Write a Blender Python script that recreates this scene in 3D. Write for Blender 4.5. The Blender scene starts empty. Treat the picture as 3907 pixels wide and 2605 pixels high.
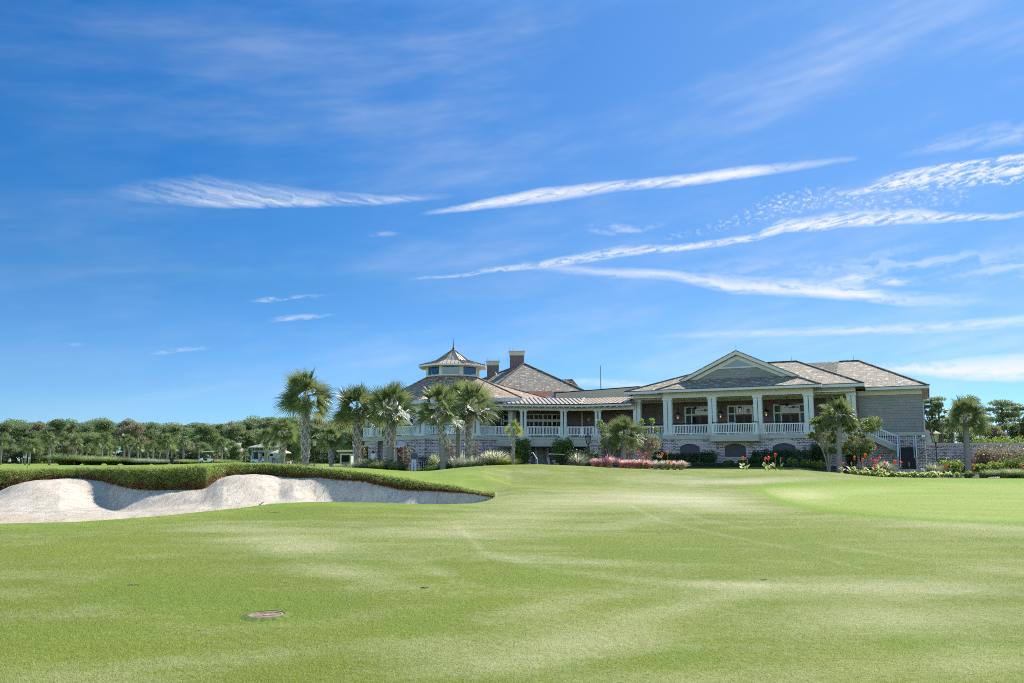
import bpy, math, random
import numpy as np
from mathutils import Vector, Matrix
random.seed(11); RNG = np.random.default_rng(5)
SC = bpy.context.scene; COL = SC.collection
R = math.radians

# ---------------------------------------------------------------- camera
F, CX, CY, CAMZ = 3100.0, 1953.5, 1302.5, 1.7
TH = math.atan((1742 - CY) / F)
CT, ST = math.cos(TH), math.sin(TH)
def ray(x, y):
    a = (x - CX) / F; b = (CY - y) / F
    return (a, CT - ST * b, ST + CT * b)
def at(x, y, Y):
    d = ray(x, y); t = Y / d[1]
    return Vector((d[0] * t, Y, CAMZ + d[2] * t))
def gx(px, Y): return (px - CX) / 3131.0 * Y          # sideways metres on the ground at distance Y
def gz(py, Y): return at(CX, py, Y).z
cam = bpy.data.cameras.new('camera'); co = bpy.data.objects.new('camera', cam); COL.objects.link(co)
cam.sensor_width = 36; cam.lens = 36 * F / 3907; cam.clip_end = 9000; cam.clip_start = 0.1
co.location = (0, 0, CAMZ); co.rotation_euler = (math.pi / 2 + TH, 0, 0)
SC.camera = co

# ---------------------------------------------------------------- object helpers
ORG = {}
def tag(o, label=None, cat=None, group=None, kind=None):
    if label: o['label'] = label
    if cat: o['category'] = cat
    if group: o['group'] = group
    if kind: o['kind'] = kind
    return o
def thing(name, label, cat, loc=(0, 0, 0), group=None, rz=0):
    o = bpy.data.objects.new(name, None); COL.objects.link(o)
    o.location = loc; o.rotation_euler = (0, 0, rz); o.empty_display_size = .2
    ORG[o] = Vector(loc) if rz == 0 else Vector((0, 0, 0))
    return tag(o, label, cat, group)
def org(parent):
    return ORG.get(parent, Vector((0, 0, 0))) if parent else Vector((0, 0, 0))
def link(name, me, parent=None):
    o = bpy.data.objects.new(name, me); COL.objects.link(o)
    if parent:
        o.parent = parent; ORG[o] = org(parent)
    return o
def copy_tree(o, parent=None):
    c = o.copy(); COL.objects.link(c)
    if parent: c.parent = parent
    for ch in list(o.children): copy_tree(ch, c)
    return c
def place(o, x, y, z, rz=0, s=1.0):
    o.location = (x, y, z); o.rotation_euler = (0, 0, rz); o.scale = (s, s, s) if not isinstance(s, tuple) else s
    return o

class Frame:
    def __init__(s, x, y, ang):
        s.o = (x, y); a = R(ang); s.e1 = (math.cos(a), math.sin(a)); s.e2 = (-math.sin(a), math.cos(a))
    def P(s, u, v, z):
        return (s.o[0] + s.e1[0] * u + s.e2[0] * v, s.o[1] + s.e1[1] * u + s.e2[1] * v, z)
    def hit(s, px, py, v=0.0):
        d = ray(px, py)
        t = (s.o[0] * s.e2[0] + s.o[1] * s.e2[1] + v) / (d[0] * s.e2[0] + d[1] * s.e2[1])
        x, y = d[0] * t - s.o[0], d[1] * t - s.o[1]
        return x * s.e1[0] + y * s.e1[1], CAMZ + d[2] * t
    def u(s, px, py=1742, v=0.0): return s.hit(px, py, v)[0]
    def z(s, px, py, v=0.0): return s.hit(px, py, v)[1]
WORLD = Frame(0, 0, 0)

class MB:
    """collects shapes in a facade frame, builds them as one mesh"""
    def __init__(s, fr=WORLD): s.v = []; s.f = []; s.fr = fr; s.st = []
    def raw(s, vs, fs):
        n = len(s.v); s.st.append((n, len(s.f))); s.v += [tuple(p) for p in vs]; s.f += [tuple(i + n for i in f) for f in fs]; return s
    def add(s, vs, fs): return s.raw([s.fr.P(*p) for p in vs], fs)
    def box(s, u0, u1, v0, v1, z0, z1):
        return s.add([(u0,v0,z0),(u1,v0,z0),(u1,v1,z0),(u0,v1,z0),(u0,v0,z1),(u1,v0,z1),(u1,v1,z1),(u0,v1,z1)],
                     [(0,3,2,1),(4,5,6,7),(0,1,5,4),(1,2,6,5),(2,3,7,6),(3,0,4,7)])
    def prism(s, poly, v0, v1):           # poly in (u,z), ccw seen from the front, extruded in depth
        n = len(poly)
        vs = [(u, v0, z) for u, z in poly] + [(u, v1, z) for u, z in poly]
        fs = [tuple(range(n)), tuple(range(2 * n - 1, n - 1, -1))]
        fs += [(i, i + n, (i + 1) % n + n, (i + 1) % n) for i in range(n)]
        return s.add(vs, fs)
    def zprism(s, poly, z0, z1):          # poly in (u,v)
        n = len(poly)
        vs = [(u, v, z0) for u, v in poly] + [(u, v, z1) for u, v in poly]
        fs = [tuple(range(n - 1, -1, -1)), tuple(range(n, 2 * n))]
        fs += [(i, (i + 1) % n, (i + 1) % n + n, i + n) for i in range(n)]
        return s.add(vs, fs)
    def face(s, *pts): return s.add(pts, [tuple(range(len(pts)))])
    def slab(s, pts, th):                 # a roof plane with thickness downwards
        n = len(pts)
        vs = list(pts) + [(p[0], p[1], p[2] - th) for p in pts]
        fs = [tuple(range(n)), tuple(range(2 * n - 1, n - 1, -1))]
        fs += [(i, i + n, (i + 1) % n + n, (i + 1) % n) for i in range(n)]
        return s.add(vs, fs)
    def tube(s, pts, rad, n=8, cap=True):
        pts = [Vector(s.fr.P(*p)) for p in pts]
        if not hasattr(rad, '__len__'): rad = [rad] * len(pts)
        vs = []; fs = []
        for i, p in enumerate(pts):
            d = (pts[min(i + 1, len(pts) - 1)] - pts[max(i - 1, 0)]).normalized()
            a = d.orthogonal().normalized() if abs(d.z) < .9 else (Vector((0, 1, 0)).cross(d)).normalized()
            b = d.cross(a)
            for k in range(n):
                t = 2 * math.pi * k / n
                vs.append(tuple(p + (a * math.cos(t) + b * math.sin(t)) * rad[i]))
        for i in range(len(pts) - 1):
            for k in range(n):
                fs.append((i * n + k, i * n + (k + 1) % n, (i + 1) * n + (k + 1) % n, (i + 1) * n + k))
        if cap:
            fs.append(tuple(range(n - 1, -1, -1))); fs.append(tuple(range((len(pts) - 1) * n, len(pts) * n)))
        return s.raw(vs, fs)
    def lathe(s, u, v, prof, n=12):       # prof [(r,z)]
        vs = []; fs = []
        for r, z in prof:
            for k in range(n):
                t = 2 * math.pi * k / n; vs.append((u + r * math.cos(t), v + r * math.sin(t), z))
        m = len(prof)
        for i in range(m - 1):
            for k in range(n): fs.append((i*n+k, i*n+(k+1)%n, (i+1)*n+(k+1)%n, (i+1)*n+k))
        fs.append(tuple(range(n - 1, -1, -1))); fs.append(tuple(range((m - 1) * n, m * n)))
        return s.add(vs, fs)
    def beam(s, a, b, w, h):              # rectangular bar between two frame points
        a = Vector(s.fr.P(*a)); b = Vector(s.fr.P(*b)); d = (b - a).normalized()
        side = d.cross(Vector((0, 0, 1)))
        side = side.normalized() if side.length > 1e-4 else Vector((1, 0, 0)); up = side.cross(d)
        vs = []
        for p in (a, b):
            for sx, sz in ((-1,-1),(1,-1),(1,1),(-1,1)): vs.append(tuple(p + side * sx * w / 2 + up * sz * h / 2))
        return s.raw(vs, [(0,3,2,1),(4,5,6,7),(0,1,5,4),(1,2,6,5),(2,3,7,6),(3,0,4,7)])
    def each(s, name, mat, parent=None, **k):      # every shape an object of its own
        ends = s.st[1:] + [(len(s.v), len(s.f))]; out = []
        for (a, b), (c, d) in zip(s.st, ends):
            q = MB(s.fr); q.v = s.v[a:c]; q.f = [tuple(i - a for i in f) for f in s.f[b:d]]; out.append(q.build(name, mat, parent, **k))
        return out
    def build(s, name, mat, parent=None, smooth=False, uv=True, bevel=0):
        o0 = org(parent)
        me = bpy.data.meshes.new(name)
        me.from_pydata([(p[0] - o0.x, p[1] - o0.y, p[2] - o0.z) for p in s.v], [], s.f)
        me.materials.append(mat); me.update()
        if smooth: me.polygons.foreach_set('use_smooth', [True] * len(me.polygons))
        if uv: planar_uv(me, o0)
        o = link(name, me, parent)
        if bevel:
            m = o.modifiers.new('bevel', 'BEVEL'); m.width = bevel; m.segments = 1; m.limit_method = 'ANGLE'
        return o
def planar_uv(me, o0=Vector((0, 0, 0))):
    lay = me.uv_layers.new(name='UVMap'); dat = lay.data
    for p in me.polygons:
        n = p.normal
        if abs(n.z) > .98: a = Vector((1, 0, 0)); b = Vector((0, 1, 0))
        else:
            a = Vector((-n.y, n.x, 0)).normalized(); b = n.cross(a)
        for li in p.loop_indices:
            c = me.vertices[me.loops[li].vertex_index].co + o0
            dat[li].uv = (c.dot(a), c.dot(b))
def fast_mesh(name, verts, faces, mat, parent=None, attrs=None, smooth=False):
    """faces: (n,k) array of one size"""
    me = bpy.data.meshes.new(name)
    verts = np.asarray(verts, dtype=np.float32); faces = np.asarray(faces, dtype=np.int32)
    k = faces.shape[1]; n = len(faces)
    me.vertices.add(len(verts)); me.vertices.foreach_set('co', verts.ravel())
    me.loops.add(n * k); me.loops.foreach_set('vertex_index', faces.ravel())
    me.polygons.add(n); me.polygons.foreach_set('loop_start', np.arange(0, n * k, k, dtype=np.int32))
    try: me.polygons.foreach_set('loop_total', np.full(n, k, dtype=np.int32))
    except Exception: pass
    if smooth: me.polygons.foreach_set('use_smooth', np.ones(n, dtype=bool))
    me.update(calc_edges=True)
    for an, vals in (attrs or {}).items():
        at_ = me.attributes.new(an, 'FLOAT', 'POINT'); at_.data.foreach_set('value', np.asarray(vals, dtype=np.float32))
    me.materials.append(mat)
    if mat2 := getattr(mat, 'none', None): pass
    return link(name, me, parent) if name else me

# ---------------------------------------------------------------- materials
class NT:
    def __init__(s, tree): s.t = tree; s.n = tree.nodes; s.l = tree.links
    def node(s, ty, **kw):
        n = s.n.new(ty)
        for k, v in kw.items():
            if k.startswith('_'): setattr(n, k[1:], v)
            else:
                inp = n.inputs[k.replace('__', ' ')] if not k.startswith('i') or not k[1:].isdigit() else n.inputs[int(k[1:])]
                s.put(inp, v)
        return n
    def put(s, inp, v):
        if hasattr(v, 'is_linked') or isinstance(v, bpy.types.NodeSocket): s.l.new(v, inp)
        elif isinstance(v, bpy.types.Node): s.l.new(v.outputs[0], inp)
        else: inp.default_value = v
    def m(s, op, *a, clamp=False):
        n = s.n.new('ShaderNodeMath'); n.operation = op; n.use_clamp = clamp
        for i, v in enumerate(a): s.put(n.inputs[i], v)
        return n.outputs[0]
    def vm(s, op, *a):
        n = s.n.new('ShaderNodeVectorMath'); n.operation = op
        for i, v in enumerate(a): s.put(n.inputs[i], v)
        return n.outputs[0]
    def mix(s, f, a, b, mode='MIX'):
        n = s.n.new('ShaderNodeMix'); n.data_type = 'RGBA'; n.blend_type = mode; n.clamp_factor = True
        s.put(n.inputs[0], f)
        for i, v in ((6, a), (7, b)):
            if isinstance(v, (tuple, list)) and len(v) == 3: v = (*v, 1)
            s.put(n.inputs[i], v)
        return n.outputs[2]
    def noise(s, vec, scale, detail=3, rough=.55, dist=0, dims='3D'):
        n = s.n.new('ShaderNodeTexNoise'); n.noise_dimensions = dims
        if vec is not None: s.l.new(vec, n.inputs['Vector'])
        n.inputs['Scale'].default_value = scale; n.inputs['Detail'].default_value = detail
        n.inputs['Roughness'].default_value = rough; n.inputs['Distortion'].default_value = dist
        return n.outputs[0]
    def ramp(s, f, stops, interp='LINEAR'):
        n = s.n.new('ShaderNodeValToRGB'); cr = n.color_ramp; cr.interpolation = interp
        for i, (p, c) in enumerate(stops):
            e = cr.elements[i] if i < 2 else cr.elements.new(p)
            e.position = p; e.color = (*c, 1) if len(c) == 3 else c
        s.put(n.inputs[0], f); return n
    def step(s, v, a, b):                # smoothstep a..b
        n = s.n.new('ShaderNodeMapRange'); n.interpolation_type = 'SMOOTHSTEP'
        s.put(n.inputs[0], v); n.inputs[1].default_value = a; n.inputs[2].default_value = b; return n.outputs[0]
    def lin(s, v, a, b, c=0, d=1):
        n = s.n.new('ShaderNodeMapRange'); s.put(n.inputs[0], v)
        for i, q in enumerate((a, b, c, d)): n.inputs[i + 1].default_value = q
        return n.outputs[0]
    def attr(s, name):
        n = s.n.new('ShaderNodeAttribute'); n.attribute_name = name; return n.outputs['Fac']
    def pos(s): return s.n.new('ShaderNodeNewGeometry').outputs['Position']
    def obj(s): return s.n.new('ShaderNodeTexCoord').outputs['Object']
    def uv(s): return s.n.new('ShaderNodeTexCoord').outputs['UV']
    def map(s, vec, sc=(1,1,1), rot=(0,0,0), loc=(0,0,0)):
        n = s.n.new('ShaderNodeMapping'); s.l.new(vec, n.inputs[0])
        n.inputs[1].default_value = loc; n.inputs[2].default_value = rot; n.inputs[3].default_value = sc
        return n.outputs[0]
    def bump(s, h, strength=.3, dist=.02):
        n = s.n.new('ShaderNodeBump'); s.put(n.inputs['Height'], h)
        n.inputs['Strength'].default_value = strength; n.inputs['Distance'].default_value = dist; return n.outputs[0]
def newmat(name):
    m = bpy.data.materials.new(name); m.use_nodes = True; t = NT(m.node_tree)
    b = m.node_tree.nodes['Principled BSDF']; return m, t, b
MATS = {}
def plain(name, col, rough=.6, var=.12, scale=3.0, metal=0, spec=.4, bump=.1):
    if name in MATS: return MATS[name]
    m, t, b = newmat(name)
    p = t.pos(); n = t.noise(p, scale, 4); n2 = t.noise(p, scale * 14, 2)
    f = t.m('ADD', t.m('MULTIPLY', n, .7), t.m('MULTIPLY', n2, .3))
    c = t.mix(t.lin(f, .3, .7), tuple(x * (1 - var) for x in col), tuple(min(1, x * (1 + var)) for x in col))
    t.put(b.inputs['Base Color'], c); b.inputs['Roughness'].default_value = rough
    b.inputs['Metallic'].default_value = metal; b.inputs['Specular IOR Level'].default_value = spec
    if bump: t.put(b.inputs['Normal'], t.bump(n2, bump, .01))
    MATS[name] = m; return m
def mat_brick(name='brick', warm=0.0):
    m, t, b = newmat(name); uv = t.uv()
    br = t.n.new('ShaderNodeTexBrick'); t.l.new(uv, br.inputs[0])
    br.inputs['Scale'].default_value = 1; br.inputs['Brick Width'].default_value = .34; br.inputs['Row Height'].default_value = .135
    br.inputs['Mortar Size'].default_value = .024; br.inputs['Mortar Smooth'].default_value = .3; br.inputs['Bias'].default_value = -.1
    br.inputs['Color1'].default_value = (.16, .10, .105, 1); br.inputs['Color2'].default_value = (.46, .38, .38, 1)
    br.inputs['Mortar'].default_value = (.78, .75, .73, 1)
    n = t.noise(t.map(uv, (2.2, 6, 1)), 1, 4, .7); n2 = t.noise(uv, .7, 4)
    c = t.mix(t.step(n, .5, .68), br.outputs[0], (.07, .05, .065))
    c = t.mix(t.m('MULTIPLY', t.step(n2, .45, .7), .45), c, (.62, .58, .57))
    t.put(b.inputs['Base Color'], c); b.inputs['Roughness'].default_value = .9
    t.put(b.inputs['Normal'], t.bump(br.outputs[1], -.6, .02)); return m
def mat_shingle(name, c1, c2, c3, w=.30, h=.24, mo=.25, dk=.8):
    m, t, b = newmat(name); uv = t.uv()
    br = t.n.new('ShaderNodeTexBrick'); t.l.new(uv, br.inputs[0]); br.offset = .37
    br.inputs['Scale'].default_value = 1; br.inputs['Brick Width'].default_value = w; br.inputs['Row Height'].default_value = h
    br.inputs['Mortar Size'].default_value = .03; br.inputs['Mortar Smooth'].default_value = .2
    br.inputs['Color1'].default_value = (*c1, 1); br.inputs['Color2'].default_value = (*c2, 1)
    br.inputs['Mortar'].default_value = tuple(x * mo for x in c1) + (1,)
    n = t.noise(t.map(uv, (1.9, 3.1, 1)), 1, 2, .5); n3 = t.noise(uv, .35, 4)
    c = t.mix(t.step(n, .56, .66), br.outputs[0], c3)
    c = t.mix(t.m('MULTIPLY', t.step(t.noise(t.map(uv, (1.7, 3.0, 1), loc=(9, 4, 0)), 1, 2), .55, .7), dk), c, tuple(x * .38 for x in c1))
    c = t.mix(t.lin(n3, .35, .7), c, t.mix(.5, c, tuple(x * .75 for x in c2)))
    t.put(b.inputs['Base Color'], c); b.inputs['Roughness'].default_value = .9
    saw = t.m('FRACT', t.m('DIVIDE', t.n.new('ShaderNodeSeparateXYZ').outputs[1], h))
    sep = [x for x in t.n if x.type == 'SEPXYZ'][0]; t.l.new(uv, sep.inputs[0])
    t.put(b.inputs['Normal'], t.bump(t.m('ADD', t.m('MULTIPLY', saw, -1.0), t.m('MULTIPLY', n, .8)), .8, .04)); return m
def mat_leaf(name, cols, trans=.35, rough=.5, gloss=.3, scale=.35):
    """cols: dark, mid, light; per-leaf value 'rnd' and a slow noise pick between them"""
    m = bpy.data.materials.new(name); m.use_nodes = True; t = NT(m.node_tree); b = m.node_tree.nodes['Principled BSDF']
    out = m.node_tree.nodes['Material Output']
    f = t.m('ADD', t.m('MULTIPLY', t.attr('rnd'), .65), t.m('MULTIPLY', t.noise(t.pos(), scale, 3), .5))
    c = t.ramp(f, [(.1, cols[0]), (.5, cols[1]), (.95, cols[2])]).outputs[0]
    t.put(b.inputs['Base Color'], c); b.inputs['Roughness'].default_value = rough; b.inputs['Specular IOR Level'].default_value = gloss
    tr = t.node('ShaderNodeBsdfTranslucent'); t.put(tr.inputs[0], t.mix(.5, c, tuple(min(1, x * 1.6) for x in cols[2])))
    mx = t.n.new('ShaderNodeMixShader'); mx.inputs[0].default_value = trans
    t.l.new(b.outputs[0], mx.inputs[1]); t.l.new(tr.outputs[0], mx.inputs[2]); t.l.new(mx.outputs[0], out.inputs[0]); return m
def mat_glass(name, col=(.012, .016, .018), rough=.03, sp=.07):
    m, t, b = newmat(name); b.inputs['Base Color'].default_value = (*col, 1); b.inputs['Roughness'].default_value = rough
    b.inputs['Specular IOR Level'].default_value = sp
    t.put(b.inputs['Normal'], t.bump(t.noise(t.pos(), .8, 2), .03, .05)); return m
def mat_clear(name, tint=(.7, .85, .9), fac=.25):
    m, t, b = newmat(name); out = m.node_tree.nodes['Material Output']
    g = t.node('ShaderNodeBsdfGlossy', Roughness=.02); tr = t.node('ShaderNodeBsdfTransparent'); tr.inputs[0].default_value = (*tint, 1)
    mx = t.n.new('ShaderNodeMixShader'); mx.inputs[0].default_value = fac
    t.l.new(tr.outputs[0], mx.inputs[1]); t.l.new(g.outputs[0], mx.inputs[2]); t.l.new(mx.outputs[0], out.inputs[0]); return m
def mat_emit(name, col, s):
    m, t, b = newmat(name); b.inputs['Base Color'].default_value = (*col, 1)
    b.inputs['Emission Color'].default_value = (*col, 1); b.inputs['Emission Strength'].default_value = s; return m
M = {}
M['brick'] = mat_brick()
M['shingle'] = mat_shingle('cedar_roof', (.25, .20, .135), (.47, .39, .28), (.72, .64, .50))
M['shingle_old'] = mat_shingle('cedar_roof_old', (.17, .14, .11), (.34, .285, .22), (.62, .56, .46), .34, .24)
M['shingle_rust'] = mat_shingle('cedar_roof_rust', (.30, .16, .09), (.54, .40, .28), (.66, .60, .54), .34, .24)
M['siding'] = mat_shingle('grey_siding', (.285, .28, .26), (.305, .30, .28), (.33, .325, .305), .3, .22, .86, .1)
M['cream'] = plain('cream_trim', (.64, .64, .58), .6, .05)
M['white'] = plain('white_paint', (.80, .81, .80), .5, .03)
M['column'] = plain('column_paint', (.66, .70, .66), .55, .04)
M['fascia'] = plain('fascia_paint', (.62, .65, .66), .5, .04)
M['stone'] = plain('cast_stone', (.50, .50, .42), .8, .10, 1.5)
M['beige'] = plain('beige_stucco', (.60, .52, .40), .85, .05)
M['soffit'] = plain('soffit', (.66, .62, .53), .7, .04)
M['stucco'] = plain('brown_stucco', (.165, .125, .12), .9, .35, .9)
M['metal'] = plain('tan_metal', (.68, .54, .38), .42, .05, 1.2, .35)
M['metal_seam'] = plain('seam_metal', (.20, .16, .12), .5, .05, 1.2, .2)
M['black'] = plain('black_metal', (.018, .018, .02), .45, .1, 4, .2)
M['dark'] = plain('shade_black', (.012, .012, .014), .9, .1)
M['panel'] = plain('grey_panel', (.085, .085, .095), .7, .08)
M['bluegrey'] = plain('louver_blue', (.30, .36, .42), .6, .05)
M['door'] = plain('door_paint', (.42, .43, .40), .6, .06)
M['glass'] = mat_glass('window_glass'); M['clear'] = mat_clear('clear_glass'); M['teal'] = mat_glass('teal_glass', (.05, .09, .09), .06)
M['redroom'] = plain('red_interior', (.12, .022, .015), .7, .4, 3)
M['flame'] = mat_emit('lamp_flame', (1, .5, .18), 1.6)
M['frost'] = plain('lantern_glass', (.62, .64, .60), .3, .05)
# ---------------------------------------------------------------- light and sky
SUN_AZ, SUN_EL = R(38), R(41)
sd = Vector((math.sin(SUN_AZ) * math.cos(SUN_EL), math.cos(SUN_AZ) * math.cos(SUN_EL), math.sin(SUN_EL)))
sl = bpy.data.lights.new('sun', 'SUN'); sl.energy = 5.0; sl.angle = R(.5); sl.color = (1, .955, .87)
so = bpy.data.objects.new('sun', sl); COL.objects.link(so); so.rotation_euler = sd.to_track_quat('Z', 'Y').to_euler(); so.location = (40, 60, 60)
W = bpy.data.worlds.new('World'); SC.world = W; W.use_nodes = True
t = NT(W.node_tree); bg = W.node_tree.nodes['Background']
sky = t.n.new('ShaderNodeTexSky'); sky.sky_type = 'NISHITA'; sky.sun_disc = False
sky.sun_elevation = SUN_EL; sky.sun_rotation = SUN_AZ
sky.air_density = 1.0; sky.dust_density = .1; sky.ozone_density = 3.0; sky.altitude = 0
def azel(x, y):
    d = ray(x, y); return math.atan2(d[0], d[1]), math.asin(d[2] / math.sqrt(d[0]**2 + d[1]**2 + d[2]**2))
S = 3907 / 2352

# cirrus: a thin high sheet of cloud (a patch of a far sphere), its density worked out point by point
_P = np.arange(512); RNG.shuffle(_P); _P = np.concatenate([_P, _P]); _GA = RNG.uniform(0, 2 * np.pi, 512)
def perlin(x, y):
    xi = np.floor(x).astype(int); yi = np.floor(y).astype(int); xf = x - xi; yf = y - yi
    u = xf * xf * xf * (xf * (xf * 6 - 15) + 10); v = yf * yf * yf * (yf * (yf * 6 - 15) + 10)
    def g(ix, iy, dx, dy):
        h = _GA[_P[(_P[ix & 511] + iy) & 511]]; return np.cos(h) * dx + np.sin(h) * dy
    a = g(xi, yi, xf, yf); b = g(xi + 1, yi, xf - 1, yf); c = g(xi, yi + 1, xf, yf - 1); d = g(xi + 1, yi + 1, xf - 1, yf - 1)
    return (a * (1 - u) + b * u) * (1 - v) + (c * (1 - u) + d * u) * v
def fbm(x, y, oct=4, rough=.55):
    s_ = 0; am = 1; tot = 0
    for i in range(oct):
        s_ = s_ + perlin(x * 2 ** i + i * 17.3, y * 2 ** i + i * 9.1) * am; tot += am; am *= rough
    return .5 + .9 * s_ / tot
def sstep(x, a, b):
    q = np.clip((x - a) / (b - a), 0, 1); return q * q * (3 - 2 * q)
SKX = np.linspace(-140, 4047, 1120); SKY_ = np.linspace(-60, 1745, 500)
SX, SY = np.meshgrid(SKX, SKY_)
_a = (SX - CX) / F; _b = (CY - SY) / F
DX, DY, DZ = _a, CT - ST * _b, ST + CT * _b
_l = np.sqrt(DX ** 2 + DY ** 2 + DZ ** 2); DX, DY, DZ = DX / _l, DY / _l, DZ / _l
AZg = np.arctan2(DX, DY); ELg = np.arcsin(DZ)
WRg = fbm(AZg * 9, ELg * 9, 4) - .5
clear = np.ones_like(AZg)
def cloud(pts, warpamt=.010, fib=(60, 380), rot=0, thr=(.30, .75), seed=0, soft=1.0, amt=1.0):
    global clear
    q = np.array([(*azel(x * S, y * S), up * S / F * .93, dn * S / F * .93, de) for x, y, up, dn, de in pts])
    sel = (AZg > q[0, 0]) & (AZg < q[-1, 0]); az = AZg[sel]; el = ELg[sel]
    f = lambda k: np.interp(az, q[:, 0], q[:, k])
    d = el + WRg[sel] * warpamt - f(1)
    m = np.clip(1 - np.maximum(d, 0) / f(2) - np.maximum(-d, 0) / f(3), 0, 1) ** soft * f(4)
    e = np.minimum(sstep(az, q[0, 0], q[0, 0] + .02), 1 - sstep(az, q[-1, 0] - .02, q[-1, 0])); m = m * e
    ok = m > .002; az2, el2 = az[ok], el[ok]
    c, s_ = math.cos(rot), math.sin(rot)
    X_, Y_ = az2 * c + el2 * s_, -az2 * s_ + el2 * c
    w2 = (fbm(X_ * 40 + seed, Y_ * 40, 3) - .5) * 1.2
    fb = fbm(X_ * fib[0] + seed + w2, Y_ * fib[1] + seed * 3 + w2, 5, .62)
    m2 = np.zeros_like(m); m2[ok] = m[ok] * sstep(fb, *thr) * amt
    full = np.zeros_like(AZg); full[sel] = m2; clear = clear * (1 - np.clip(full, 0, 1))
# left wing
cloud([(220,438,10,8,0),(330,452,40,14,.28),(460,462,62,14,.62),(620,468,48,10,.78),(760,463,26,12,.8),(900,458,14,10,.62),(1060,448,8,6,0)], .005, (14, 200), -.16, (.1,.8), 1, .8)
# centre streak
cloud([(950,492,3,4,0),(1080,474,12,10,.8),(1240,446,18,22,.9),(1420,424,12,16,.7),(1560,414,14,16,.9),(1720,396,16,14,1),(1790,386,14,12,.45),(1960,364,7,6,.2),(1990,362,4,4,0)], .004, (16, 200), .19, (.08,.6), 5, .7, 1.2)
# long broken streak
cloud([(930,643,3,3,.1),(1080,630,6,4,.5),(1240,606,12,9,.7),(1440,582,20,10,.7),(1560,570,10,8,.8),(1740,541,10,8,.8),(1800,524,24,10,.95),(1960,508,26,14,1),(2120,500,20,14,.9),(2240,496,10,9,.7),(2420,488,6,5,.4)], .009, (45, 300), .14, (.25,.62), 9, .7, 1.2)
# altocumulus rows
cloud([(1880,446,6,5,0),(1960,443,8,7,.6),(2060,420,16,14,1),(2200,400,18,12,1),(2360,384,18,12,1),(2480,372,14,12,.8)], .010, (70, 380), .14, (.34,.64), 13, .6, 1.25)
cloud([(1980,422,4,4,.0),(2060,402,7,7,.8),(2200,378,9,8,.9),(2360,358,8,7,.9),(2480,345,8,8,.8)], .006, (60, 360), .14, (.3,.62), 17, .6, 1.2)
cloud([(1500,552,10,8,.2),(1640,524,16,10,.35),(1800,470,34,30,.6),(1900,452,28,26,.6),(2060,470,28,22,.4),(2200,445,26,26,.35),(2260,440,6,6,0)], .012, (150, 330), .15, (.52,.70), 21, .6, 1.2)
cloud([(2000,432,10,8,.3),(2120,430,12,12,.7),(2250,412,14,10,.8),(2400,404,16,12,.9)], .010, (110, 420), .12, (.46,.64), 23, .6, 1.1)
# lower wing
cloud([(1180,600,10,16,.1),(1360,622,14,14,.45),(1560,634,14,16,.65),(1680,662,32,16,.8),(1800,666,30,18,.85),(1960,672,36,16,.95),(2060,688,24,14,.6),(2250,690,18,14,.15),(2352,695,10,10,0)], .008, (18, 150), -.12, (.05,.66), 27, .8, 1.15)
cloud([(1880,650,4,5,0),(1960,636,14,12,.9),(2050,643,12,12,.9),(2140,652,5,5,0)], .008, (30, 190), .1, (.2,.7), 31, .7)
# small ones
cloud([(1310,520,6,6,0),(1400,526,18,20,.5),(1460,530,14,14,.45),(1550,505,5,5,0)], .012, (30, 120), 0, (.3,.75), 33, .8)
cloud([(555,693,3,3,0),(620,688,9,6,.6),(700,682,5,4,.3),(790,676,3,3,0)], .006, (40, 260), .1, (.35,.7), 35, .7)
cloud([(600,742,3,3,.1),(640,734,10,5,.6),(700,730,9,6,.7),(790,720,3,3,0)], .004, (40, 260), .1, (.3,.7), 37, .7)
cloud([(310,820,3,3,0),(400,806,8,6,.4),(470,800,5,4,.3),(500,798,3,3,0)], .004, (40, 200), .1, (.3,.7), 39, .7)
cloud([(820,538,5,5,0),(880,536,10,8,.28),(940,538,5,5,0)], .006, (30, 200), 0, (.3,.7), 41, .8)
cloud([(130,792,3,3,0),(175,791,5,4,.3),(215,791,3,3,0)], .003, (40, 260), 0, (.3,.7), 43, .8)
# bands towards the horizon
cloud([(1460,772,6,6,0),(1700,768,12,9,.5),(2050,756,16,12,.75),(2360,738,14,14,.7),(2600,730,12,12,.4)], .004, (14, 150), .06, (.1,.8), 45, .8)
cloud([(1960,846,8,6,0),(2080,848,16,14,.8),(2250,850,36,22,1),(2420,850,36,24,1),(2700,850,20,20,.5)], .012, (14, 90), 0, (.05,.6), 47, .6, 1.1)
cloud([(1230,880,6,6,0),(1350,878,12,12,.55),(1500,886,12,12,.5),(1620,890,6,6,0)], .006, (14, 90), 0, (.1,.7), 49, .8)
cloud([(1300,640,30,30,.0),(1700,625,50,30,.22),(2100,600,40,60,.42),(2360,605,50,60,.5),(2700,600,40,40,.3)], .02, (8, 90), .08, (.3,.75), 51, 1)
cloud([(2040,360,10,10,0),(2160,340,26,16,.3),(2300,316,36,24,.4),(2440,296,36,26,.35)], .014, (20, 110), .12, (.25,.75), 53, .9)
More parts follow.
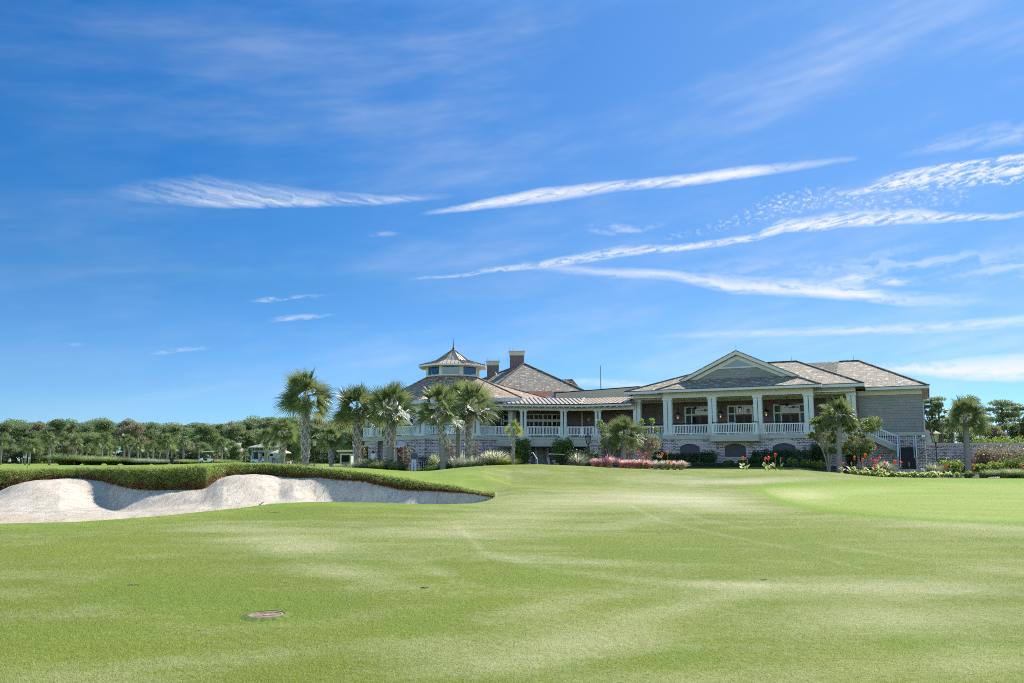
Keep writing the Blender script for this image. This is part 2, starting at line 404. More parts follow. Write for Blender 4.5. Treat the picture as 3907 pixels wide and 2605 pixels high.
# broad thin veils, strongest to the right
_u, _v = AZg * math.cos(.15) + ELg * math.sin(.15), -AZg * math.sin(.15) + ELg * math.cos(.15)
veil = fbm(_u * 2.2 + 3, _v * 9 + 1, 6, .6)
vm_ = sstep(veil, .35, 1.0) * (.14 + np.interp(AZg, [-.55, .6], [0, .34])) * (.6 + .5 * sstep(fbm(_u * 7 + 5, _v * 60 + 2, 4), .25, .75))
clear = clear * (1 - vm_) * (1 - .13 * sstep(AZg, -.5, .5) * sstep(ELg, .02, .2))
edge_ = np.minimum(np.minimum(SX + 140, 4047 - SX) / 120, np.minimum(SY + 60, 5000) / 55).clip(0, 1)
dens = (1 - clear) * edge_
RD = 7000.0
cv = np.stack([DX * RD, DY * RD, DZ * RD + CAMZ], -1).reshape(-1, 3)
ci = np.arange(SX.size).reshape(SX.shape)
cf = np.stack([ci[:-1, :-1], ci[1:, :-1], ci[1:, 1:], ci[:-1, 1:]], -1).reshape(-1, 4)
dm = dens.reshape(-1)[cf].max(1) > .004; cf = cf[dm]
us = np.unique(cf); re_ = np.zeros(SX.size, dtype=np.int64); re_[us] = np.arange(len(us))
cm, t, b = newmat('cirrus'); out = cm.node_tree.nodes['Material Output']
em = t.node('ShaderNodeEmission'); em.inputs[0].default_value = (.90, .94, 1.0, 1); em.inputs[1].default_value = .70
tr = t.node('ShaderNodeBsdfTransparent'); mx = t.n.new('ShaderNodeMixShader'); t.put(mx.inputs[0], t.m('MULTIPLY', t.attr('cloud_amount'), .95))
t.l.new(tr.outputs[0], mx.inputs[1]); t.l.new(em.outputs[0], mx.inputs[2]); t.l.new(mx.outputs[0], out.inputs[0])
cm.cycles.emission_sampling = 'NONE'
clo = fast_mesh('clouds', cv[us], re_[cf], cm, None, {'cloud_amount': dens.reshape(-1)[us]}, True); tag(clo, 'thin white cirrus streaks high across the blue sky', 'clouds', kind='stuff')
t = NT(W.node_tree)
hs = t.n.new('ShaderNodeHueSaturation'); t.l.new(sky.outputs[0], hs.inputs['Color']); hs.inputs['Saturation'].default_value = 1.2
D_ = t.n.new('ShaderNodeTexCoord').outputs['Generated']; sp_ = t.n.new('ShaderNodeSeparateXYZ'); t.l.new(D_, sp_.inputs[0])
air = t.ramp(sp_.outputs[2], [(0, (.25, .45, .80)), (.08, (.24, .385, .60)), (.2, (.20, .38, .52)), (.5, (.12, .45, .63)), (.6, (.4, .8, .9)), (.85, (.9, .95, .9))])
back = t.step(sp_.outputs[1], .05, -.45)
fill_behind = t.ramp(sp_.outputs[2], [(0, (.55, .56, .60)), (.12, (1.75, 1.42, 1.2)), (.35, (2.5, 1.85, 1.4)), (.6, (1.2, 1.0, .88)), (.9, (.8, .85, .85))])  # sky behind the camera brightened, an added fill for the shaded fronts
skyc = t.mix(1.0, hs.outputs[0], t.mix(back, air.outputs[0], fill_behind.outputs[0]), 'MULTIPLY')
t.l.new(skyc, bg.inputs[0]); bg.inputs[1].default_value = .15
SC.view_settings.view_transform = 'Standard'; SC.view_settings.look = 'None'; SC.view_settings.exposure = .55; SC.view_settings.gamma = 1
try: SC.view_settings.use_curve_mapping = False
except Exception: pass
SC.cycles.use_denoising = False; SC.cycles.filter_width = 1.0; SC.cycles.max_bounces = 6; SC.cycles.transparent_max_bounces = 8
# ---------------------------------------------------------------- terrain
def sst(x, a, b):
    q = np.clip((x - a) / (b - a), 0, 1); return q * q * (3 - 2 * q)
def yz(y, Y): return CAMZ - (np.asarray(y, float) - 1742) / 3131.0 * Y
KX = [-1500, -400, 0, 300, 600, 900, 1080, 1200, 1300, 1400, 1500, 1580, 1650, 1750, 1850, 1950, 2050, 2245, 2400, 2610, 2786, 3049, 3195, 3280, 3371, 3600, 3907, 4600]
LIPY = [1800, 1800, 1800, 1790, 1790, 1773, 1776, 1785, 1795, 1805, 1820, 1832, 1840, 1850, 1868]
CRY = [1788, 1786, 1785, 1783, 1776, 1764, 1767, 1777, 1780, 1785, 1792, 1797, 1795, 1785, 1777, 1772, 1770, 1776, 1787, 1795, 1805, 1798, 1806, 1815, 1821, 1826, 1832, 1840]
n = len(KX)
zl = np.array([float(yz(y, 37)) for y in LIPY] + [.35, .30, .22, .15, .10, .06, .04, .02, 0, 0, 0, 0, 0])
zc = np.array([float(yz(y, 50)) for y in CRY])
z62 = np.array([.75, .75, .75, .74, .75, .55, .40, .28, .25, .2, .15, .12, .15, .3, .5, .65, .7, .72, .72, .72, .74, .78, .5, .30, .18, .02, -.02, -.05])
z72 = np.array([.7, .7, .7, .7, .6, .45, .35, .28, .28, .3, .3, .3, .32, .5, .7, .8, .85, .88, .9, 1.0, 1.05, 1.05, 1.0, .95, .9, .7, .5, .5])
z85 = np.array([.5, .5, .5, .5, .4, .3, .3, .3, .35, .4, .4, .4, .4, .5, .7, .8, .85, .9, .9, 1.0, 1.0, 1.0, 1.0, 1.0, .9, .8, .7, .7])
ROWS = [(-60, np.zeros(n)), (24, np.zeros(n)), (30, zl * .15), (37, zl), (43, np.where(np.arange(n) < 15, zl * .45 + zc * .55, np.minimum(zl, zc) * .5 + .08)),
        (50, zc), (57, zc * .75 + z62 * .25 - .02), (62, z62), (72, z72), (85, z85), (110, z85 * .7), (170, np.full(n, .04)), (260, np.full(n, -.1)), (5000, np.full(n, -.3))]
RY = np.array([r[0] for r in ROWS], float); RZ = np.stack([r[1] for r in ROWS])
def base_z(px, Y):
    px = np.clip(px, KX[0], KX[-1]); Y = np.clip(Y, RY[0], RY[-1])
    ix = np.clip(np.searchsorted(KX, px) - 1, 0, n - 2); kx = np.array(KX, float)
    fx = (px - kx[ix]) / (kx[ix + 1] - kx[ix])
    iy = np.clip(np.searchsorted(RY, Y) - 1, 0, len(RY) - 2); fy = (Y - RY[iy]) / (RY[iy + 1] - RY[iy]); fy = fy * fy * (3 - 2 * fy) * .6 + fy * .4
    a = RZ[iy, ix] * (1 - fx) + RZ[iy, ix + 1] * fx; b = RZ[iy + 1, ix] * (1 - fx) + RZ[iy + 1, ix + 1] * fx
    return a * (1 - fy) + b * fy
NX = [-900, 0, 300, 600, 850, 945, 1040, 1200, 1500, 1700, 1800, 1850, 1880, 1896]
NY = [1994, 1992, 1987, 1972, 1953, 1946, 1937, 1931, 1927, 1925, 1920, 1913, 1906, 1900]
def flatY(y): return CAMZ * 3131.0 / (np.asarray(y, float) - 1742)
BX = [-900, -200, 0, 52, 143, 230, 301, 402, 473, 517, 600, 650, 740, 793, 834, 868, 937, 1009, 1109, 1224, 1301, 1395, 1446, 1531, 1616, 1743, 1828, 1870, 1896]
BE = [1870, 1870, 1875, 1853, 1836, 1825, 1822, 1834, 1852, 1862, 1866, 1866, 1865, 1860, 1828, 1815, 1811, 1809, 1820, 1820, 1828, 1834, 1846, 1864, 1868, 1875, 1882, 1890, 1899]
BYD = [36, 36, 36, 36.4, 37.2, 37.6, 37.8, 37.2, 36.2, 35.6, 35.2, 35.2, 35.3, 35.6, 36.6, 37.6, 38.2, 38.4, 38, 37.6, 37.2, 36.8, 36.4, 36, 35.6, 34.6, 33.8, 33.2, 32.6]
def bunker(px):
    near = flatY(np.interp(px, NX, NY)); near = np.where(px > 1896, 33.2, near)
    back = np.interp(px, BX, BYD); ze = yz(np.interp(px, BX, BE), back); zt = np.interp(px, KX, zl)
    inside = px < 1893
    return near, back, ze, zt, inside
S0X = [-900, 0, 240, 340, 420, 640, 780, 860, 1010, 1070, 1130, 1200, 1300, 1500, 1900]
S0V = [.3, .3, .38, .68, .80, .80, .66, .38, .42, .62, .56, .7, .78, .80, .8]
def ground_z(px, Y, full=False):
    px = np.asarray(px, float); Y = np.asarray(Y, float)
    z = base_z(px, Y)
    X = (px - CX) / 3131 * np.maximum(Y, 6)
    z = z + (.035 * np.sin(X * .31 + Y * .17) + .025 * np.sin(X * .13 - Y * .43 + 1.3) + .015 * np.sin(X * .9 + 1) * np.sin(Y * .7)) * sst(Y, 5, 14) * (1 - sst(Y, 60, 75) * .7)
    near, back, ze, zt, ins = bunker(px)
    # drain hollow
    gxx, gyy = DRAIN
    r2 = ((X - gxx) ** 2 + (Y - gyy) ** 2)
    z = z - .05 * np.exp(-r2 / .9)
    tip = sst(px, 1900, 1700)
    tip = 1 - sst(px, 1720, 1893)
    s = np.clip((Y - near) / np.maximum(back - near, .2), 0, 1)
    floor = (-.19 - .20 * sst(px, 1120, 1300) - .12 * np.exp(-((px - 520) / 170.0) ** 2)) * tip
    zs = floor + (np.maximum(ze, floor + .02) - floor) * np.power(sst(s, np.interp(px, S0X, S0V), 1.03), 1.15)
    bul = (.34 * np.exp(-((px - 130) / 120) ** 2) * np.exp(-((s - .80) / .13) ** 2)
           + .34 * np.exp(-((px - 940) / 110) ** 2) * np.exp(-((s - .76) / .16) ** 2)
           + .26 * np.exp(-((px - 1130) / 60) ** 2) * np.exp(-((s - .70) / .13) ** 2)
           - .22 * np.exp(-((px - 450) / 130) ** 2) * np.exp(-((s - .78) / .14) ** 2)
           - .16 * np.exp(-((px - 1330) / 110) ** 2) * np.exp(-((s - .75) / .15) ** 2))
    zs = zs + bul * tip + .025 * np.sin(X * 2.1 + Y * 1.1) * np.sin(Y * 1.7 - X * .4) * tip + .012 * np.sin(X * 7.3 + 2 * np.sin(Y * 2)) * tip
    zs = np.where(s < .12, z * (1 - sst(s, 0, .10)) + zs * sst(s, 0, .10), zs)
    sand = ins & (Y > near) & (Y < back)
    wob = .06 * np.sin(X * 3.1) + .04 * np.sin(X * 7.7 + 1)
    q = Y - back
    lipz = ze + (zt - ze) * np.power(np.clip(q / (.42 + wob), 0, 1), .6)
    zb = lipz * (1 - sst(q, .5, 6)) + z * sst(q, .5, 6)
    out = np.where(sand, zs, np.where(ins & (Y >= back), zb, z))
    if full: return out, sand, np.where(ins, Y - back, 99.0), near
    return out
_d = at(1016, 2338, 1.0); DRAIN = (0, 9.0)
_r = ray(1016, 2338); _t = -CAMZ / _r[2]; DRAIN = (_r[0] * _t, _r[1] * _t)
def gpx(X, Y): return CX + X / max(Y, 6) * 3131
def G(X, Y): return float(ground_z(gpx(X, Y), Y))
def GP(px, Y):                                         # ground point at image column px, distance Y
    return Vector((gx(px, Y), Y, float(ground_z(px, Y))))

rows = [-5000, -2000, -900, -400, -200, -100, -60, -40, -25, -12, -4, 0, 2.5, 4, 5]
y = 5.3
while y < 70:
    rows.append(y); y += min(max(y * y / 1150, .035), .20 if 27 < y < 52 else .26)
while y < 5200: rows.append(y); y *= 1.035
rows = np.array(sorted(set(rows + [27.0, 36.0])))
I27, I36 = int(np.argmin(abs(rows - 27))), int(np.argmin(abs(rows - 36)))
cols = list(np.arange(-24000, -1600, 1600)) + list(np.arange(-1600, -120, 60)) + list(np.arange(-120, 4040, 5.5)) + list(np.arange(4040, 5600, 60)) + list(np.arange(5600, 26000, 1600))
cols = np.array(cols, float)
PX, YY = np.meshgrid(cols, rows)
_nr, _bk, _, _, _ = bunker(np.minimum(cols, 1893)); _bk = np.maximum(_bk, _nr + .02); _w = 1 - sst(cols, 1896, 2300)
for j in range(len(cols)):
    n_ = _nr[j] * _w[j] + 27 * (1 - _w[j]); b_ = _bk[j] * _w[j] + 36 * (1 - _w[j])
    YY[:, j] = np.interp(rows, [-5300, 16, 27, 36, 47, 5300], [-5300, 16, n_, b_, 47, 5300])
XX = (PX - CX) / 3131 * np.where(YY >= 6, YY, 6 + (6 - YY) * .8)
ZZ, SAND, QB, NEAR = ground_z(PX, YY, True)
ROWI = np.repeat(np.arange(len(rows))[:, None], len(cols), 1)
PY = 1742 + (CAMZ - ZZ) / np.maximum(YY, 1) * 3131       # survey row of each ground point
def blob(x, y, rx, ry, a=1, rot=0):
    c, s_ = math.cos(rot), math.sin(rot); dx, dy = PX - x, PY - y
    return a * np.exp(-(((dx * c + dy * s_) / rx) ** 2 + ((-dx * s_ + dy * c) / ry) ** 2))
dry = np.zeros_like(PX)
for b_ in [(1150,2070,260,38,.9,.08),(930,2010,260,18,.5,0),(1500,2020,380,22,.45,0),(1900,1985,330,60,.55,-.1),(2250,1900,330,34,.7,0),(2600,1900,260,30,.75,0),(2750,1925,260,26,.6,.1),
           (2850,1834,300,12,1.0,-.02),(2520,1822,180,14,.6,0),(3060,1885,120,22,1.1,.05),(3300,1870,120,10,.5,0),(3600,1840,300,9,.3,0),(3750,2000,300,26,.7,.05),(3500,1985,300,18,.5,.05),
           (1350,2180,220,30,.65,.15),(2200,2130,330,16,.6,.05),(2950,2225,420,22,.35,.03),(3450,2225,380,30,.8,.02),(2100,2290,260,28,.6,-.15),(2600,2290,300,34,.6,-.2),
           (3300,2330,420,60,.6,0),(2300,2400,330,60,.55,-.1),(3700,2480,260,60,.5,0),(1900,2500,380,50,.45,-.1),(1500,2440,300,40,.35,0),(400,2560,380,40,.45,0),(900,2480,330,24,.35,-.05),(200,2180,260,22,.25,0),(160,2055,160,14,.3,0),(2400,1990,250,20,.45,-.1),(2650,2560,500,50,.35,0),(3800,2160,200,24,.45,0),(2000,1800,300,9,.35,0),(1700,2180,140,20,.4,.3)]:
    dry += blob(*b_)
green_ = np.zeros_like(PX)
for b_ in [(2520,2110,360,32,.55,.1),(2000,2180,240,32,.6,0),(3250,2130,300,30,.5,.08),(700,2250,460,70,.5,.1),(300,2400,420,60,.5,0),(1650,2330,280,40,.45,-.15),(3500,2420,260,30,.4,0),(2500,2480,300,30,.4,-.1),(1150,2290,240,26,.6,0),(1100,1960,130,12,1.1,-.05),(3000,2050,200,24,.4,.05),(300,2060,360,30,.35,0)]:
    green_ += blob(*b_)
def lineblob(pts, w, a):
    out = np.zeros_like(PX)
    for (x0, y0), (x1, y1) in zip(pts[:-1], pts[1:]):
        L = math.hypot(x1 - x0, y1 - y0); ux, uy = (x1 - x0) / L, (y1 - y0) / L
        al = np.clip((PX - x0) * ux + (PY - y0) * uy, 0, L)
        d = np.hypot(PX - x0 - al * ux, (PY - y0 - al * uy))
        out = np.maximum(out, a * np.exp(-(d / w) ** 2))
    return out
dry += lineblob([(2400,1925),(2520,1985),(2700,2025),(3000,2083),(3270,2160)], 5, .35) + lineblob([(2560,1935),(2700,1985),(2950,2030),(3200,2080),(3480,2128)], 5, .25)
dry += lineblob([(1750,2000),(1850,2100),(2100,2160),(2500,2205),(2900,2218)], 12, .35)
# putting green and its collar on the right
gpoly_x = [2900, 2925, 2990, 3100, 3300, 3600, 3907, 4400]; glow = [1862, 1890, 1915, 1938, 1962, 1982, 1992, 2000]
gup = [1862, 1850, 1846, 1842, 1838, 1834, 1834, 1840]
lo = np.interp(PX, gpoly_x, glow); hi = np.interp(PX, gpoly_x, gup)
edge = np.minimum(PY - hi, lo - PY)
pgreen = sst(edge, -2, 6) * (PX > 2895) * (YY < 60)
collar = np.exp(-(edge / 12) ** 2) * (PX > 2780) * sst(PX, 2780, 2900) * (YY < 60)
# rough grass on the bunker lip and the plateau behind it; planting beds; sand edges
rough_ = np.where(PX < 1960, np.exp(-np.clip(QB - .3, 0, 99) / 3.0), 0) * (QB > -.1) * (QB < 90)
plat = (PX < 2000) * sst(YY, 36, 39) * (1 - sst(PX, 1750, 2000))
rough_ = np.clip(rough_ + plat * .6 + np.exp(-((YY - NEAR + .7) / .8) ** 2) * (PX < 1880) * .7 * (YY < NEAR + .2), 0, 1)
bedx = [1125, 1140, 1300, 1580, 1960, 2330, 2420, 2800, 3060, 3180, 3260, 3400, 4600]
bedy = [62, 58.5, 57, 57, 57, 57.5, 60, 66.5, 66.0, 58, 56.6, 56.2, 56.2]
bed = (PX > 1130) * (YY > np.interp(PX, bedx, bedy)) * (YY < 96) * (PX < 5200)
bed = bed * np.where((PX > 1130) & (YY > 66) & (PX < 1360), 0, 1)
q_ = np.where(QB > 90, 9, QB)
soil = (PX < 1896) * np.exp(-((q_ + .02) / .16) ** 2)
shp = PX.shape
attrs = dict(dry=np.clip(dry, 0, 1.2), green=np.clip(green_, 0, 1.2), pgreen=pgreen, collar=collar, rough=rough_, bed=bed.astype(float), soil=soil)
idx = np.arange(PX.size).reshape(shp)
faces = np.stack([idx[:-1, :-1], idx[:-1, 1:], idx[1:, 1:], idx[1:, :-1]], -1).reshape(-1, 4)
sf = ((ROWI[:-1, :-1] >= I27) & (ROWI[:-1, :-1] < I36) & (PX[:-1, 1:] < 1893)).reshape(-1)
V = np.stack([XX, YY, ZZ], -1).reshape(-1, 3)

def mat_turf(name, blades=False):
    m, t, b = newmat(name); p = t.pos(); out = m.node_tree.nodes['Material Output']
    big = t.noise(p, .16, 4, .6); mid = t.noise(p, .9, 5, .65); fine = t.noise(p, 34, 3, .75); fin2 = t.noise(p, 9, 4, .7)
    streak = t.noise(t.map(p, (.20, .75, 1), (0, 0, .25)), 1, 5, .6)
    dryv = t.m('ADD', t.m('MULTIPLY', t.attr('dry'), .62), t.m('MULTIPLY', t.m('SUBTRACT', t.m('ADD', t.m('MULTIPLY', mid, .5), t.m('ADD', t.m('MULTIPLY', fin2, .5), t.m('MULTIPLY', streak, .7))), .85), 1.25))
    dryv = t.m('SUBTRACT', dryv, t.m('MULTIPLY', t.attr('green'), .35))
    g = t.mix(t.lin(big, .3, .7), (.165, .218, .027), (.235, .265, .036))
    g = t.mix(t.m('MULTIPLY', t.attr('green'), .5), g, (.15, .255, .028))
    c = t.mix(t.lin(dryv, -.05, .85), g, (.50, .475, .26))
    pg = t.mix(t.lin(t.m('ADD', t.m('MULTIPLY', streak, .6), t.m('MULTIPLY', t.attr('dry'), .45)), .2, .85), (.25, .33, .04), (.46, .48, .18))
    c = t.mix(t.attr('pgreen'), c, pg)
    c = t.mix(t.m('MULTIPLY', t.attr('collar'), .85), c, (.19, .31, .018))
    c = t.mix(t.m('MULTIPLY', t.attr('rough'), .85), c, t.mix(t.lin(mid, .3, .7), (.15, .27, .026), (.30, .40, .06)))
    # single dry blades / clippings
    c = t.mix(t.m('MULTIPLY', t.step(fine, .60, .78), t.m('ADD', .18, t.m('MULTIPLY', t.lin(dryv, 0, .9), .5))), c, (.60, .59, .38))
    c = t.mix(t.m('MULTIPLY', t.step(fine, .46, .26), .75), c, t.mix(.7, c, (.03, .06, .01)))
    if blades:
        f = t.attr('rnd'); c = t.mix(1.0, c, (1.35, 1.35, 1.3), 'MULTIPLY'); c = t.mix(t.m('MULTIPLY', f, .6), c, (.70, .72, .42)); c = t.mix(t.m('MULTIPLY', t.step(f, .3, 0), .4), c, (.08, .14, .02))
        t.put(b.inputs['Base Color'], c); b.inputs['Roughness'].default_value = .45
        tr = t.node('ShaderNodeBsdfTranslucent'); t.put(tr.inputs[0], c); mx = t.n.new('ShaderNodeMixShader'); mx.inputs[0].default_value = .45
        t.l.new(b.outputs[0], mx.inputs[1]); t.l.new(tr.outputs[0], mx.inputs[2]); t.l.new(mx.outputs[0], out.inputs[0]); return m
    c = t.mix(t.m('MULTIPLY', t.attr('soil'), t.step(t.noise(p, 6, 3), .35, .6)), c, (.20, .085, .035))
    mulch = t.mix(t.step(t.noise(p, 22, 3, .8), .4, .6), (.045, .03, .022), (.16, .10, .07))
    c = t.mix(t.attr('bed'), c, mulch)
    t.put(b.inputs['Base Color'], c); b.inputs['Roughness'].default_value = .9; b.inputs['Specular IOR Level'].default_value = .15
    h = t.m('ADD', t.m('MULTIPLY', fine, .7), t.m('ADD', t.m('MULTIPLY', fin2, 1.0), t.m('MULTIPLY', t.noise(p, 90, 2), .35)))
    t.put(b.inputs['Normal'], t.bump(h, .85, .035)); return m
M['turf'] = mat_turf('turf'); M['blades'] = mat_turf('turf_blades', True)
def mat_sand():
    m, t, b = newmat('bunker_sand'); p = t.pos()
    n = t.noise(p, .8, 4); rk = t.noise(t.map(p, (5, 1.4, 1.4), (0, 0, .55)), 1, 3, .7, .4); f = t.noise(p, 26, 3, .8)
    c = t.mix(t.lin(n, .35, .65), (.58, .50, .40), (.72, .63, .51))
    c = t.mix(t.step(t.attr('tan'), .1, .8), c, (.64, .54, .40))
    c = t.mix(t.m('MULTIPLY', t.step(t.m('ADD', t.m('MULTIPLY', f, .5), t.m('MULTIPLY', rk, .5)), .50, .38), .75), c, (.34, .28, .21))  # low rake marks darkened in the colour to deepen their shade
    t.put(b.inputs['Base Color'], c); b.inputs['Roughness'].default_value = .95; b.inputs['Specular IOR Level'].default_value = .1
    t.put(b.inputs['Normal'], t.bump(t.m('ADD', t.m('MULTIPLY', rk, 1.0), t.m('MULTIPLY', f, .55)), 1.0, .085)); return m
M['sand'] = mat_sand()
def submesh(name, fmask, mat, keep):
    fs = faces[fmask]; used = np.unique(fs); re = np.full(PX.size, -1, dtype=np.int64); re[used] = np.arange(len(used))
    a = {k: v.reshape(-1)[used] for k, v in keep.items()}
    return fast_mesh(name, V[used], re[fs], mat, None, a, True)
gob = submesh('ground', ~sf, M['turf'], attrs); tag(gob, kind='structure')
sfr = np.clip((YY - NEAR) / np.maximum(5, .1), 0, 1)
sob = submesh('bunker_sand', sf, M['sand'], dict(tan=1 - sst(YY - NEAR, 4.6, 6.6))); tag(sob, kind='structure')

# ---- real grass blades near the camera and along the mown edges (one mass)
def attr_at(px, Y, arr):
    ix = np.clip(np.searchsorted(cols, px) - 1, 0, len(cols) - 2); iy = np.clip(np.searchsorted(rows, Y) - 1, 0, len(rows) - 2)
    return arr[iy, ix]
def blades_mesh(name, P, H, Wd, lean, az, mat, extra, label=None):
    n_ = len(P); sx = np.cos(az); sy = np.sin(az)
    rot = RNG.uniform(0, 2 * np.pi, n_)
    wx, wy = np.cos(rot) * Wd / 2, np.sin(rot) * Wd / 2
    z0 = np.zeros(n_)
    a = P + np.stack([-wx, -wy, z0 - .004], 1); b2 = P + np.stack([wx, wy, z0 - .004], 1)
    tip_ = P + np.stack([sx * lean, sy * lean, H], 1)
    v = np.stack([a, b2, tip_], 1).reshape(-1, 3); fc = np.arange(n_ * 3).reshape(-1, 3)
    ex = {k: np.repeat(q, 3) for k, q in extra.items()}
    return fast_mesh(name, v, fc, mat, None, ex)
def scatter_blades(n_, ymin, ymax, pw, h, w):
    u_ = RNG.uniform(0, 1, n_); Yb = (ymin ** pw + u_ * (ymax ** pw - ymin ** pw)) ** (1 / pw)
    px = RNG.uniform(-60, 3960, n_)
    nr = bunker(px)[0]; ok = (Yb < nr - .05) | (px > 1900)
    X = (px - CX) / 3131 * Yb; ok &= ((X - DRAIN[0]) ** 2 + (Yb - DRAIN[1]) ** 2) > .195 ** 2
    px, Yb, X = px[ok], Yb[ok], X[ok]
    z = ground_z(px, Yb); m_ = len(px)
    hh = h * RNG.uniform(.5, 1.3, m_) * (1 + .02 * (Yb - 6)); ww = w * (.6 + .07 * Yb)
    sc_ = 1 - .6 * attr_at(px, Yb, pgreen)
    ex = {k: attr_at(px, Yb, attrs[k]) for k in ('dry', 'green', 'pgreen', 'collar', 'rough')}
    ex['rnd'] = RNG.uniform(0, 1, m_) ** 1.5
    return np.stack([X, Yb, z], 1), hh * sc_, ww, hh * RNG.uniform(0, 1.1, m_), RNG.uniform(0, 2 * np.pi, m_), ex
P_, H_, W_, L_, A_, E_ = scatter_blades(420000, 5.8, 26, .35, .016, .0036)
o = blades_mesh('grass', P_, H_, W_, L_, A_, M['blades'], E_); tag(o, 'short mown grass blades standing on the near fairway', 'grass', kind='stuff')
# shaggy grass hanging over the bunker lip
def lip_grass():
    n_ = 85000; px = RNG.uniform(-300, 1888, n_); near, back, ze, zt, ins = bunker(px)
    q = RNG.uniform(0, 1, n_) ** 1.1 * 1.15 - .03
    top = q > .42
    hgt = zt - ze
    Y = back + q; z = ground_z(px, Y); X = (px - CX) / 3131 * Y
    # most blades start on the steep face
    face = RNG.uniform(0, 1, n_) < .62
    fz = RNG.uniform(0, 1, n_)
    z = np.where(face, ze + hgt * fz, z); Y = np.where(face, back + .42 * fz ** 1.6 - .04, Y); X = (px - CX) / 3131 * Y
    rel = np.where(face, fz, 1.0)
    L = RNG.uniform(.06, .24, n_) * (1 + .5 * (np.sin(px * .045) + np.sin(px * .013 + 1)) * .4) * (.5 + .5 * np.clip(hgt / .6, .3, 1.2))
    az = RNG.normal(-np.pi / 2, .8, n_)
    wd = RNG.uniform(.012, .03, n_)
    out = RNG.uniform(.3, 1.0, n_) * L
    H = np.where(face, RNG.uniform(-.9, .5, n_) * L, RNG.uniform(.1, .7, n_) * L)
    tipx = np.cos(az) * out; tipy = np.sin(az) * out
    rot = RNG.uniform(0, 2 * np.pi, n_); wx, wy = np.cos(rot) * wd / 2, np.sin(rot) * wd / 2
    P = np.stack([X, Y, z], 1)
    a = P + np.stack([-wx, -wy, -wd * .3], 1); b2 = P + np.stack([wx, wy, wd * .3], 1)
    tp = P + np.stack([tipx, tipy, H], 1)
    v = np.stack([a, b2, tp], 1).reshape(-1, 3)
    m, t, b = newmat('lip_grass'); out_ = m.node_tree.nodes['Material Output']
    f = t.attr('rnd'); rl = t.m('ADD', t.attr('rel'), t.m('MULTIPLY', t.m('SUBTRACT', t.noise(t.pos(), 1.6, 3), .5), .9))
    gr = t.ramp(f, [(0, (.07, .11, .02)), (.5, (.26, .34, .055)), (1, (.60, .62, .26))]).outputs[0]
    br = t.ramp(f, [(0, (.06, .028, .010)), (.6, (.26, .12, .04)), (1, (.46, .27, .12))]).outputs[0]
    c = t.mix(t.step(rl, .18, .62), br, gr); t.put(b.inputs['Base Color'], c); b.inputs['Roughness'].default_value = .6
    tr = t.node('ShaderNodeBsdfTranslucent'); t.put(tr.inputs[0], c); mx = t.n.new('ShaderNodeMixShader'); mx.inputs[0].default_value = .5
    t.l.new(b.outputs[0], mx.inputs[1]); t.l.new(tr.outputs[0], mx.inputs[2]); t.l.new(mx.outputs[0], out_.inputs[0])
    ex = dict(rnd=np.repeat(RNG.uniform(0, 1, n_), 3), rel=np.repeat(rel, 3))
    return fast_mesh('lip_grass', v, np.arange(n_ * 3).reshape(-1, 3), m, None, ex)
tag(lip_grass(), 'shaggy grass and brown thatch hanging over the bunker lip', 'grass', kind='stuff')

# ---- drain grate
def drain():
    x, y = DRAIN; z = G(x, y) + .022
    o = thing('drain_grate', 'round rusty drain grate sunk in the near fairway', 'drain grate', (x, y, z))
    fr = Frame(x, y, -14); rust = plain('rusty_iron', (.38, .26, .20), .75, .25, 30, .3)
    mb = MB(fr); n_ = 40; vs = []; r0, r1 = .187, .158
    for r_, zz in ((r0, -.02), (r0, .004), (r1, .004), (r1, -.02)):
        for k in range(n_): vs.append((r_ * math.cos(2*math.pi*k/n_), r_ * math.sin(2*math.pi*k/n_), z + zz))
    fs = [(i*n_+k, i*n_+(k+1)%n_, (i+1)*n_+(k+1)%n_, (i+1)*n_+k) for i in range(3) for k in range(n_)]
    mb.add(vs, fs).build('rim', rust, o)
    mb = MB(fr)
    for i in range(-6, 7):
        u = i * .0240; h = math.sqrt(max(.157 ** 2 - u * u, 0)); mb.box(u - .0058, u + .0058, -h, h, z - .02, z - .002)
    for v in (-.085, 0, .085):
        h = math.sqrt(.157 ** 2 - v * v); mb.box(-h, h, v - .014, v + .014, z - .019, z - .0005)
    for sg in (-1, 1):
        pts = []
        for k in range(9):
            a = math.acos(.13 / .158) * (1 - k / 4.0); pts.append((sg * .158 * math.cos(a), .158 * math.sin(a)))
        mb.zprism(pts if sg > 0 else pts[::-1], z - .018, z - .0015)
    mb.build('bars', rust, o)
    MB(fr).lathe(0, 0, [(.03, z - .002), (.03, z + .003), (.02, z + .005)], 16).build('boss', plain('worn_iron', (.62, .45, .30), .5, .1, 20, .5), o)
    MB(fr).lathe(0, 0, [(.157, z - .02), (.157, z - .012)], 24).build('pit', M['dark'], o)  # black disc just above the turf, painting the shade below the bars
    mb = MB(fr); vs = []
    for r_, zz in ((.30, -.026), (.215, .006), (.198, .010), (.189, -.01)):
        for k in range(n_): q = r_ * (1 + (.05 * math.sin(k * 2.3) + .03 * math.sin(k * 5.1)) * (r_ > .2)); vs.append((q * math.cos(2*math.pi*k/n_), q * math.sin(2*math.pi*k/n_), z + zz))
    mb.add(vs, fs).build('turf_edge', plain('turf_edge', (.15, .21, .04), .95, .5, 60, bump=.5), o)
drain()
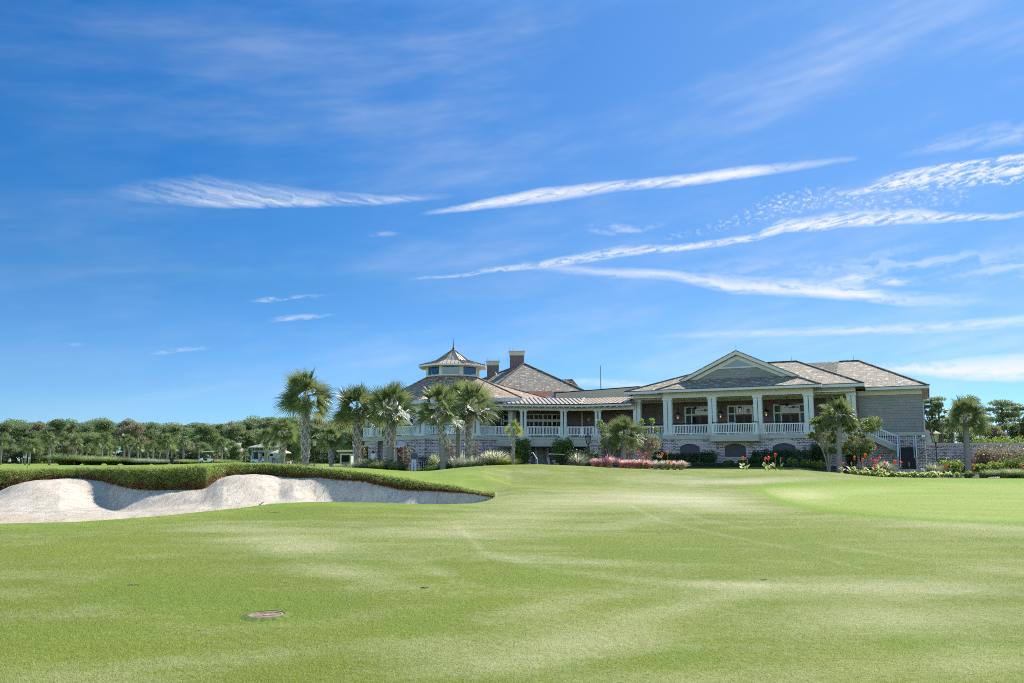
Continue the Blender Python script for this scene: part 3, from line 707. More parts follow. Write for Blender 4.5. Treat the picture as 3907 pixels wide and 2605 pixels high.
def rake(pts, label):
    o = thing('bunker_rake', label, 'rake', pts[0])
    mb = MB(); mb.tube(pts, .016, 6); mb.build('handle', M['black'], o)
    a = Vector(pts[0]); d = (Vector(pts[-1]) - a).normalized(); s_ = d.cross(Vector((0, 0, 1))).normalized()
    hb = MB(); hb.beam(tuple(a - s_ * .26), tuple(a + s_ * .26), .04, .03)
    for k in range(12):
        q = a + s_ * (-.24 + k * .0436); hb.tube([tuple(q), tuple(q - Vector((0, 0, .06)))], .006, 4)
    hb.build('rake_head', M['black'], o)
a = GP(962, float(flatY(1946)) + .6); b_ = at(1005, 1915, a.y + 1.05)
a0 = at(945, 1954, a.y - .75); rake([tuple(a0 + Vector((0, .25, -.02))), tuple(b_)], 'black bunker rake propped up out of the left bunker sand')
a = at(1738, 1929, 31.4); b_ = at(1800, 1920, 32.3); rake([tuple(a), tuple(b_)], 'thin dark rake lying flat near the right tip of the bunker')
# divots
for i, (px_, py_, s_) in enumerate([(540,2224,.045),(1630,2236,.04),(1057,1957,.10),(2895,2197,.035)]):
    Yd = float(flatY(py_)); p = GP(px_, Yd); mb = MB(); r_ = random.Random(i); vs = []
    k_ = 14
    for ring, hz in ((1, .002), (.55, .010)):
        for k in range(k_):
            a_ = 2 * math.pi * k / k_; q = s_ * ring * r_.uniform(.4, 1.2); vs.append((p.x + math.cos(a_) * q * 1.8, p.y + math.sin(a_) * q, p.z + hz + r_.uniform(0, .005)))
    fs = [(k, (k+1) % k_, (k+1) % k_ + k_, k + k_) for k in range(k_)] + [tuple(range(k_, 2*k_))]
    lab = ['brown divot left of the drain grate', 'brown divot beyond the drain grate, near the middle of the fairway', 'dark turf scar beside the rake at the bunker edge', 'dark scuff in the pale turf right of centre'][i]
    o = mb.raw(vs, fs).build('divot', plain('divot_soil', (.20, .14, .07), .95, .4, 40), None); tag(o, lab, 'divot')
# ---------------------------------------------------------------- clubhouse
FP = Frame(19.55, 71.5, -27.02)                      # pavilion front column line
ZF = 3.6
club = thing('clubhouse', 'long brick and shingle golf clubhouse with verandahs, gable and cupola', 'clubhouse', (5, 80, .5))
def railing(fr, u0, u1, v, zf, par, posts=3, left=True):
    mb = MB(fr); n = max(int((u1 - u0) / .14), 2)
    mb.box(u0, u1, v - .045, v + .045, zf + .86, zf + .95); mb.box(u0, u1, v - .03, v + .03, zf + .14, zf + .21); mb.box(u0, u1, v - .025, v + .025, zf + .03, zf + .07)
    for i in range(n + 1):
        u = u0 + (u1 - u0) * i / n; mb.box(u - .028, u + .028, v - .021, v + .021, zf + .212, zf + .858)
    for i in range(posts):
        u = u0 + .25 + (u1 - u0 - .5) * i / max(posts - 1, 1); mb.box(u - .04, u + .04, v - .04, v + .04, zf, zf + .138)
    for u in (u0 + .04, u1 - .04): mb.box(u - .05, u + .05, v - .05, v + .05, zf + .001, zf + .945)
    o = mb.build('railing', M['white'], par)
    hb = MB(fr); hb.tube([(u0 + .02, v, zf + 1.07), (u1 - .02, v, zf + 1.07)], .028, 6)
    for i in range(3):
        u = u0 + .1 + (u1 - u0 - .2) * i / 2; hb.tube([(u, v, zf + .95), (u, v, zf + 1.07)], .014, 5)
    hb.build('handrail', M['black'], o); return o
def sqcol(fr, u0, u1, v, z0, z1, par, seam=True, d=.42):
    mb = MB(fr); mid = (u0 + u1) / 2; g = .03 if seam else 0
    parts = ((u0, mid - g), (mid + g, u1)) if seam else ((u0, u1),)
    for a, b in parts:
        mb.box(a, b, v, v + d, z0 + .26, z1 - .16); mb.box(a - .03, b + (.03 if b == u1 else .0), v - .04, v + d + .04, z1 - .22, z1 - .165)
        mb.box(a + .03, b - .03, v - .012, v + .01, z0 + .5, z1 - .4)
    mb.box(u0 - .06, u1 + .06, v - .07, v + d + .07, z0, z0 + .14); mb.box(u0 - .03, u1 + .03, v - .04, v + d + .04, z0 + .141, z0 + .26)
    mb.box(u0 - .06, u1 + .06, v - .07, v + d + .07, z1 - .16, z1); return mb.build('column', M['column'], par)
def rcol(fr, u, v, z0, z1, par, r=.15):
    mb = MB(fr); h = z1 - z0
    mb.lathe(u, v, [(r * 1.45, z0 + .08), (r * 1.45, z0 + .13), (r * 1.25, z0 + .17), (r * 1.05, z0 + .2), (r * 1.04, z0 + h * .35), (r * .88, z1 - .2), (r * .9, z1 - .17), (r * 1.15, z1 - .12), (r * 1.2, z1 - .08)], 16)
    o = mb.build('column', M['column'], par, smooth=False)
    b = MB(fr); b.box(u - r * 1.5, u + r * 1.5, v - r * 1.5, v + r * 1.5, z0, z0 + .08); b.box(u - r * 1.35, u + r * 1.35, v - r * 1.35, v + r * 1.35, z1 - .08, z1); b.each('plinth', M['column'], o)
    for p in o.data.polygons: p.use_smooth = len(p.vertices) == 4
    return o
def rod(fr, u, v, z, par, h=.5):
    MB(fr).tube([(u, v, z - .1), (u, v, z + h)], [.022, .008], 5).build('lightning_rod', M['black'], par)

# ---- pavilion roofs
P = FP
uR0, uR1 = P.u(2502, 1491, -.85), P.u(3131, 1463, -.85)
uM0, uM1 = P.u(2384, 1498, .35), P.u(3294, 1458, .35)
ze, zm, pit = 7.72, 7.78, .42
vr = 7.0; zr = zm + pit * (vr - .35)
ur0, ur1 = P.u(2776, 1384, vr), P.u(3041, 1377, vr)
T = .1
mb = MB(P)
mb.slab([(uM0, .35, zm), (uM1, .35, zm), (ur1, vr, zr), (ur0, vr, zr)], T)
mb.slab([(uM1, .35, zm), (uM1, 13.6, zm), (ur1, vr, zr)], T)
mb.slab([(uM0, 13.6, zm), (uM0, .35, zm), (ur0, vr, zr)], T)
mb.slab([(uM1, 13.6, zm), (uM0, 13.6, zm), (ur0, vr, zr), (ur1, vr, zr)], T)
main_roof = mb.build('roof', M['shingle'], club); main_roof['label'] = 'sunlit tan cedar shingle roof over the gabled pavilion'
# portico roof
mb = MB(P); tt = 3.4
mb.slab([(uR0, -.85, ze), (uR1, -.85, ze), (uR1 - tt, -.85 + tt, ze + pit * tt), (uR0 + tt, -.85 + tt, ze + pit * tt)], T)
mb.slab([(uR0, .9, ze), (uR0, -.85, ze), (uR0 + tt, -.85 + tt, ze + pit * tt), (uR0 + tt, 4.1, ze + pit * tt)], T)
mb.slab([(uR1, -.85, ze), (uR1, .9, ze), (uR1 - tt, 4.1, ze + pit * tt), (uR1 - tt, -.85 + tt, ze + pit * tt)], T)
mb.build('roof', M['shingle'], club)
# gable
gv = 1.1
gl, gr = P.u(2591, 1458, gv), P.u(3047, 1433, gv); gc = (gl + gr) / 2; gw = (gr - gl) / 2
gz0 = ze + pit * (gv + .85) + .06; gz1 = P.z(2809, 1335, gv)
mb = MB(P)
mb.slab([(gl, gv - .05, gz0 + .1), (gc, gv - .05, gz1), (gc, 8.6, gz1), (gl, 8.6, gz0 + .1)][::-1], .09)
mb.slab([(gc, gv - .05, gz1), (gr, gv - .05, gz0 + .1), (gr, 8.6, gz0 + .1), (gc, 8.6, gz1)][::-1], .09)
mb.build('roof', M['shingle'], club)
def tri(f0, f1, hw0, hw1):     # trapezoid in the gable by height fraction and half width fraction
    h = gz1 - gz0
    return [(gc - gw * hw0, gz0 + h * f0), (gc + gw * hw0, gz0 + h * f0), (gc + gw * hw1, gz0 + h * f1), (gc - gw * hw1, gz0 + h * f1)]
h = gz1 - gz0
gab = MB(P).prism([(gc - gw * .97, gz0 - .12), (gc + gw * .97, gz0 - .12), (gc, gz1 - .12)], gv + .42, gv + .6).build('gable', M['siding'], club)
mb = MB(P)
for sg in (-1, 1):
    o1, i1 = (gc + sg * gw, gz0 + .02), (gc + sg * gw * .90, gz0 - .02)
    q = [(gc + sg * gw * 1.0, gz0 + .0), (gc, gz1 - .09), (gc, gz1 - .40), (gc + sg * gw * .89, gz0 - .0)]
    mb.prism(q if sg < 0 else q[::-1], gv - .03, gv + .05)                     # barge board
    q = [(gc + sg * gw * .885, gz0 - .0), (gc, gz1 - .44), (gc, gz1 - .80), (gc + sg * gw * .745, gz0 - .0)]
    mb.prism(q if sg < 0 else q[::-1], gv + .34, gv + .418)                     # inner frieze
q = tri(.385, .435, .46, .42); mb.prism(q, gv + .33, gv + .415)
mb.build('gable_trim', M['cream'], gab)
mb = MB(P); mb.prism([(gc - gw * .41, gz0 + h * .44), (gc + gw * .41, gz0 + h * .44), (gc, gz1 - .80)], gv + .36, gv + .417); mb.build('louver', M['bluegrey'], gab)
mb = MB(P)
mb.face((gl + .1, gv, gz0 - .02), (gc, gv, gz1 - .12), (gc, gv + .42, gz1 - .12), (gl + .1, gv + .42, gz0 - .02)); mb.face((gc, gv, gz1 - .12), (gr - .1, gv, gz0 - .02), (gr - .1, gv + .42, gz0 - .02), (gc, gv + .42, gz1 - .12)); mb.build('soffit', M['soffit'], gab)
rod(P, gc, gv + .1, gz1, club); rod(P, ur1 - .5, vr, zr, club)
# wing roof
vw = 2.6; uW1 = P.u(3521, 1560, vw); ueW = P.u(3543, 1468, 1.7); zw = P.z(3420, 1476, 1.7) + .08
vrw = 9.0; zrw = zw + pit * (vrw - 1.7); uw0, uw1 = P.u(3090, 1396, vrw), P.u(3276, 1384, vrw)
uWL = uM1 - 2.5
mb = MB(P)
mb.slab([(uWL, 1.7, zw), (ueW, 1.7, zw), (uw1, vrw, zrw), (uWL, vrw, zrw)], T)
mb.slab([(ueW, 1.7, zw), (ueW, 16.3, zw), (uw1, vrw, zrw)], T)
mb.slab([(ueW, 16.3, zw), (uWL, 16.3, zw), (uWL, vrw, zrw), (uw1, vrw, zrw)], T)
mb.slab([(uw0 - 2, vrw, zrw), (uWL, vrw, zrw), (uWL, 1.7 + 2, zw + pit * 2), (uw0 - 2, vrw - .5, zrw - .2)], T)
wr = mb.build('roof', M['shingle'], club); wr['label'] = 'weathered shingle hip roof over the windowless right wing'
rod(P, uw1 - .4, vrw, zrw, club)
# hip and ridge caps
def cap(fr, pts, par, mat='shingle_old'):
    mb = MB(fr)
    for a, b in zip(pts[:-1], pts[1:]): mb.beam((a[0], a[1], a[2] + .03), (b[0], b[1], b[2] + .03), .22, .07)
    mb.build('ridge_cap', M[mat], par)
cap(P, [(uM0, .35, zm), (ur0, vr, zr), (ur1, vr, zr), (uM1, .35, zm)], main_roof)
cap(P, [(ueW, 1.7, zw), (uw1, vrw, zrw), (uWL, vrw, zrw)], wr)
cap(P, [(uR0, -.85, ze), (uR0 + tt, -.85 + tt, ze + pit * tt)], main_roof); cap(P, [(uR1, -.85, ze), (uR1 - tt, -.85 + tt, ze + pit * tt)], main_roof)
# fascias and soffits
mb = MB(P)
mb.box(uR0 - .02, uR1 + .02, -.90, -.852, ze - .27, ze - .02); mb.box(uR0 - .03, uR0 + .03, -.851, .9, ze - .27, ze - .02); mb.box(uR1 - .03, uR1 + .03, -.851, .9, ze - .27, ze - .02)
mb.box(uM0 - .02, uR0 - .06, .30, .348, zm - .30, zm - .02); mb.box(uR1 + .06, uM1 + .03, .30, .348, zm - .30, zm - .02); mb.box(uM1 - .02, uM1 + .04, .35, 2.2, zm - .30, zm - .02); mb.box(uM0 - .04, uM0 + .02, .35, 13.6, zm - .3, zm - .02)
mb.box(uM1 + .06, ueW + .02, 1.65, 1.698, zw - .27, zw - .02); mb.box(ueW - .02, ueW + .04, 1.7, 16.3, zw - .27, zw - .02)
mb.build('fascia', M['fascia'], club)
mb = MB(P); mb.box(uR0 - .03, uR1 + .03, -.93, -.902, ze - .055, ze + .0); mb.box(uR1 + .1, uM1 + .05, .27, .298, zm - .055, zm); mb.box(uM0 - .03, uR0 - .1, .27, .298, zm - .055, zm); mb.box(uM1 + .1, ueW + .05, 1.62, 1.648, zw - .055, zw); mb.build('gutter_edge', M['black'], club)
mb = MB(P)
mb.box(uR0 + .05, uR1 - .05, -.84, .1, ze - .262, ze - .2); mb.box(uM0 + .05, uM1 - .05, .36, 1.3, zm - .29, zm - .22); mb.box(uM1 + .08, ueW - .05, 1.71, vw, zw - .262, zw - .2); mb.box(uW1, ueW - .05, vw + .001, 16, zw - .262, zw - .2)
mb.build('soffit', M['soffit'], club)
# beams over the columns
ZC = 6.98
cA = [(P.u(2531, 1590), P.u(2563, 1590)), (P.u(2702, 1585), P.u(2733, 1585)), (P.u(2875, 1580), P.u(2908, 1580)), (P.u(3068, 1570), P.u(3104, 1570))]
cF = (P.u(2416, 1600, 1.2), P.u(2444, 1600, 1.2)); cE = (P.u(3232, 1560, 1.2), P.u(3266, 1560, 1.2))
mb = MB(P)
mb.box(cA[0][0] - .02, cA[3][1] + .02, .02, .44, ZC, ze - .263)
mb.box(cF[0] - .02, cA[0][0] - .021, 1.22, 1.62, ZC, zm - .291); mb.box(cA[3][1] + .021, cE[1] + .02, 1.22, 1.62, ZC, zm - .291)
mb.box(cA[0][0], cA[0][0] + .4, .441, 1.22, ZC, zm - .291); mb.box(cA[3][1] - .4, cA[3][1], .441, 1.22, ZC, zm - .291)
mb.box(cE[1] + .021, uW1 + .02, vw - .05, vw + .05, zw - .27 - .38, zw - .263)
mb.build('beam', M['cream'], club)
for a, b in cA: sqcol(P, a, b, 0, ZF, ZC, club)
sqcol(P, *cF, 1.2, ZF, ZC, club); sqcol(P, *cE, 1.2, ZF, ZC, club)
# verandah ceiling, deck and back wall
vb = 4.3; uL, uRr = cF[0] - .3, cE[1] - .05
mb = MB(P); mb.box(uL, uRr, .45, vb, ZC + .12, ZC + .2); mb.build('ceiling', M['soffit'], club)
mb = MB(P); mb.box(uL, uRr, vb - .1, vb - .001, ZC - .12, ZC + .118); mb.box(uL + .5, uRr - .4, 2.2, 2.4, ZC - .02, ZC + .119); mb.build('ceiling_trim', M['cream'], club)
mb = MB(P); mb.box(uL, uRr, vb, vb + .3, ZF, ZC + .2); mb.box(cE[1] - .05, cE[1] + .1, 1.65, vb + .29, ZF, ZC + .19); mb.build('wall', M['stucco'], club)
mb = MB(P); mb.box(cA[0][0] - .05, cA[3][1] + .05, .1, vb - .001, ZF - .25, ZF - .003); mb.box(uL - .3, cA[0][0] - .051, 1.25, vb - .001, ZF - .25, ZF - .003); mb.box(cA[3][1] + .051, uRr + .3, 1.25, vb - .001, ZF - .25, ZF - .003); mb.build('deck', M['stone'], club)
# ledges
yb = .08
mb = MB(P); mb.box(cA[0][0] - .12, cA[3][1] + .12, yb - .12, yb - .001, ZF - .34, ZF - .001); mb.box(uL - .3, cA[0][0] - .121, 1.1, 1.249, ZF - .34, ZF - .001); mb.box(cA[3][1] + .121, uRr + .2, 1.1, 1.249, ZF - .34, ZF - .001); mb.build('ledge', M['stone'], club)
bu0, bu1 = P.u(2711, 1665, -.9), P.u(2895, 1665, -.9)
mb = MB(P); mb.box(bu0, bu1, -.95, yb - .13, ZF - .52, ZF - .05); mb.box(bu0 + .06, bu1 - .06, -.9, yb - .131, ZF - .049, ZF + .01); mb.box(bu0 - .03, bu1 + .03, -.98, yb - .132, ZF - .58, ZF - .521); mb.build('balcony', M['stone'], club)
# rails
railing(P, cA[0][1] + .02, cA[1][0] - .02, .22, ZF, club); railing(P, cA[2][1] + .02, cA[3][0] - .02, .22, ZF, club)
railing(P, bu0 + .12, bu1 - .12, -.82, ZF + .01, club, 4)
railing(P, cF[1] + .02, cA[0][0] - .05, 1.4, ZF, club); railing(P, cA[3][1] + .05, cE[0] - .02, 1.4, ZF, club)
fb = Frame(*P.P(bu0 + .15, -.80, 0)[:2], -27.02 + 90); railing(fb, 0, .95, 0, ZF + .01, club, 2)
fb = Frame(*P.P(bu1 - .15, -.80, 0)[:2], -27.02 + 90); railing(fb, 0, .95, 0, ZF + .01, club, 2)
# brick base with arched recesses
ZG = .4
arches = [(P.u(2594.5, 1710, yb), P.u(2669, 1710, yb)), (P.u(2765, 1710, yb), P.u(2845.5, 1710, yb)), (P.u(2949, 1710, yb), P.u(3035, 1710, yb))]
def arch_wall(fr, u0, u1, v, d, z0, z1, ops, zsp, rise, zs, mat, par):
    mb = MB(fr); cur = u0
    for a, b in ops:
        mb.box(cur, a, v, v + d, z0, z1); mb.box(a, b, v, v + d, z0, zs)
        n = 10; pts = [(a, z1), (a, zsp)]
        c = (a + b) / 2; hw = (b - a) / 2
        for i in range(1, n): q = -1 + 2 * i / n; pts.append((c + hw * q, zsp + rise * (1 - q * q)))
        pts += [(b, zsp), (b, z1)]
        for i in range(1, len(pts) - 2):
            p0, p1 = pts[i], pts[i + 1]; mb.prism([(p0[0], p0[1]), (p1[0], p1[1]), (p1[0], z1), (p0[0], z1)], v, v + d)
        cur = b
    mb.box(cur, u1, v, v + d, z0, z1); wall = mb.build('wall', mat, par)
    for a, b in ops:
        c = (a + b) / 2; hw = (b - a) / 2
        MB(fr).box(a - .05, b + .05, v + d + .001, v + d + .05, zs - .05, zsp + rise + .1).build('window_panel', M['panel'], wall)
        fr_ = MB(fr); n = 12; 
        for i in range(n):
            q0, q1 = -1 + 2 * i / n, -1 + 2 * (i + 1) / n; g = .06
            def pt(q, e): return (c + (hw + e * .5) * q, zsp + (rise) * (1 - q * q) + e)
            k0, k1 = q0 + .02, q1 - .02
            fr_.prism([pt(k0, .0), pt(k1, .0), pt(k1 * 1.03, .34), pt(k0 * 1.03, .34)], v - .02, v + .005)
        fr_.build('brick_arch', M['archbrick'], wall)
        MB(fr).box(a - .12, b + .12, v - .03, v + .02, zs - .1, zs - .002).build('sill', M['archbrick'], wall)
    return wall
M['archbrick'] = plain('arch_brick', (.60, .56, .53), .9, .25, 9)
zsp = P.z(2700, 1704, yb); zsill = P.z(2800, 1744, yb)
arch_wall(P, cA[0][0] - .08, cA[3][1] + .08, yb, .14, ZG, ZF - .341, arches, zsp, .27, zsill, M['brick'], club)
mb = MB(P)
for a, b in cA: mb.box(a - .1, b + .1, yb - .06, yb - .003, ZG, ZF - .342)
mb.box(arches[1][0] - .75, arches[1][0] - .5, yb - .05, yb - .002, ZG, ZF - .42); mb.box(arches[1][1] + .5, arches[1][1] + .75, yb - .05, yb - .002, ZG, ZF - .42)
mb.each('pilaster', M['brick'], club)
mb = MB(P)
mb.box(uL - .3, cA[0][0] - .081, 1.2, 1.5, ZG, ZF - .342); mb.box(cA[0][0] - .08, cA[0][0] + .1, yb + .141, 1.5, ZG, ZF - .342)
mb.box(cA[3][1] + .081, cE[1] + .05, 1.2, 1.5, ZG, ZF - .342); mb.box(cA[3][1] - .1, cA[3][1] + .08, yb + .141, 1.5, ZG, ZF - .342)
mb.box(cE[1] + .051, uW1, vw, vw + .4, ZG, ZF - .25); mb.box(uW1 - .3, uW1 + .004, vw + .401, 15.5, ZG, ZF - .25)
mb.each('wall', M['brick'], club)
# wing: shingled wall, trim board, side windows
mb = MB(P); mb.box(cE[1] + .101, uW1 - .001, vw + .02, vw + .3, ZF + .12, zw - .63); mb.box(uW1 - .3, uW1, vw + .301, 15.4, ZF + .12, zw - .25); wg = mb.each('wall', M['siding'], club)[0]; wg['label'] = 'windowless grey shingled wall of the right wing'
mb = MB(P); mb.box(cE[1] + .102, uW1 + .1, vw - .08, vw + .019, ZF - .18, ZF + .12); mb.box(uW1 + .001, uW1 + .1, vw + .02, 15.5, ZF - .18, ZF + .12); mb.build('ledge', M['stone'], club)
for k in range(2):
    v0 = 3.6 + k * 2.6; w_ = MB(P).box(uW1 + .001, uW1 + .08, v0, v0 + 1.5, ZF + .3, ZF + 2.6).build('window', M['white'], club)
    MB(P).box(uW1 + .081, uW1 + .09, v0 + .1, v0 + 1.4, ZF + .4, ZF + 2.5).build('pane', M['glass'], w_)
# porch windows: side lights, double door, transom
def porch_window(ul, zt, w):
    v = vb - .09; r_ = ul + w
    fr_ = MB(P); Z0 = ZF
    fr_.box(ul, r_, v, v + .088, zt - .14, zt); 
    for a in (ul, r_ - .13): fr_.box(a, a + .13, v, v + .088, Z0, zt - .141)
    s1, s2 = ul + .62, r_ - .62 - .0
    for a in (s1, s2 - .1): fr_.box(a, a + .1, v + .002, v + .087, Z0, zt - .142)
    ztm = zt - .72; fr_.box(ul + .131, r_ - .131, v - .002, v + .086, ztm - .12, ztm)
    fr_.box((ul + r_) / 2 - .03, (ul + r_) / 2 + .03, v + .004, v + .085, ztm + .001, zt - .143)
    for a, b in ((ul + .13, s1), (s2, r_ - .13)): fr_.box(a, b, v + .006, v + .084, Z0 + 1.2, Z0 + 1.26)
    win = fr_.build('window', M['cream'], club)
    MB(P).box(ul + .13, s1, v + .03, v + .05, Z0 + .05, zt - .15).build('pane', M['teal'], win)
    MB(P).box(s2, r_ - .13, v + .03, v + .05, Z0 + .05, zt - .15).build('pane', M['teal'], win)
    MB(P).box(s1 + .1, s2 - .1, v + .03, v + .05, ztm, zt - .14).build('transom', M['skyglass'], win)
    dr = MB(P); c = (s1 + s2) / 2
    for a, b in ((s1 + .1, c - .01), (c + .01, s2 - .1)): 
        dr.box(a, a + .09, v + .02, v + .06, Z0 + .02, ztm - .121); dr.box(b - .09, b, v + .02, v + .06, Z0 + .02, ztm - .121); dr.box(a + .09, b - .09, v + .02, v + .06, Z0 + .02, Z0 + .3); dr.box(a + .09, b - .09, v + .02, v + .06, ztm - .25, ztm - .121)
    d_ = dr.build('door', M['doorwood'], win)
    MB(P).box(s1 + .1, s2 - .1, v + .061, v + .07, Z0 + .05, ztm - .13).build('pane', M['glass'], win)
M['doorwood'] = plain('door_brown', (.10, .06, .045), .5, .2, 3); M['skyglass'] = mat_glass('sky_tinted_glass', (.10, .16, .22), .02, .8)  # transom glass: blue of the reflected sky put into its base colour
for px_, py_ in ((2611, 1556), (2774, 1548), (2949, 1541)):
    u_, z_ = P.hit(px_, py_, vb - .09); porch_window(u_, 6.42, 2.95)
# exterior stair at the right wing
mb = MB(P)
us0, us1 = P.u(3300, 1640, 1.2), P.u(3424, 1690, 1.2); zl0 = ZF; zl1 = 2.45
st = thing('staircase', 'outdoor stair with white balustrade descending along the right wing of the clubhouse', 'staircase', P.P(us1, 0, .6))
nst = 7; run = (us1 - us0) / nst
for i in range(nst):
    u = us0 + i * run; z1 = zl0 - (i + 1) * (zl0 - zl1) / nst; mb.box(u, u + run + .01, 1.25, vw - .1, z1 - .2, z1)
ul2 = P.u(3486, 1700, .9) + .25
mb.box(us1 + .012, ul2, 1.0, vw - .1, zl1 - .2, zl1)
zb2 = .75; nf = 9
for i in range(nf):
    z1 = zl1 - (i + 1) * (zl1 - zb2) / nf; v1 = 1.0 - i * .30; mb.box(us1 + .1, ul2 - .1, v1 - .31, v1 - .001, z1 - .25, z1)
mb.build('steps', plain('stair_shade', (.035, .034, .038), .85, .2), st)  # steps coloured near black for the shade on the risers
mb = MB(P)
mb.prism([(us0, zl0 - .35), (us1 + .05, zl1 - .42), (us1 + .05, zl1 - .02), (us0, zl0 + .02)], 1.12, 1.24)
mb.build('stringer', M['stone'], st)
rl = MB(P); 
def sl(u, e): return zl0 + (u - us0) / (us1 - us0) * (zl1 - zl0) + e
rl.beam((us0, 1.2, sl(us0, .90)), (us1, 1.2, sl(us1, .90)), .09, .10); rl.beam((us0, 1.2, sl(us0, .16)), (us1, 1.2, sl(us1, .16)), .06, .08); rl.beam((us0, 1.2, sl(us0, .06)), (us1, 1.2, sl(us1, .06)), .05, .04)
k_ = int((us1 - us0) / .16)
for i in range(k_ + 1):
    u = us0 + (us1 - us0) * i / k_; rl.box(u - .022, u + .022, 1.178, 1.222, sl(u, .18), sl(u, .88))
rl.build('balustrade', M['white'], st)
nb = MB(P)
for u in (us1 + .06, ul2 - .06):
    nb.box(u - .07, u + .07, .93, 1.07, zl1 - .3, zl1 + 1.12)
    nb.box(u - .07, u + .07, 1.0 - nf * .3 - .1, 1.0 - nf * .3 + .06, zb2 - .3, zb2 + .95)
nb.each('newel', plain('newel_grey', (.30, .33, .36), .5, .08), st)
sl2 = MB(P)
for u in (us1 + .06, ul2 - .06):
    a_, b_ = (u, .93, zl1 + .95), (u, 1.0 - nf * .3, zb2 + .88)
    sl2.beam(a_, b_, .07, .08); sl2.beam((u, .93, zl1 + .1), (u, 1.0 - nf * .3, zb2 + .12), .06, .10)
    for i in range(14):
        q = i / 13; v = a_[1] + (b_[1] - a_[1]) * q; za = zl1 + .12 + (zb2 + .1 - zl1 - .12) * q; sl2.box(u - .02, u + .02, v - .02, v + .02, za, za + .80)
sl2.build('balustrade', M['white'], st)
hr = MB(P)
for u, sg in ((us1 + .22, 1), (ul2 - .22, -1)):
    hr.tube([(u + sg * .45, 1.1, zl1 + .62), (u + sg * .5, 1.1, zl1 + .75), (u + sg * .4, 1.1, zl1 + .9), (u, .95, zl1 + .93), (u, 1.0 - nf * .3, zb2 + .8), (u, 1.0 - nf * .3 - .25, zb2 + .8), (u, 1.0 - nf * .3 - .25, zb2 + .1)] if sg > 0 else [(u, .95, zl1 + .93), (u, 1.0 - nf * .3 - .1, zb2 + .85)], .024, 6)
hr.build('handrail', M['white'], st)
mb = MB(P); 
for u in (us1 - .55, ul2 + .1): mb.box(u, u + .5, 1.0 - nf * .3 - .4, 1.0 - nf * .3 + .3, .2, 1.0)
mb.box(us1 - .04, ul2 + .09, 1.0 - nf * .3 - .35, 1.0 - nf * .3 - .0, .2, .74); mb.each('brick_plinth', M['brick'], st)

# hanging things on the pavilion porch
def fan(px_, py_, label):
    u, z = P.hit(px_, py_, 2.3); o = thing('ceiling_fan', label, 'ceiling fan', P.P(u, 2.3, z), 'ceiling fans on the porch')
    MB(P).tube([(u, 2.3, z), (u, 2.3, ZC + .13)], .022, 6).build('downrod', M['black'], o)
    MB(P).lathe(u, 2.3, [(.05, z + .14), (.14, z + .1), (.16, z), (.12, z - .08), (.05, z - .12)], 12).build('motor', M['black'], o)
    for k in range(5):
        a = 2 * math.pi * k / 5 + .3; c, s_ = math.cos(a), math.sin(a); b = MB(P)
        q = [(.14, -.03), (.25, -.075), (.82, -.085), (.86, 0), (.82, .085), (.25, .075), (.14, .03)]
        b.add([(u + r * c - w * s_, 2.3 + r * s_ + w * c, z + .02 + w * .25) for r, w in q] + [(u + r * c - w * s_, 2.3 + r * s_ + w * c, z + w * .25) for r, w in q],
              [tuple(range(7)), tuple(range(13, 6, -1))] + [(i, i + 7, (i + 1) % 7 + 7, (i + 1) % 7) for i in range(7)]); b.build('blade', M['black'], o)
fan(2652, 1557, 'black ceiling fan in the left bay of the gabled porch'); fan(3002, 1544, 'black ceiling fan in the right bay of the gabled porch')
def lantern_mesh(fr, u, v, z, s, o, lit=True, bracket=False, post=False):
    b = MB(fr)
    r0, r1, h = .17 * s, .11 * s, .42 * s
    for sx in (-1, 1):
        for sy in (-1, 1): b.beam((u + sx * r0, v + sy * r0, z + h), (u + sx * r1, v + sy * r1, z), .022 * s, .022 * s)
    b.box(u - r1 - .015, u + r1 + .015, v - r1 - .015, v + r1 + .015, z - .03 * s, z); b.box(u - r0 - .02, u + r0 + .02, v - r0 - .02, v + r0 + .02, z + h, z + h + .025 * s)
    rr = r0 * 1.35
    b.add([(u - rr, v - rr, z + h + .026 * s), (u + rr, v - rr, z + h + .026 * s), (u + rr, v + rr, z + h + .026 * s), (u - rr, v + rr, z + h + .026 * s), (u, v, z + h + .2 * s)], [(3, 2, 1, 0), (0, 1, 4), (1, 2, 4), (2, 3, 4), (3, 0, 4)])
    b.tube([(u, v, z + h + .16 * s), (u, v, z + h + .28 * s)], [.02 * s, .01 * s], 5)
    if bracket:
        b.tube([(u, v, z + h + .15 * s), (u, v, z + h + .55 * s), (u, v + .16, z + h + .66 * s), (u, v + .30, z + h + .5 * s), (u, v + .32, z + h + .1 * s)], .018, 6); b.box(u - .05, u + .05, v + .28, v + .33, z + h * .3, z + h + .2)
    fr_ = b.build('lantern_frame', M['black'], o)
    g = MB(fr); k = .93
    g.add([(u + sx * r1 * k, v + sy * r1 * k, z + .01) for sx, sy in ((-1,-1),(1,-1),(1,1),(-1,1))] + [(u + sx * r0 * k, v + sy * r0 * k, z + h - .01) for sx, sy in ((-1,-1),(1,-1),(1,1),(-1,1))], [(0,1,5,4),(1,2,6,5),(2,3,7,6),(3,0,4,7)]); g.build('lantern_glass', M['lglass'], o)
    MB(fr).lathe(u, v, [(.02 * s, z + .02), (.035 * s, z + .08 * s), (.004, z + .2 * s)], 8).build('flame' if lit else 'bulb', M['flame'] if lit else M['frost'], o)
M['lglass'] = mat_clear('lantern_glass_clear', (.85, .85, .8), .35)
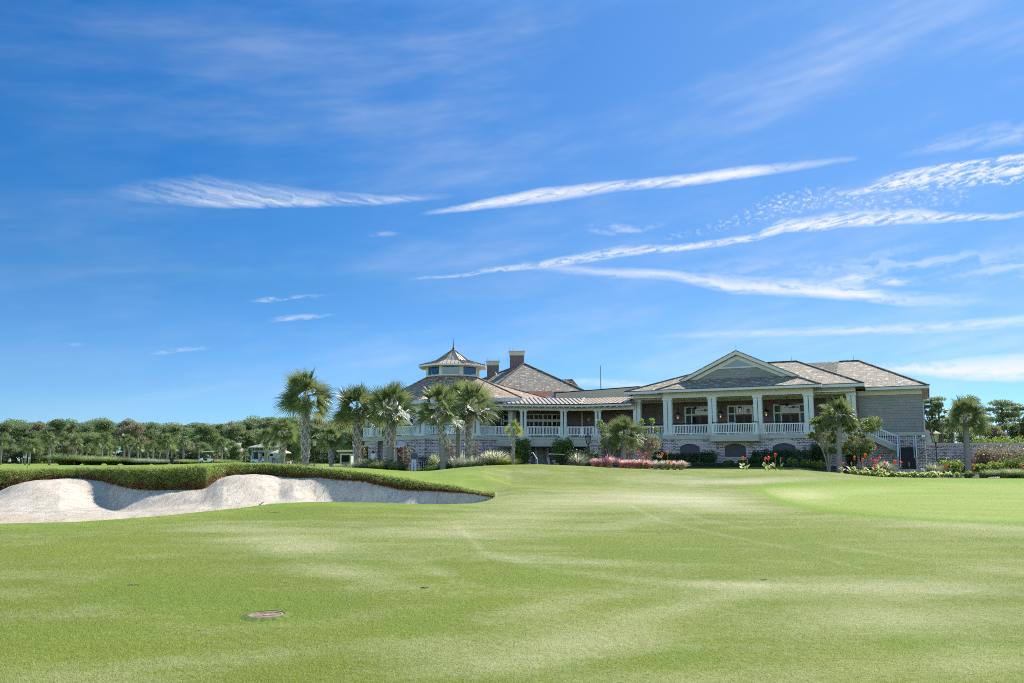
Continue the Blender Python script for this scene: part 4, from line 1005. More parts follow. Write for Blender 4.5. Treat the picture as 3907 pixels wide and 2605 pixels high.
for px_, lab in ((2586, 'lit gas lantern on the porch wall left of the left doors'), (2749, 'lit gas lantern on the porch wall left of the middle doors'), (2923, 'lit gas lantern on the porch wall left of the right doors')):
    u, z = P.hit(px_, 1592 if px_ < 2700 else (1587 if px_ < 2800 else 1580), vb - .35); z -= .15
    o = thing('wall_lantern', lab, 'wall lantern', P.P(u, vb - .35, z), 'gas lanterns on the porch wall'); lantern_mesh(P, u, vb - .35, z, 1.0, o, True, True)
u, z = P.hit(2823, 1566, 2.3); o = thing('hanging_lantern', 'lantern hanging from the ceiling of the middle porch bay', 'lantern', P.P(u, 2.3, z), None); lantern_mesh(P, u, 2.3, z - .1, .8, o, True)
MB(P).tube([(u, 2.3, z + .5), (u, 2.3, ZC + .12)], .012, 5).build('chain', M['black'], o)

# ---- middle verandah: two facades meeting at a mitre
FM = Frame(gx(2143, 79), 79, 7.0)
uj = FM.u(2221, 1660); J = FM.P(uj, 0, 0)
FQ = Frame(J[0], J[1], -27.02)
uQ1 = FQ.u(2414, 1600)
ZM = 3.62; zc = 6.12
um0 = FM.u(1834, 1600)
pairs = [(1839, 1853), (1989, 2004), (2143, 2157)]
for a, b in pairs:
    for q in (a, b): rcol(FM, FM.u(q, 1620), 0, ZM, zc, club)
for q in (2275, 2289): rcol(FQ, FQ.u(q, 1620), 0, ZM, zc, club)
piers = [(FM, 1822, 1872), (FM, 1982, 2023), (FM, 2136, 2176), (FQ, 2257, 2300)]
pb = MB(FM)
for fr, a, b in piers:
    q = MB(fr); ua, ub = fr.u(a, 1720), fr.u(b, 1720); q.box(ua, ub, -.45, .45, .1, ZM - .36); pier = q.build('pier', M['brick'], club)
    q = MB(fr); q.box(ua - .07, ub + .07, -.52, .52, ZM - .359, ZM - .2); q.box(ua - .02, ub + .02, -.46, .46, ZM - .199, ZM - .001); q.build('pier_cap', M['stone'], pier)
def lintel(fr, a, b):
    q = MB(fr); q.box(a, b, -.28, .25, ZM - .95, ZM - .24); q.box(a, b, -.33, .25, ZM - .239, ZM - .10); q.box(a, b, -.30, -.281, ZM - .62, ZM - .59); q.build('lintel', M['stone'], club)
pu = [(fr, fr.u(a, 1720), fr.u(b, 1720)) for fr, a, b in piers]
lintel(FM, pu[0][2] + .01, pu[1][1] - .01); lintel(FM, pu[1][2] + .01, pu[2][1] - .01); lintel(FM, pu[2][2] + .01, uj + .1); lintel(FQ, -.02, pu[3][1] - .01); lintel(FQ, pu[3][2] + .01, uQ1 + .3)
railing(FM, FM.u(1862, 1650), FM.u(1979, 1650), 0, ZM + .02, club); railing(FM, FM.u(2012, 1650), FM.u(2136, 1650), 0, ZM + .02, club)
railing(FM, FM.u(2165, 1650), uj - .02, 0, ZM + .02, club, 2); railing(FQ, .02, FQ.u(2267, 1650), 0, ZM + .02, club, 2); railing(FQ, FQ.u(2298, 1650), uQ1, 0, ZM + .02, club)
# entablature, fascia
def ent(fr, a, b, m0=0, m1=0):
    q = MB(fr); q.box(a, b, -.16, .16, zc + .001, zc + .32); q.build('beam', M['cream'], club)
    q = MB(fr); q.box(a - .0, b + .0, -.95, -.90, zc + .36, zc + .58); q.build('fascia', M['fascia'], club)
    q = MB(fr); q.box(a - (.9 if fr is FQ else 0), b + (.9 if fr is FM else 0), -.0, 3.0, zc + .33, zc + .355 + (.003 if fr is FM else 0)); q.box(a, b, -.90, -.001, zc + .33, zc + .356); q.build('soffit', M['soffit'], club)
    n = int((b - a) / .6); q = MB(fr)
    for i in range(n): u = a + .3 + i * .6; q.box(u - .05, u + .05, -.88, -.17, zc + .24, zc + .329)
    q.each('rafter_tail', M['soffit'], club)
ent(FM, um0 - .2, uj - .02); ent(FQ, .0, uQ1 + .2)
# standing seam metal roof
ze2, zt2, vt2 = zc + .60, zc + 1.42, 2.7
def seam_roof(fr, a, b, ta, tb):
    q = MB(fr); q.slab([(a, -.98, ze2), (b, -.98, ze2), (tb, vt2, zt2), (ta, vt2, zt2)], .06); r_ = q.build('roof', M['metal'], club); r_['label'] = 'tan standing seam metal roof over the middle verandah'
    q = MB(fr); A_, B_ = min(a, ta), max(b, tb); n = int((B_ - A_) / .42)
    for i in range(n + 1):
        u = A_ + (B_ - A_) * i / n
        f = 1.0; g0 = 0.0
        if tb > b and u > b: g0 = (u - b) / (tb - b)
        if ta < a and u < a: g0 = (a - u) / (a - ta)
        for lo_, hi_, ea, eb in ((a, ta, 0, 0), (b, tb, 0, 0)):
            if (lo_ == a and ta > a and u < ta): f = min(f, (u - a) / (ta - a))
            if (lo_ == b and tb < b and u > tb): f = min(f, (b - u) / (b - tb))
        if f - g0 < .04: continue
        q.beam((u, -.98 + (vt2 + .98) * g0, ze2 + (zt2 - ze2) * g0 + .03), (u, -.98 + (vt2 + .98) * f, ze2 + (zt2 - ze2) * f + .03), .045, .07)
    q.build('seams', M['metal_seam'], r_)
    q = MB(fr); q.box(a, b, -1.0, -.952, ze2 - .09, ze2 - .0); q.build('drip_edge', M['black'], r_)
    return r_
off = 2.7 * math.tan(R(17)); offe = .98 * math.tan(R(17))
ra = FM.u(1850, 1542, -.95); r1 = seam_roof(FM, ra, uj - offe, ra + 1.6, uj + off)
r2 = seam_roof(FQ, offe, uQ1 + .6, -off, uQ1 + .3)
q = MB(FM); q.beam((uj - offe, -.98, ze2 + .05), (uj + off, vt2, zt2 + .05), .16, .06); q.build('ridge_cap', M['metal'], r1)
# back wall of the middle verandah
vbm = 3.0
q = MB(FM); uw_a, uw_b = FM.u(2005, 1600, vbm), FM.u(2137, 1600, vbm)
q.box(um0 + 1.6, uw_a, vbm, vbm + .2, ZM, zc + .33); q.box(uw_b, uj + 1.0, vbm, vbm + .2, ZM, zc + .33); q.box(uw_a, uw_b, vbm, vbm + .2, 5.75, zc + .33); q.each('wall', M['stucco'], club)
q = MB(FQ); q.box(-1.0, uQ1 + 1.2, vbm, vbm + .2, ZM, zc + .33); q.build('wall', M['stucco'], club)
q = MB(FM); q.box(um0 - 1, uj + .8, .3, vbm - .001, ZM - .3, ZM - .005); q.build('deck', M['stone'], club); q = MB(FQ); q.box(-.4, uQ1 + .5, .3, vbm, ZM - .3, ZM - .006); q.build('deck', M['stone'], club)
def grid_window(fr, a, b, v, z0, z1, n, par, tr=.55):
    q = MB(fr); w = (b - a) / n
    q.box(a, b, v - .06, v + .02, z1 - .1, z1); q.box(a, b, v - .06, v + .02, z1 - tr - .22, z1 - tr); q.box(a, b, v - .06, v + .02, z0, z0 + .08)
    for i in range(n + 1): u = a + w * i; q.box(u - .06, u + .06, v - .062, v + .018, z0 + .081, z1 - .101)
    for i in range(n): u = a + w * (i + .5); q.box(u - .022, u + .022, v - .05, v + .01, z0 + .082, z1 - .102)
    win = q.build('window', M['cream'], par); MB(fr).box(a, b, v - .02, v - .005, z0 + .08, z1 - .1).build('pane', M['glass'], win); return win
q0 = FM.u(2000, 1600, vbm); grid_window(FM, uw_a - .1, uw_b + .1, vbm, ZM, 5.95, 4, club)
ug0, ug1 = FM.u(1921, 1600, vbm), FM.u(1947, 1600, vbm); grid_window(FM, ug0, ug1, vbm, ZM, 5.9, 1, club)
q = MB(FM); ud0, ud1 = FM.u(1876, 1610, vbm), FM.u(1913, 1610, vbm)
q.box(ud0, ud1, vbm - .08, vbm - .01, 5.45, 5.6)
for u in (ud0, ud1): q.box(u - .08, u + .08, vbm - .1, vbm - .01, ZM, 5.45)
eo = q.build('door_frame', M['cream'], club); MB(FM).box(ud0 + .08, ud1 - .08, vbm - .04, vbm - .005, ZM, 5.44).build('door', M['glass'], eo)
q = MB(FM); upp = FM.u(2220, 1600, vbm - .3); q.box(upp - .05, upp + .05, vbm - .4, vbm - .3, ZM, zc + .3); q.build('post', M['cream'], club)
for fr, a in ((FM, 1970), (FQ, 2246)):
    u, z = fr.hit(a, 1600, vbm - .03); MB(fr).box(u - .1, u + .1, vbm - .05, vbm - .002, z - .12, z + .12).build('plaque', M['frost'], club)
# ground floor behind the piers
vg2 = 2.6
q = MB(FM); q.box(um0, uj + .85, vg2, vg2 + .2, .1, ZM - .3); q.build('wall', M['brick'], club)
q = MB(FQ); q.box(-.85, uQ1 + 2.2, vg2, vg2 + .2, .1, ZM - .3); q.build('wall', M['brick'], club)
def low_door(fr, a, b, py_top):
    u0, u1 = fr.u(a, 1740, vg2), fr.u(b, 1740, vg2); zt = fr.z(a, py_top, vg2)
    q = MB(fr); q.box(u0 - .1, u0, vg2 - .06, vg2 - .001, .5, zt); q.box(u1, u1 + .1, vg2 - .06, vg2 - .001, .5, zt); q.box(u0 - .1, u1 + .1, vg2 - .06, vg2 - .001, zt + .001, zt + .1)
    d = q.build('door_frame', M['cream'], club); MB(fr).box(u0, u1, vg2 - .04, vg2 - .002, .5, zt).build('door', M['door'], d)
    MB(fr).box(u0 + .08, u0 + .2, vg2 - .07, vg2 - .041, 1.45, 1.5).build('handle', M['black'], d)
low_door(FM, 1882, 1913, 1705); low_door(FM, 2051, 2082, 1703)
q = MB(FM)
for px_, in ((1875,), (1918,), (2044,), (2090,)):
    u = FM.u(px_, 1740, vg2 - .8); q.box(u - .08, u + .08, vg2 - .9, vg2 - .74, .3, ZM - .3)
q.each('post', M['cream'], club)
u0_, u1_ = FQ.u(2394, 1740, 1.9), FQ.u(2412, 1740, 1.9)
MB(FQ).box(u0_, u1_, 1.85, 1.9, .5, FQ.z(2400, 1703, 1.9)).build('door', M['door'], club)

# ---- rotunda
C0 = (-6.0, 82.3); RA = Frame(C0[0], C0[1], 0)
def oct_pts(r, rot=22.5): return [(r * math.cos(R(rot + 45 * k)), r * math.sin(R(rot + 45 * k))) for k in range(8)]
ov = oct_pts(6.5)
mb = MB(RA); mb.zprism(oct_pts(6.75), .1, ZM - .36); mb.build('wall', M['brick'], club)
mb = MB(RA); mb.zprism(oct_pts(6.9), ZM - .355, ZM - .2); mb.zprism(oct_pts(6.8), ZM - .199, ZM - .004); mb.build('ledge', M['stone'], club)
def seg_frame(p, q):
    ang = math.degrees(math.atan2(q[1] - p[1], q[0] - p[0])); L = math.hypot(q[0] - p[0], q[1] - p[1]); return Frame(C0[0] + p[0], C0[1] + p[1], ang), L
order = [3, 4, 5, 6, 7]        # corners from the left round the front to the right
for i in order:
    p, q = ov[i], ov[(i + 1) % 8]; fr, L = seg_frame(p, q)
    if i in (4, 5, 6): railing(fr, .5, L - .5, .0, ZM, club)
    mb = MB(fr); mb.box(-.1, L + .1, -.15, .15, zc + .02, zc + .55); mb.build('beam', M['cream'], club)
for i in (4, 5, 6, 7):
    p = ov[i]; ang = math.degrees(math.atan2(p[1], p[0])); fr = Frame(C0[0] + p[0], C0[1] + p[1], ang + 90)
    mb = MB(fr)
    for sg in (-1, 1): mb.box(sg * .27 - .2, sg * .27 + .2, -.22, .2, ZM + .25, zc - .15)
    mb.box(-.55, .55, -.3, .28, ZM, ZM + .12); mb.box(-.51, .51, -.26, .24, ZM + .121, ZM + .249); mb.box(-.52, .52, -.27, .25, zc - .149, zc + .019); mb.build('column', M['column'], club)
    q = MB(fr); q.box(-.62, .62, -.42, .0, .1, ZM - .362); q.build('pier', M['brick'], club)
    q = MB(fr); q.box(-.70, .70, -.5, .0, ZM - .34, ZM - .21); q.build('pier_cap', M['stone'], club)
# inner glazed room
iv = oct_pts(4.3)
for i in range(8):
    p, q = iv[i], iv[(i + 1) % 8]; fr, L = seg_frame(p, q)
    mb = MB(fr); mb.box(-.12, .12, -.12, .12, ZM, zc + .3)
    for k in (1, 2): mb.box(L * k / 3 - .05, L * k / 3 + .05, -.05, .05, ZM, zc + .2)
    mb.box(.12, L - .12, -.049, .049, ZM + 1.75, ZM + 1.87); mb.box(.12, L - .12, -.051, .051, zc - .1, zc + .3); mb.box(.12, L - .12, -.052, .052, ZM, ZM + .2)
    wf = mb.build('window', M['darkframe'] if 'darkframe' in M else plain('dark_frame', (.12, .11, .10), .5), club)
    MB(fr).box(.12, L - .12, -.01, .01, ZM + .2, zc).build('pane', M['clear'], wf)
mb = MB(RA); mb.zprism(oct_pts(6.6), zc + .35, zc + .42); mb.build('ceiling', M['soffit'], club)
# stubby side porch at the far left
FL = Frame(gx(1385, 82.5), 82.5, -14)
uLe = FL.u(1470, 1660)
mb = MB(FL); mb.box(-.1, uLe, -.1, 3.5, ZM - .36, ZM); mb.build('deck', M['stone'], club)
railing(FL, 0, FL.u(1414, 1660), 0, ZM, club, 2); railing(FL, FL.u(1434, 1660), FL.u(1456, 1660), 0, ZM, club, 2)
fz_ = Frame(*FL.P(0, 0, 0)[:2], 76); railing(fz_, .05, 3.2, 0, ZM, club)
for px_, v_, r_ in ((1424, .1, .26), (1401, 1.6, .2), (1413, 3.0, .18)): rcol(FL, FL.u(px_, 1620, v_), v_, ZM, zc + .2, club, r_)
mb = MB(FL); ua, ub = FL.u(1409, 1700), FL.u(1444, 1700); mb.box(ua, ub, -.2, .6, .1, ZM - .361); mb.build('pier', M['brick'], club)
mb = MB(FL); mb.box(.1, ua - .01, .1, .4, ZM - .9, ZM - .361); mb.build('lintel', M['stone'], club)
mb = MB(FL); mb.box(.3, uLe, 3.0, 3.2, .1, ZM - .362); mb.build('wall', M['brick'], club)
mb = MB(FL); mb.box(-.2, uLe + 1, -.25, 3.6, zc + .2, zc + .6); mb.build('beam', M['cream'], club)
# shingled roof of the rotunda
ring = [(gx(1385, 83.5), 83.5, 6.85), (gx(1436, 78.8), 78.8, 6.85), (gx(1588, 75.4), 75.4, 6.9), (gx(1838, 75.6), 75.6, 7.15), (gx(1992, 79.6), 79.6, 7.42), (gx(2093, 86.5), 86.5, 7.8), (gx(2020, 93), 93, 7.8), (gx(1420, 93), 93, 7.2)]
top = [(C0[0] + 2.75 * math.cos(R(a)), C0[1] + 2.75 * math.sin(R(a)), 9.55) for a in (157.5, 202.5, 247.5, 292.5, 337.5, 22.5, 67.5, 112.5)]
mb = MB()
for i in range(8):
    j = (i + 1) % 8; mb.slab([ring[i], ring[j], top[j], top[i]], .1)
rr_ = mb.build('roof', M['shingle_rust'], club); rr_['label'] = 'rust stained shingle roof sloping down around the cupola'
mb = MB()
for i in range(6): mb.beam((ring[i][0], ring[i][1], ring[i][2] + .05), (top[i][0], top[i][1], top[i][2] + .05), .24, .08)
mb.build('ridge_cap', M['shingle_rust'], rr_)
mb = MB()
for i in range(6):
    a_, b_ = ring[i], ring[i + 1]; mb.beam((a_[0], a_[1], a_[2] - .2), (b_[0], b_[1], b_[2] - .2), .06, .34)
mb.build('fascia', M['fascia'], rr_)
mb = MB(); mb.raw([(p[0], p[1], p[2] - .36) for p in ring], [tuple(range(8))]); mb.build('soffit', M['soffit'], rr_)
# cupola
cup = MB(RA).zprism(oct_pts(2.7), 9.2, 9.62).build('cupola', M['shingle_rust'], club)
z0, z1 = 9.72, 10.72; R1 = 2.7
mb = MB(RA); mb.zprism(oct_pts(2.82), 9.62, 9.72); mb.build('sill', M['cream'], cup)
cv_ = oct_pts(R1); M['cupback'] = mat_clear('cupola_back_glass', (.8, .9, .95), .04)
for i in range(8):
    p, q = cv_[i], cv_[(i + 1) % 8]; fr, L = seg_frame(p, q)
    mb = MB(fr); mb.box(-.17, .17, -.06, .14, z0, z1); mb.box(.17, L - .17, -.01, .1, z1 - .08, z1); mb.box(.17, L - .17, -.01, .1, z0, z0 + .05); mb.build('window_frame', M['cream'], cup)
    if i in (4, 5, 6, 3, 7): MB(fr).box(.17, L - .17, .02, .04, z0 + .05, z1 - .08).build('pane', M['cupglass'] if 'cupglass' in M else mat_clear('cupola_glass', (.42, .58, .68), .10), cup)
    else: MB(fr).box(.17, L - .17, .02, .04, z0 + .05, z1 - .08).build('pane', M['cupback'], cup)
    q = MB(fr); q.box(.18, L - .18, .10, .14, z0 + .45, z1 - .02); q.box(L / 2 - .12, L / 2 + .12, .10, .14, z0, z0 + .449); q.build('back_wall', M['bluegrey'], cup)
ei = oct_pts(3.62); em_ = oct_pts(1.75); 
mb = MB(RA)
for i in range(8):
    j = (i + 1) % 8
    mb.slab([(*ei[i], 10.74), (*ei[j], 10.74), (*em_[j], 11.30), (*em_[i], 11.30)], .05)
    mb.slab([(*em_[i], 11.32), (*em_[j], 11.32), (0, 0, 12.55)], .04)
cr = mb.build('cupola_roof', M['metal'], cup)
mb = MB(RA)
for i in range(8):
    j = (i + 1) % 8
    for k in range(7):
        f = (k + .5) / 7
        a = (ei[i][0] * (1 - f) + ei[j][0] * f, ei[i][1] * (1 - f) + ei[j][1] * f); g = .5 + (f - .5) * .62 * (3.62 / 3.62)
        g = min(max(.5 + (f - .5) * 2.07, 0), 1); b = (em_[i][0] * (1 - g) + em_[j][0] * g, em_[i][1] * (1 - g) + em_[j][1] * g)
        if 0 < g < 1: mb.beam((*a, 10.78), (*b, 11.33), .04, .05)
        else: mb.beam((*a, 10.78), ((a[0] * .55 + b[0] * .45), (a[1] * .55 + b[1] * .45), 11.04), .04, .05)
        if 0 < g < 1:
            t_ = 1 - abs(g - .5) * 2; mb.beam((*b, 11.35), (b[0] * (1 - t_ * .85), b[1] * (1 - t_ * .85), 11.34 + 1.2 * t_ * .85), .04, .05)
    mb.beam((*ei[i], 10.79), (*em_[i], 11.35), .07, .06); mb.beam((*em_[i], 11.36), (0, 0, 12.6), .07, .06)
mb.build('seams', M['metal_seam'], cup)
mb = MB(RA); mb.zprism(oct_pts(3.64), 10.60, 10.72); mb.build('fascia', M['white'], cup)
mb = MB(RA)
for i in range(8):
    j = (i + 1) % 8; a_, b_ = oct_pts(3.6)[i], oct_pts(3.6)[j]; c_, d_ = oct_pts(2.6)[i], oct_pts(2.6)[j]
    mb.face((*a_, 10.597), (*b_, 10.597), (*d_, 10.56), (*c_, 10.56))
mb.build('soffit', M['soffit'], cup)
mb = MB(RA); mb.lathe(0, 0, [(.09, 12.45), (.13, 12.6), (.06, 12.75), (.045, 12.85), (.02, 13.4), (.008, 13.75)], 8); mb.build('spire', M['black'], cup)

# ---- hall with chimneys behind, parapets, mast
hb = [(gx(1890, 98), 98, 9.75), (gx(2252, 98), 98, 9.75), (gx(2190, 116), 116, 9.75), (gx(1640, 116), 116, 9.75)]
pk = (gx(2000, 106), 106, 13.95)
pk = (at(2000, 1386, 106).x, 106, at(2000, 1386, 106).z)
hb[0] = tuple(at(1862, 1493, 98)); hb[1] = tuple(at(2238, 1493, 98)); hb[3] = tuple(at(1700, 1500, 114)); hb[2] = (hb[1][0] - 1, 114, hb[3][2])
mb = MB()
for i in range(4): mb.slab([hb[i], hb[(i + 1) % 4], pk], .12)
hall = mb.build('roof', M['shingle_old'], club); hall['label'] = 'tall dark shingle pyramid roof behind the verandah, with two chimneys'
mb = MB()
for i in range(4): mb.beam((hb[i][0], hb[i][1], hb[i][2] + .05), (pk[0], pk[1], pk[2] + .05), .26, .09)
mb.build('ridge_cap', M['shingle_old'], hall)
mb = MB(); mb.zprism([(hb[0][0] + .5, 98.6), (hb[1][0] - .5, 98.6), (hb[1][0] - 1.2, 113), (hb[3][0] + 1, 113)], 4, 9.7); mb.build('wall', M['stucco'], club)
# small far gable
q0, q1, q2 = at(2140, 1447, 108), at(2184, 1446, 108), at(2214, 1482, 108)
mb = MB(); mb.raw([tuple(q0), tuple(q1), tuple(q2), (q0.x, q0.y, q2.z), (q0.x, 112, q0.z), (q1.x, 112, q1.z)], [(3, 2, 1, 0), (0, 1, 5, 4), (1, 2, 5)]); mb.build('roof', M['shingle_rust'], club)
def chimney(xa, xb, yt, yb_, Y, lab):
    a, b = at(xa, yt, Y), at(xb, yt, Y); zb = at(xa, yb_, Y).z - .9
    mb = MB(); mb.box(a.x, b.x, Y, Y + 1.5, zb, a.z - .32); c = mb.build('chimney', M['chimbrick'], hall); c['label'] = lab
    mb = MB(); mb.box(a.x - .06, b.x + .06, Y - .06, Y + 1.56, a.z - .62, a.z - .1); mb.box(a.x - .14, b.x + .14, Y - .14, Y + 1.64, a.z - .099, a.z); mb.build('chimney_cap', M['beige'], c)
    mb = MB()
    for q, v in ((a.x, Y), (b.x, Y), (a.x + .4, Y), (a.x, Y + 1.4)): mb.tube([(q, v, a.z), (q, v, a.z + .5)], .012, 4)
    mb.tube([(a.x - .3, Y, a.z - .1), (a.x - .38, Y, a.z - .6), (a.x - .3, Y, a.z - 1.3)], .012, 4); mb.build('lightning_rod', M['black'], c)
M['chimbrick'] = plain('chimney_brick', (.17, .13, .12), .9, .5, 6)
chimney(1858, 1903, 1376, 1450, 108.5, 'shorter left brick chimney with a cream cap'); chimney(1945, 1999, 1338, 1405, 106.5, 'taller right brick chimney with a cream cap')
q = at(1893, 1425, 107); MB().tube([tuple(q + Vector((.25, 0, -1))), tuple(q), tuple(q + Vector((-.15, 0, .25)))], .07, 6).build('vent_pipe', M['white'], hall)
a, b = at(1985, 1494, 95), at(2108, 1494, 95); c = at(2000, 1513, 94)
mb = MB(); mb.raw([(a.x, 95, a.z), (b.x, 95, b.z), (b.x, 94, c.z), (a.x, 94, c.z)], [(3, 2, 1, 0)]); mb.build('roof', plain('rust_shingle', (.30, .10, .045), .9, .5, 5), club)
a2, b2 = at(2050, 1512, 93), at(2108, 1523, 93); mb = MB(); mb.box(a2.x - 1, b2.x, 93, 93.3, b2.z - .5, a2.z); mb.build('wall', M['cream'], club)
a2, b2 = at(2105, 1496, 90), at(2119, 1524, 90); mb = MB(); mb.box(a2.x, b2.x - .12, 90, 90.3, b2.z - 1, a2.z); mb.build('post', M['bluegrey'], club)
pa, pb_ = at(2120, 1497, 88.5), at(2436, 1482, 80.5); ang = math.degrees(math.atan2(pb_.y - pa.y, pb_.x - pa.x)); L = math.hypot(pb_.x - pa.x, pb_.y - pa.y)
fr = Frame(pa.x, pa.y, ang); mb = MB(fr); mb.box(0, L, 0, .3, 6.5, pa.z - .09); mb.box(-.01, .25, .301, 5, 6.5, pa.z - .1); w_ = mb.build('parapet', M['beige'], club)
mb = MB(fr); mb.box(-.05, L, -.06, .36, pa.z - .089, pa.z); mb.build('coping', M['black'], w_)
a, b = at(2176, 1491, 96), at(2268, 1491, 96); mb = MB(); mb.box(a.x, b.x, 96, 97, 7, a.z + .0); mb.build('parapet', M['stucco'], club)
mast = at(2291, 1394, 92); o = MB().tube([(mast.x, 92, 4.0), (mast.x, 92, mast.z)], [.07, .045], 8).build('mast', plain('grey_pole', (.30, .33, .33), .5, .05), None); tag(o, 'thin bare grey mast rising behind the flat parapet', 'mast')
# big hidden mass so light does not pass through the building
mb = MB(FM); mb.box(um0 + 1.7, uj, vbm + .25, vbm + 6, .1, zc + .3); mb.each('light_block', M['dark'], club)
mb = MB(P); mb.box(uL + .1, uRr - .1, vb + .31, 13, .1, zm - .6); mb.box(uRr, uW1 - .31, vw + .41, 15, .1, zw - .6); mb.each('light_block', M['dark'], club)
mb = MB(P); mb.box(uL + .1, uRr - .4, 1.6, vb + .3, .1, ZF - .26); mb.build('base_light_block', M['dark'], club)

# door, awning and wall light at the foot of the rotunda
fr, L = seg_frame(ov[4], ov[5])
ua = fr.u(1512, 1740, -.3); ub = fr.u(1541, 1740, -.3)
q = MB(fr); zt = fr.z(1520, 1706, -.3)
q.box(ua - .35, ua - .1, -.42, -.3, .2, zt); q.box(ub, ub + .12, -.42, -.3, .2, zt); q.box(ua - .35, ub + .12, -.42, -.3, zt + .001, zt + .12); d = q.build('door_frame', M['cream'], club)
MB(fr).box(ua - .1, ub, -.33, -.28, .2, zt).build('doorway', M['redroom'], d)
MB(fr).box(ua - .1, ua + .22, -.36, -.331, .2, zt).build('door', M['door'], d)
q = MB(fr); au, bu = fr.u(1503, 1700, -.4) - .05, fr.u(1546, 1700, -.4) + .3; z0_, z1_ = fr.z(1520, 1707, -.9), fr.z(1520, 1682, -.4)
prof = [(-.34, z1_), (-.7, z1_ - .12), (-1.05, z1_ - .42), (-1.25, z0_ + .1), (-1.27, z0_)]
vs = []; n_ = 9
for k in range(n_):
    f = k / (n_ - 1); u = au + (bu - au) * f; sh = math.sin(math.pi * f) ** .5
    for v, z in prof: vs.append((u, -.34 + (v + .34) * (.5 + .5 * sh), z0_ + (z - z0_) * (.35 + .65 * sh)))
fs = [(k * 5 + i, (k + 1) * 5 + i, (k + 1) * 5 + i + 1, k * 5 + i + 1) for k in range(n_ - 1) for i in range(4)]
aw = q.add(vs, fs).build('awning', plain('awning_cloth', (.62, .66, .74), .8, .04), club, smooth=True)
q = MB(fr)
for du, dz in ((.0, 0), (.22, .06)):
    uu = (au + bu) / 2 + .1 + du; zz = z0_ + (z1_ - z0_) * .45 + dz * 1.5
    q.prism([(uu - .04, zz - .10), (uu + .05, zz - .10), (uu + .09, zz), (uu + .0, zz + .16), (uu - .06, zz + .02)], -1.16, -1.13)
q.build('emblem', plain('emblem_ink', (.07, .11, .13), .7), aw)
u, z = fr.hit(1591, 1701, -.25); q = MB(fr); q.lathe(u, -.35, [(.16, z - .1), (.17, z - .06), (.12, z + .06), (.04, z + .12)], 12); o = q.build('wall_light', plain('light_blue_metal', (.55, .66, .74), .4, .03), None); tag(o, 'small pale dome wall light on the brick rotunda base', 'wall light')

# garden wall on the right
GW = Frame(gx(3532, 74.5), 74.5, -6)
gw = thing('garden_wall', 'low brick garden wall with pale coping at the right edge', 'brick wall', GW.P(5, 0, .3))
MB(GW).box(0, 40, 0, .35, -.2, 2.72).build('wall', M['brick'], gw); q = MB(GW); q.box(-.1, 40, -.08, .43, 2.721, 2.80); q.box(-.1, 40, -.06, .40, 2.86, 2.93); q.build('coping', M['cream'], gw); MB(GW).box(0, 40, .0, .34, 2.801, 2.859).build('coping_band', plain('coping_brown', (.22, .12, .08), .8), gw)
fw = Frame(*P.P(uW1 + .02, vw + .8, 0)[:2], -27.02); q = MB(fw); q.prism([(0, 2.7), (.9, 2.7), (.9, 3.0), (.28, 3.9), (0, 3.9)], 0, .4); q.build('buttress', M['cream'], club)
# ---------------------------------------------------------------- vegetation
def crossq(C, A, B):                     # quads from centres and half axes
    v = np.stack([C - A - B, C + A - B, C + A + B, C - A + B], 1).reshape(-1, 3)
    return v, np.arange(len(C) * 4).reshape(-1, 4)
def rand_unit(n, rng):
    v = rng.normal(size=(n, 3)); return v / np.linalg.norm(v, axis=1, keepdims=True)
def leaf_cloud(name, blobs, n, size, mat, parent=None, seed=0, aspect=1.9, shell=.55, droop=0):
    """blobs: (x,y,z,rx,ry,rz); leaf sized diamonds spread through each blob, denser towards its skin"""
    rng = np.random.default_rng(seed); B = np.array(blobs, float)
    w = (B[:, 3] * B[:, 4] * B[:, 5]) ** (2 / 3); w /= w.sum()
    k = rng.choice(len(B), n, p=w); d = rand_unit(n, rng)
    r = rng.uniform(0, 1, n) ** shell; r = np.where(rng.uniform(0, 1, n) < .85, r, r * 1.12)
    C = B[k, :3] + d * r[:, None] * B[k, 3:6]
    a = rand_unit(n, rng); a[:, 2] -= droop; a /= np.linalg.norm(a, axis=1, keepdims=True)
    b = np.cross(a, rand_unit(n, rng)); b /= np.linalg.norm(b, axis=1, keepdims=True) + 1e-6
    s_ = size * rng.uniform(.6, 1.35, n)[:, None]
    A, Bx = a * s_, b * s_ / aspect
    v = np.stack([C - A, C - Bx, C + A, C + Bx], 1).reshape(-1, 3); f = np.arange(n * 4).reshape(-1, 4)
    clump = rng.uniform(0, 1, len(B))[k]
    rnd = np.clip(rng.uniform(0, 1, n) * .6 + clump * .4, 0, 1)
    return fast_mesh(name, v, f, mat, parent, {'rnd': np.repeat(rnd, 4)})
L = {}
L['oak'] = mat_leaf('oak_leaf', [(.05, .085, .03), (.15, .21, .075), (.33, .39, .17)], .4)
L['pine'] = mat_leaf('pine_needles', [(.05, .09, .038), (.14, .21, .085), (.30, .36, .18)], .4)
L['under'] = mat_leaf('shaded_undergrowth_leaf', [(.015, .025, .014), (.04, .06, .025), (.12, .16, .06)], .2)  # leaves darkened to paint the shade under the far crowns
L['olive'] = mat_leaf('olive_leaf', [(.09, .095, .045), (.22, .21, .11), (.38, .34, .21)], .4)
L['palm'] = mat_leaf('palm_leaf', [(.032, .058, .016), (.09, .135, .035), (.27, .31, .12)], .38, .42, .5, .8)
L['palmy'] = mat_leaf('young_palm_leaf', [(.09, .11, .02), (.22, .26, .05), (.42, .42, .12)], .4, .4, .5, .8)
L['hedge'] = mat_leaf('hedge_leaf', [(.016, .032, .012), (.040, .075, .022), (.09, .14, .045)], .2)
L['box'] = mat_leaf('boxwood_leaf', [(.03, .06, .012), (.09, .16, .025), (.24, .32, .08)], .3)
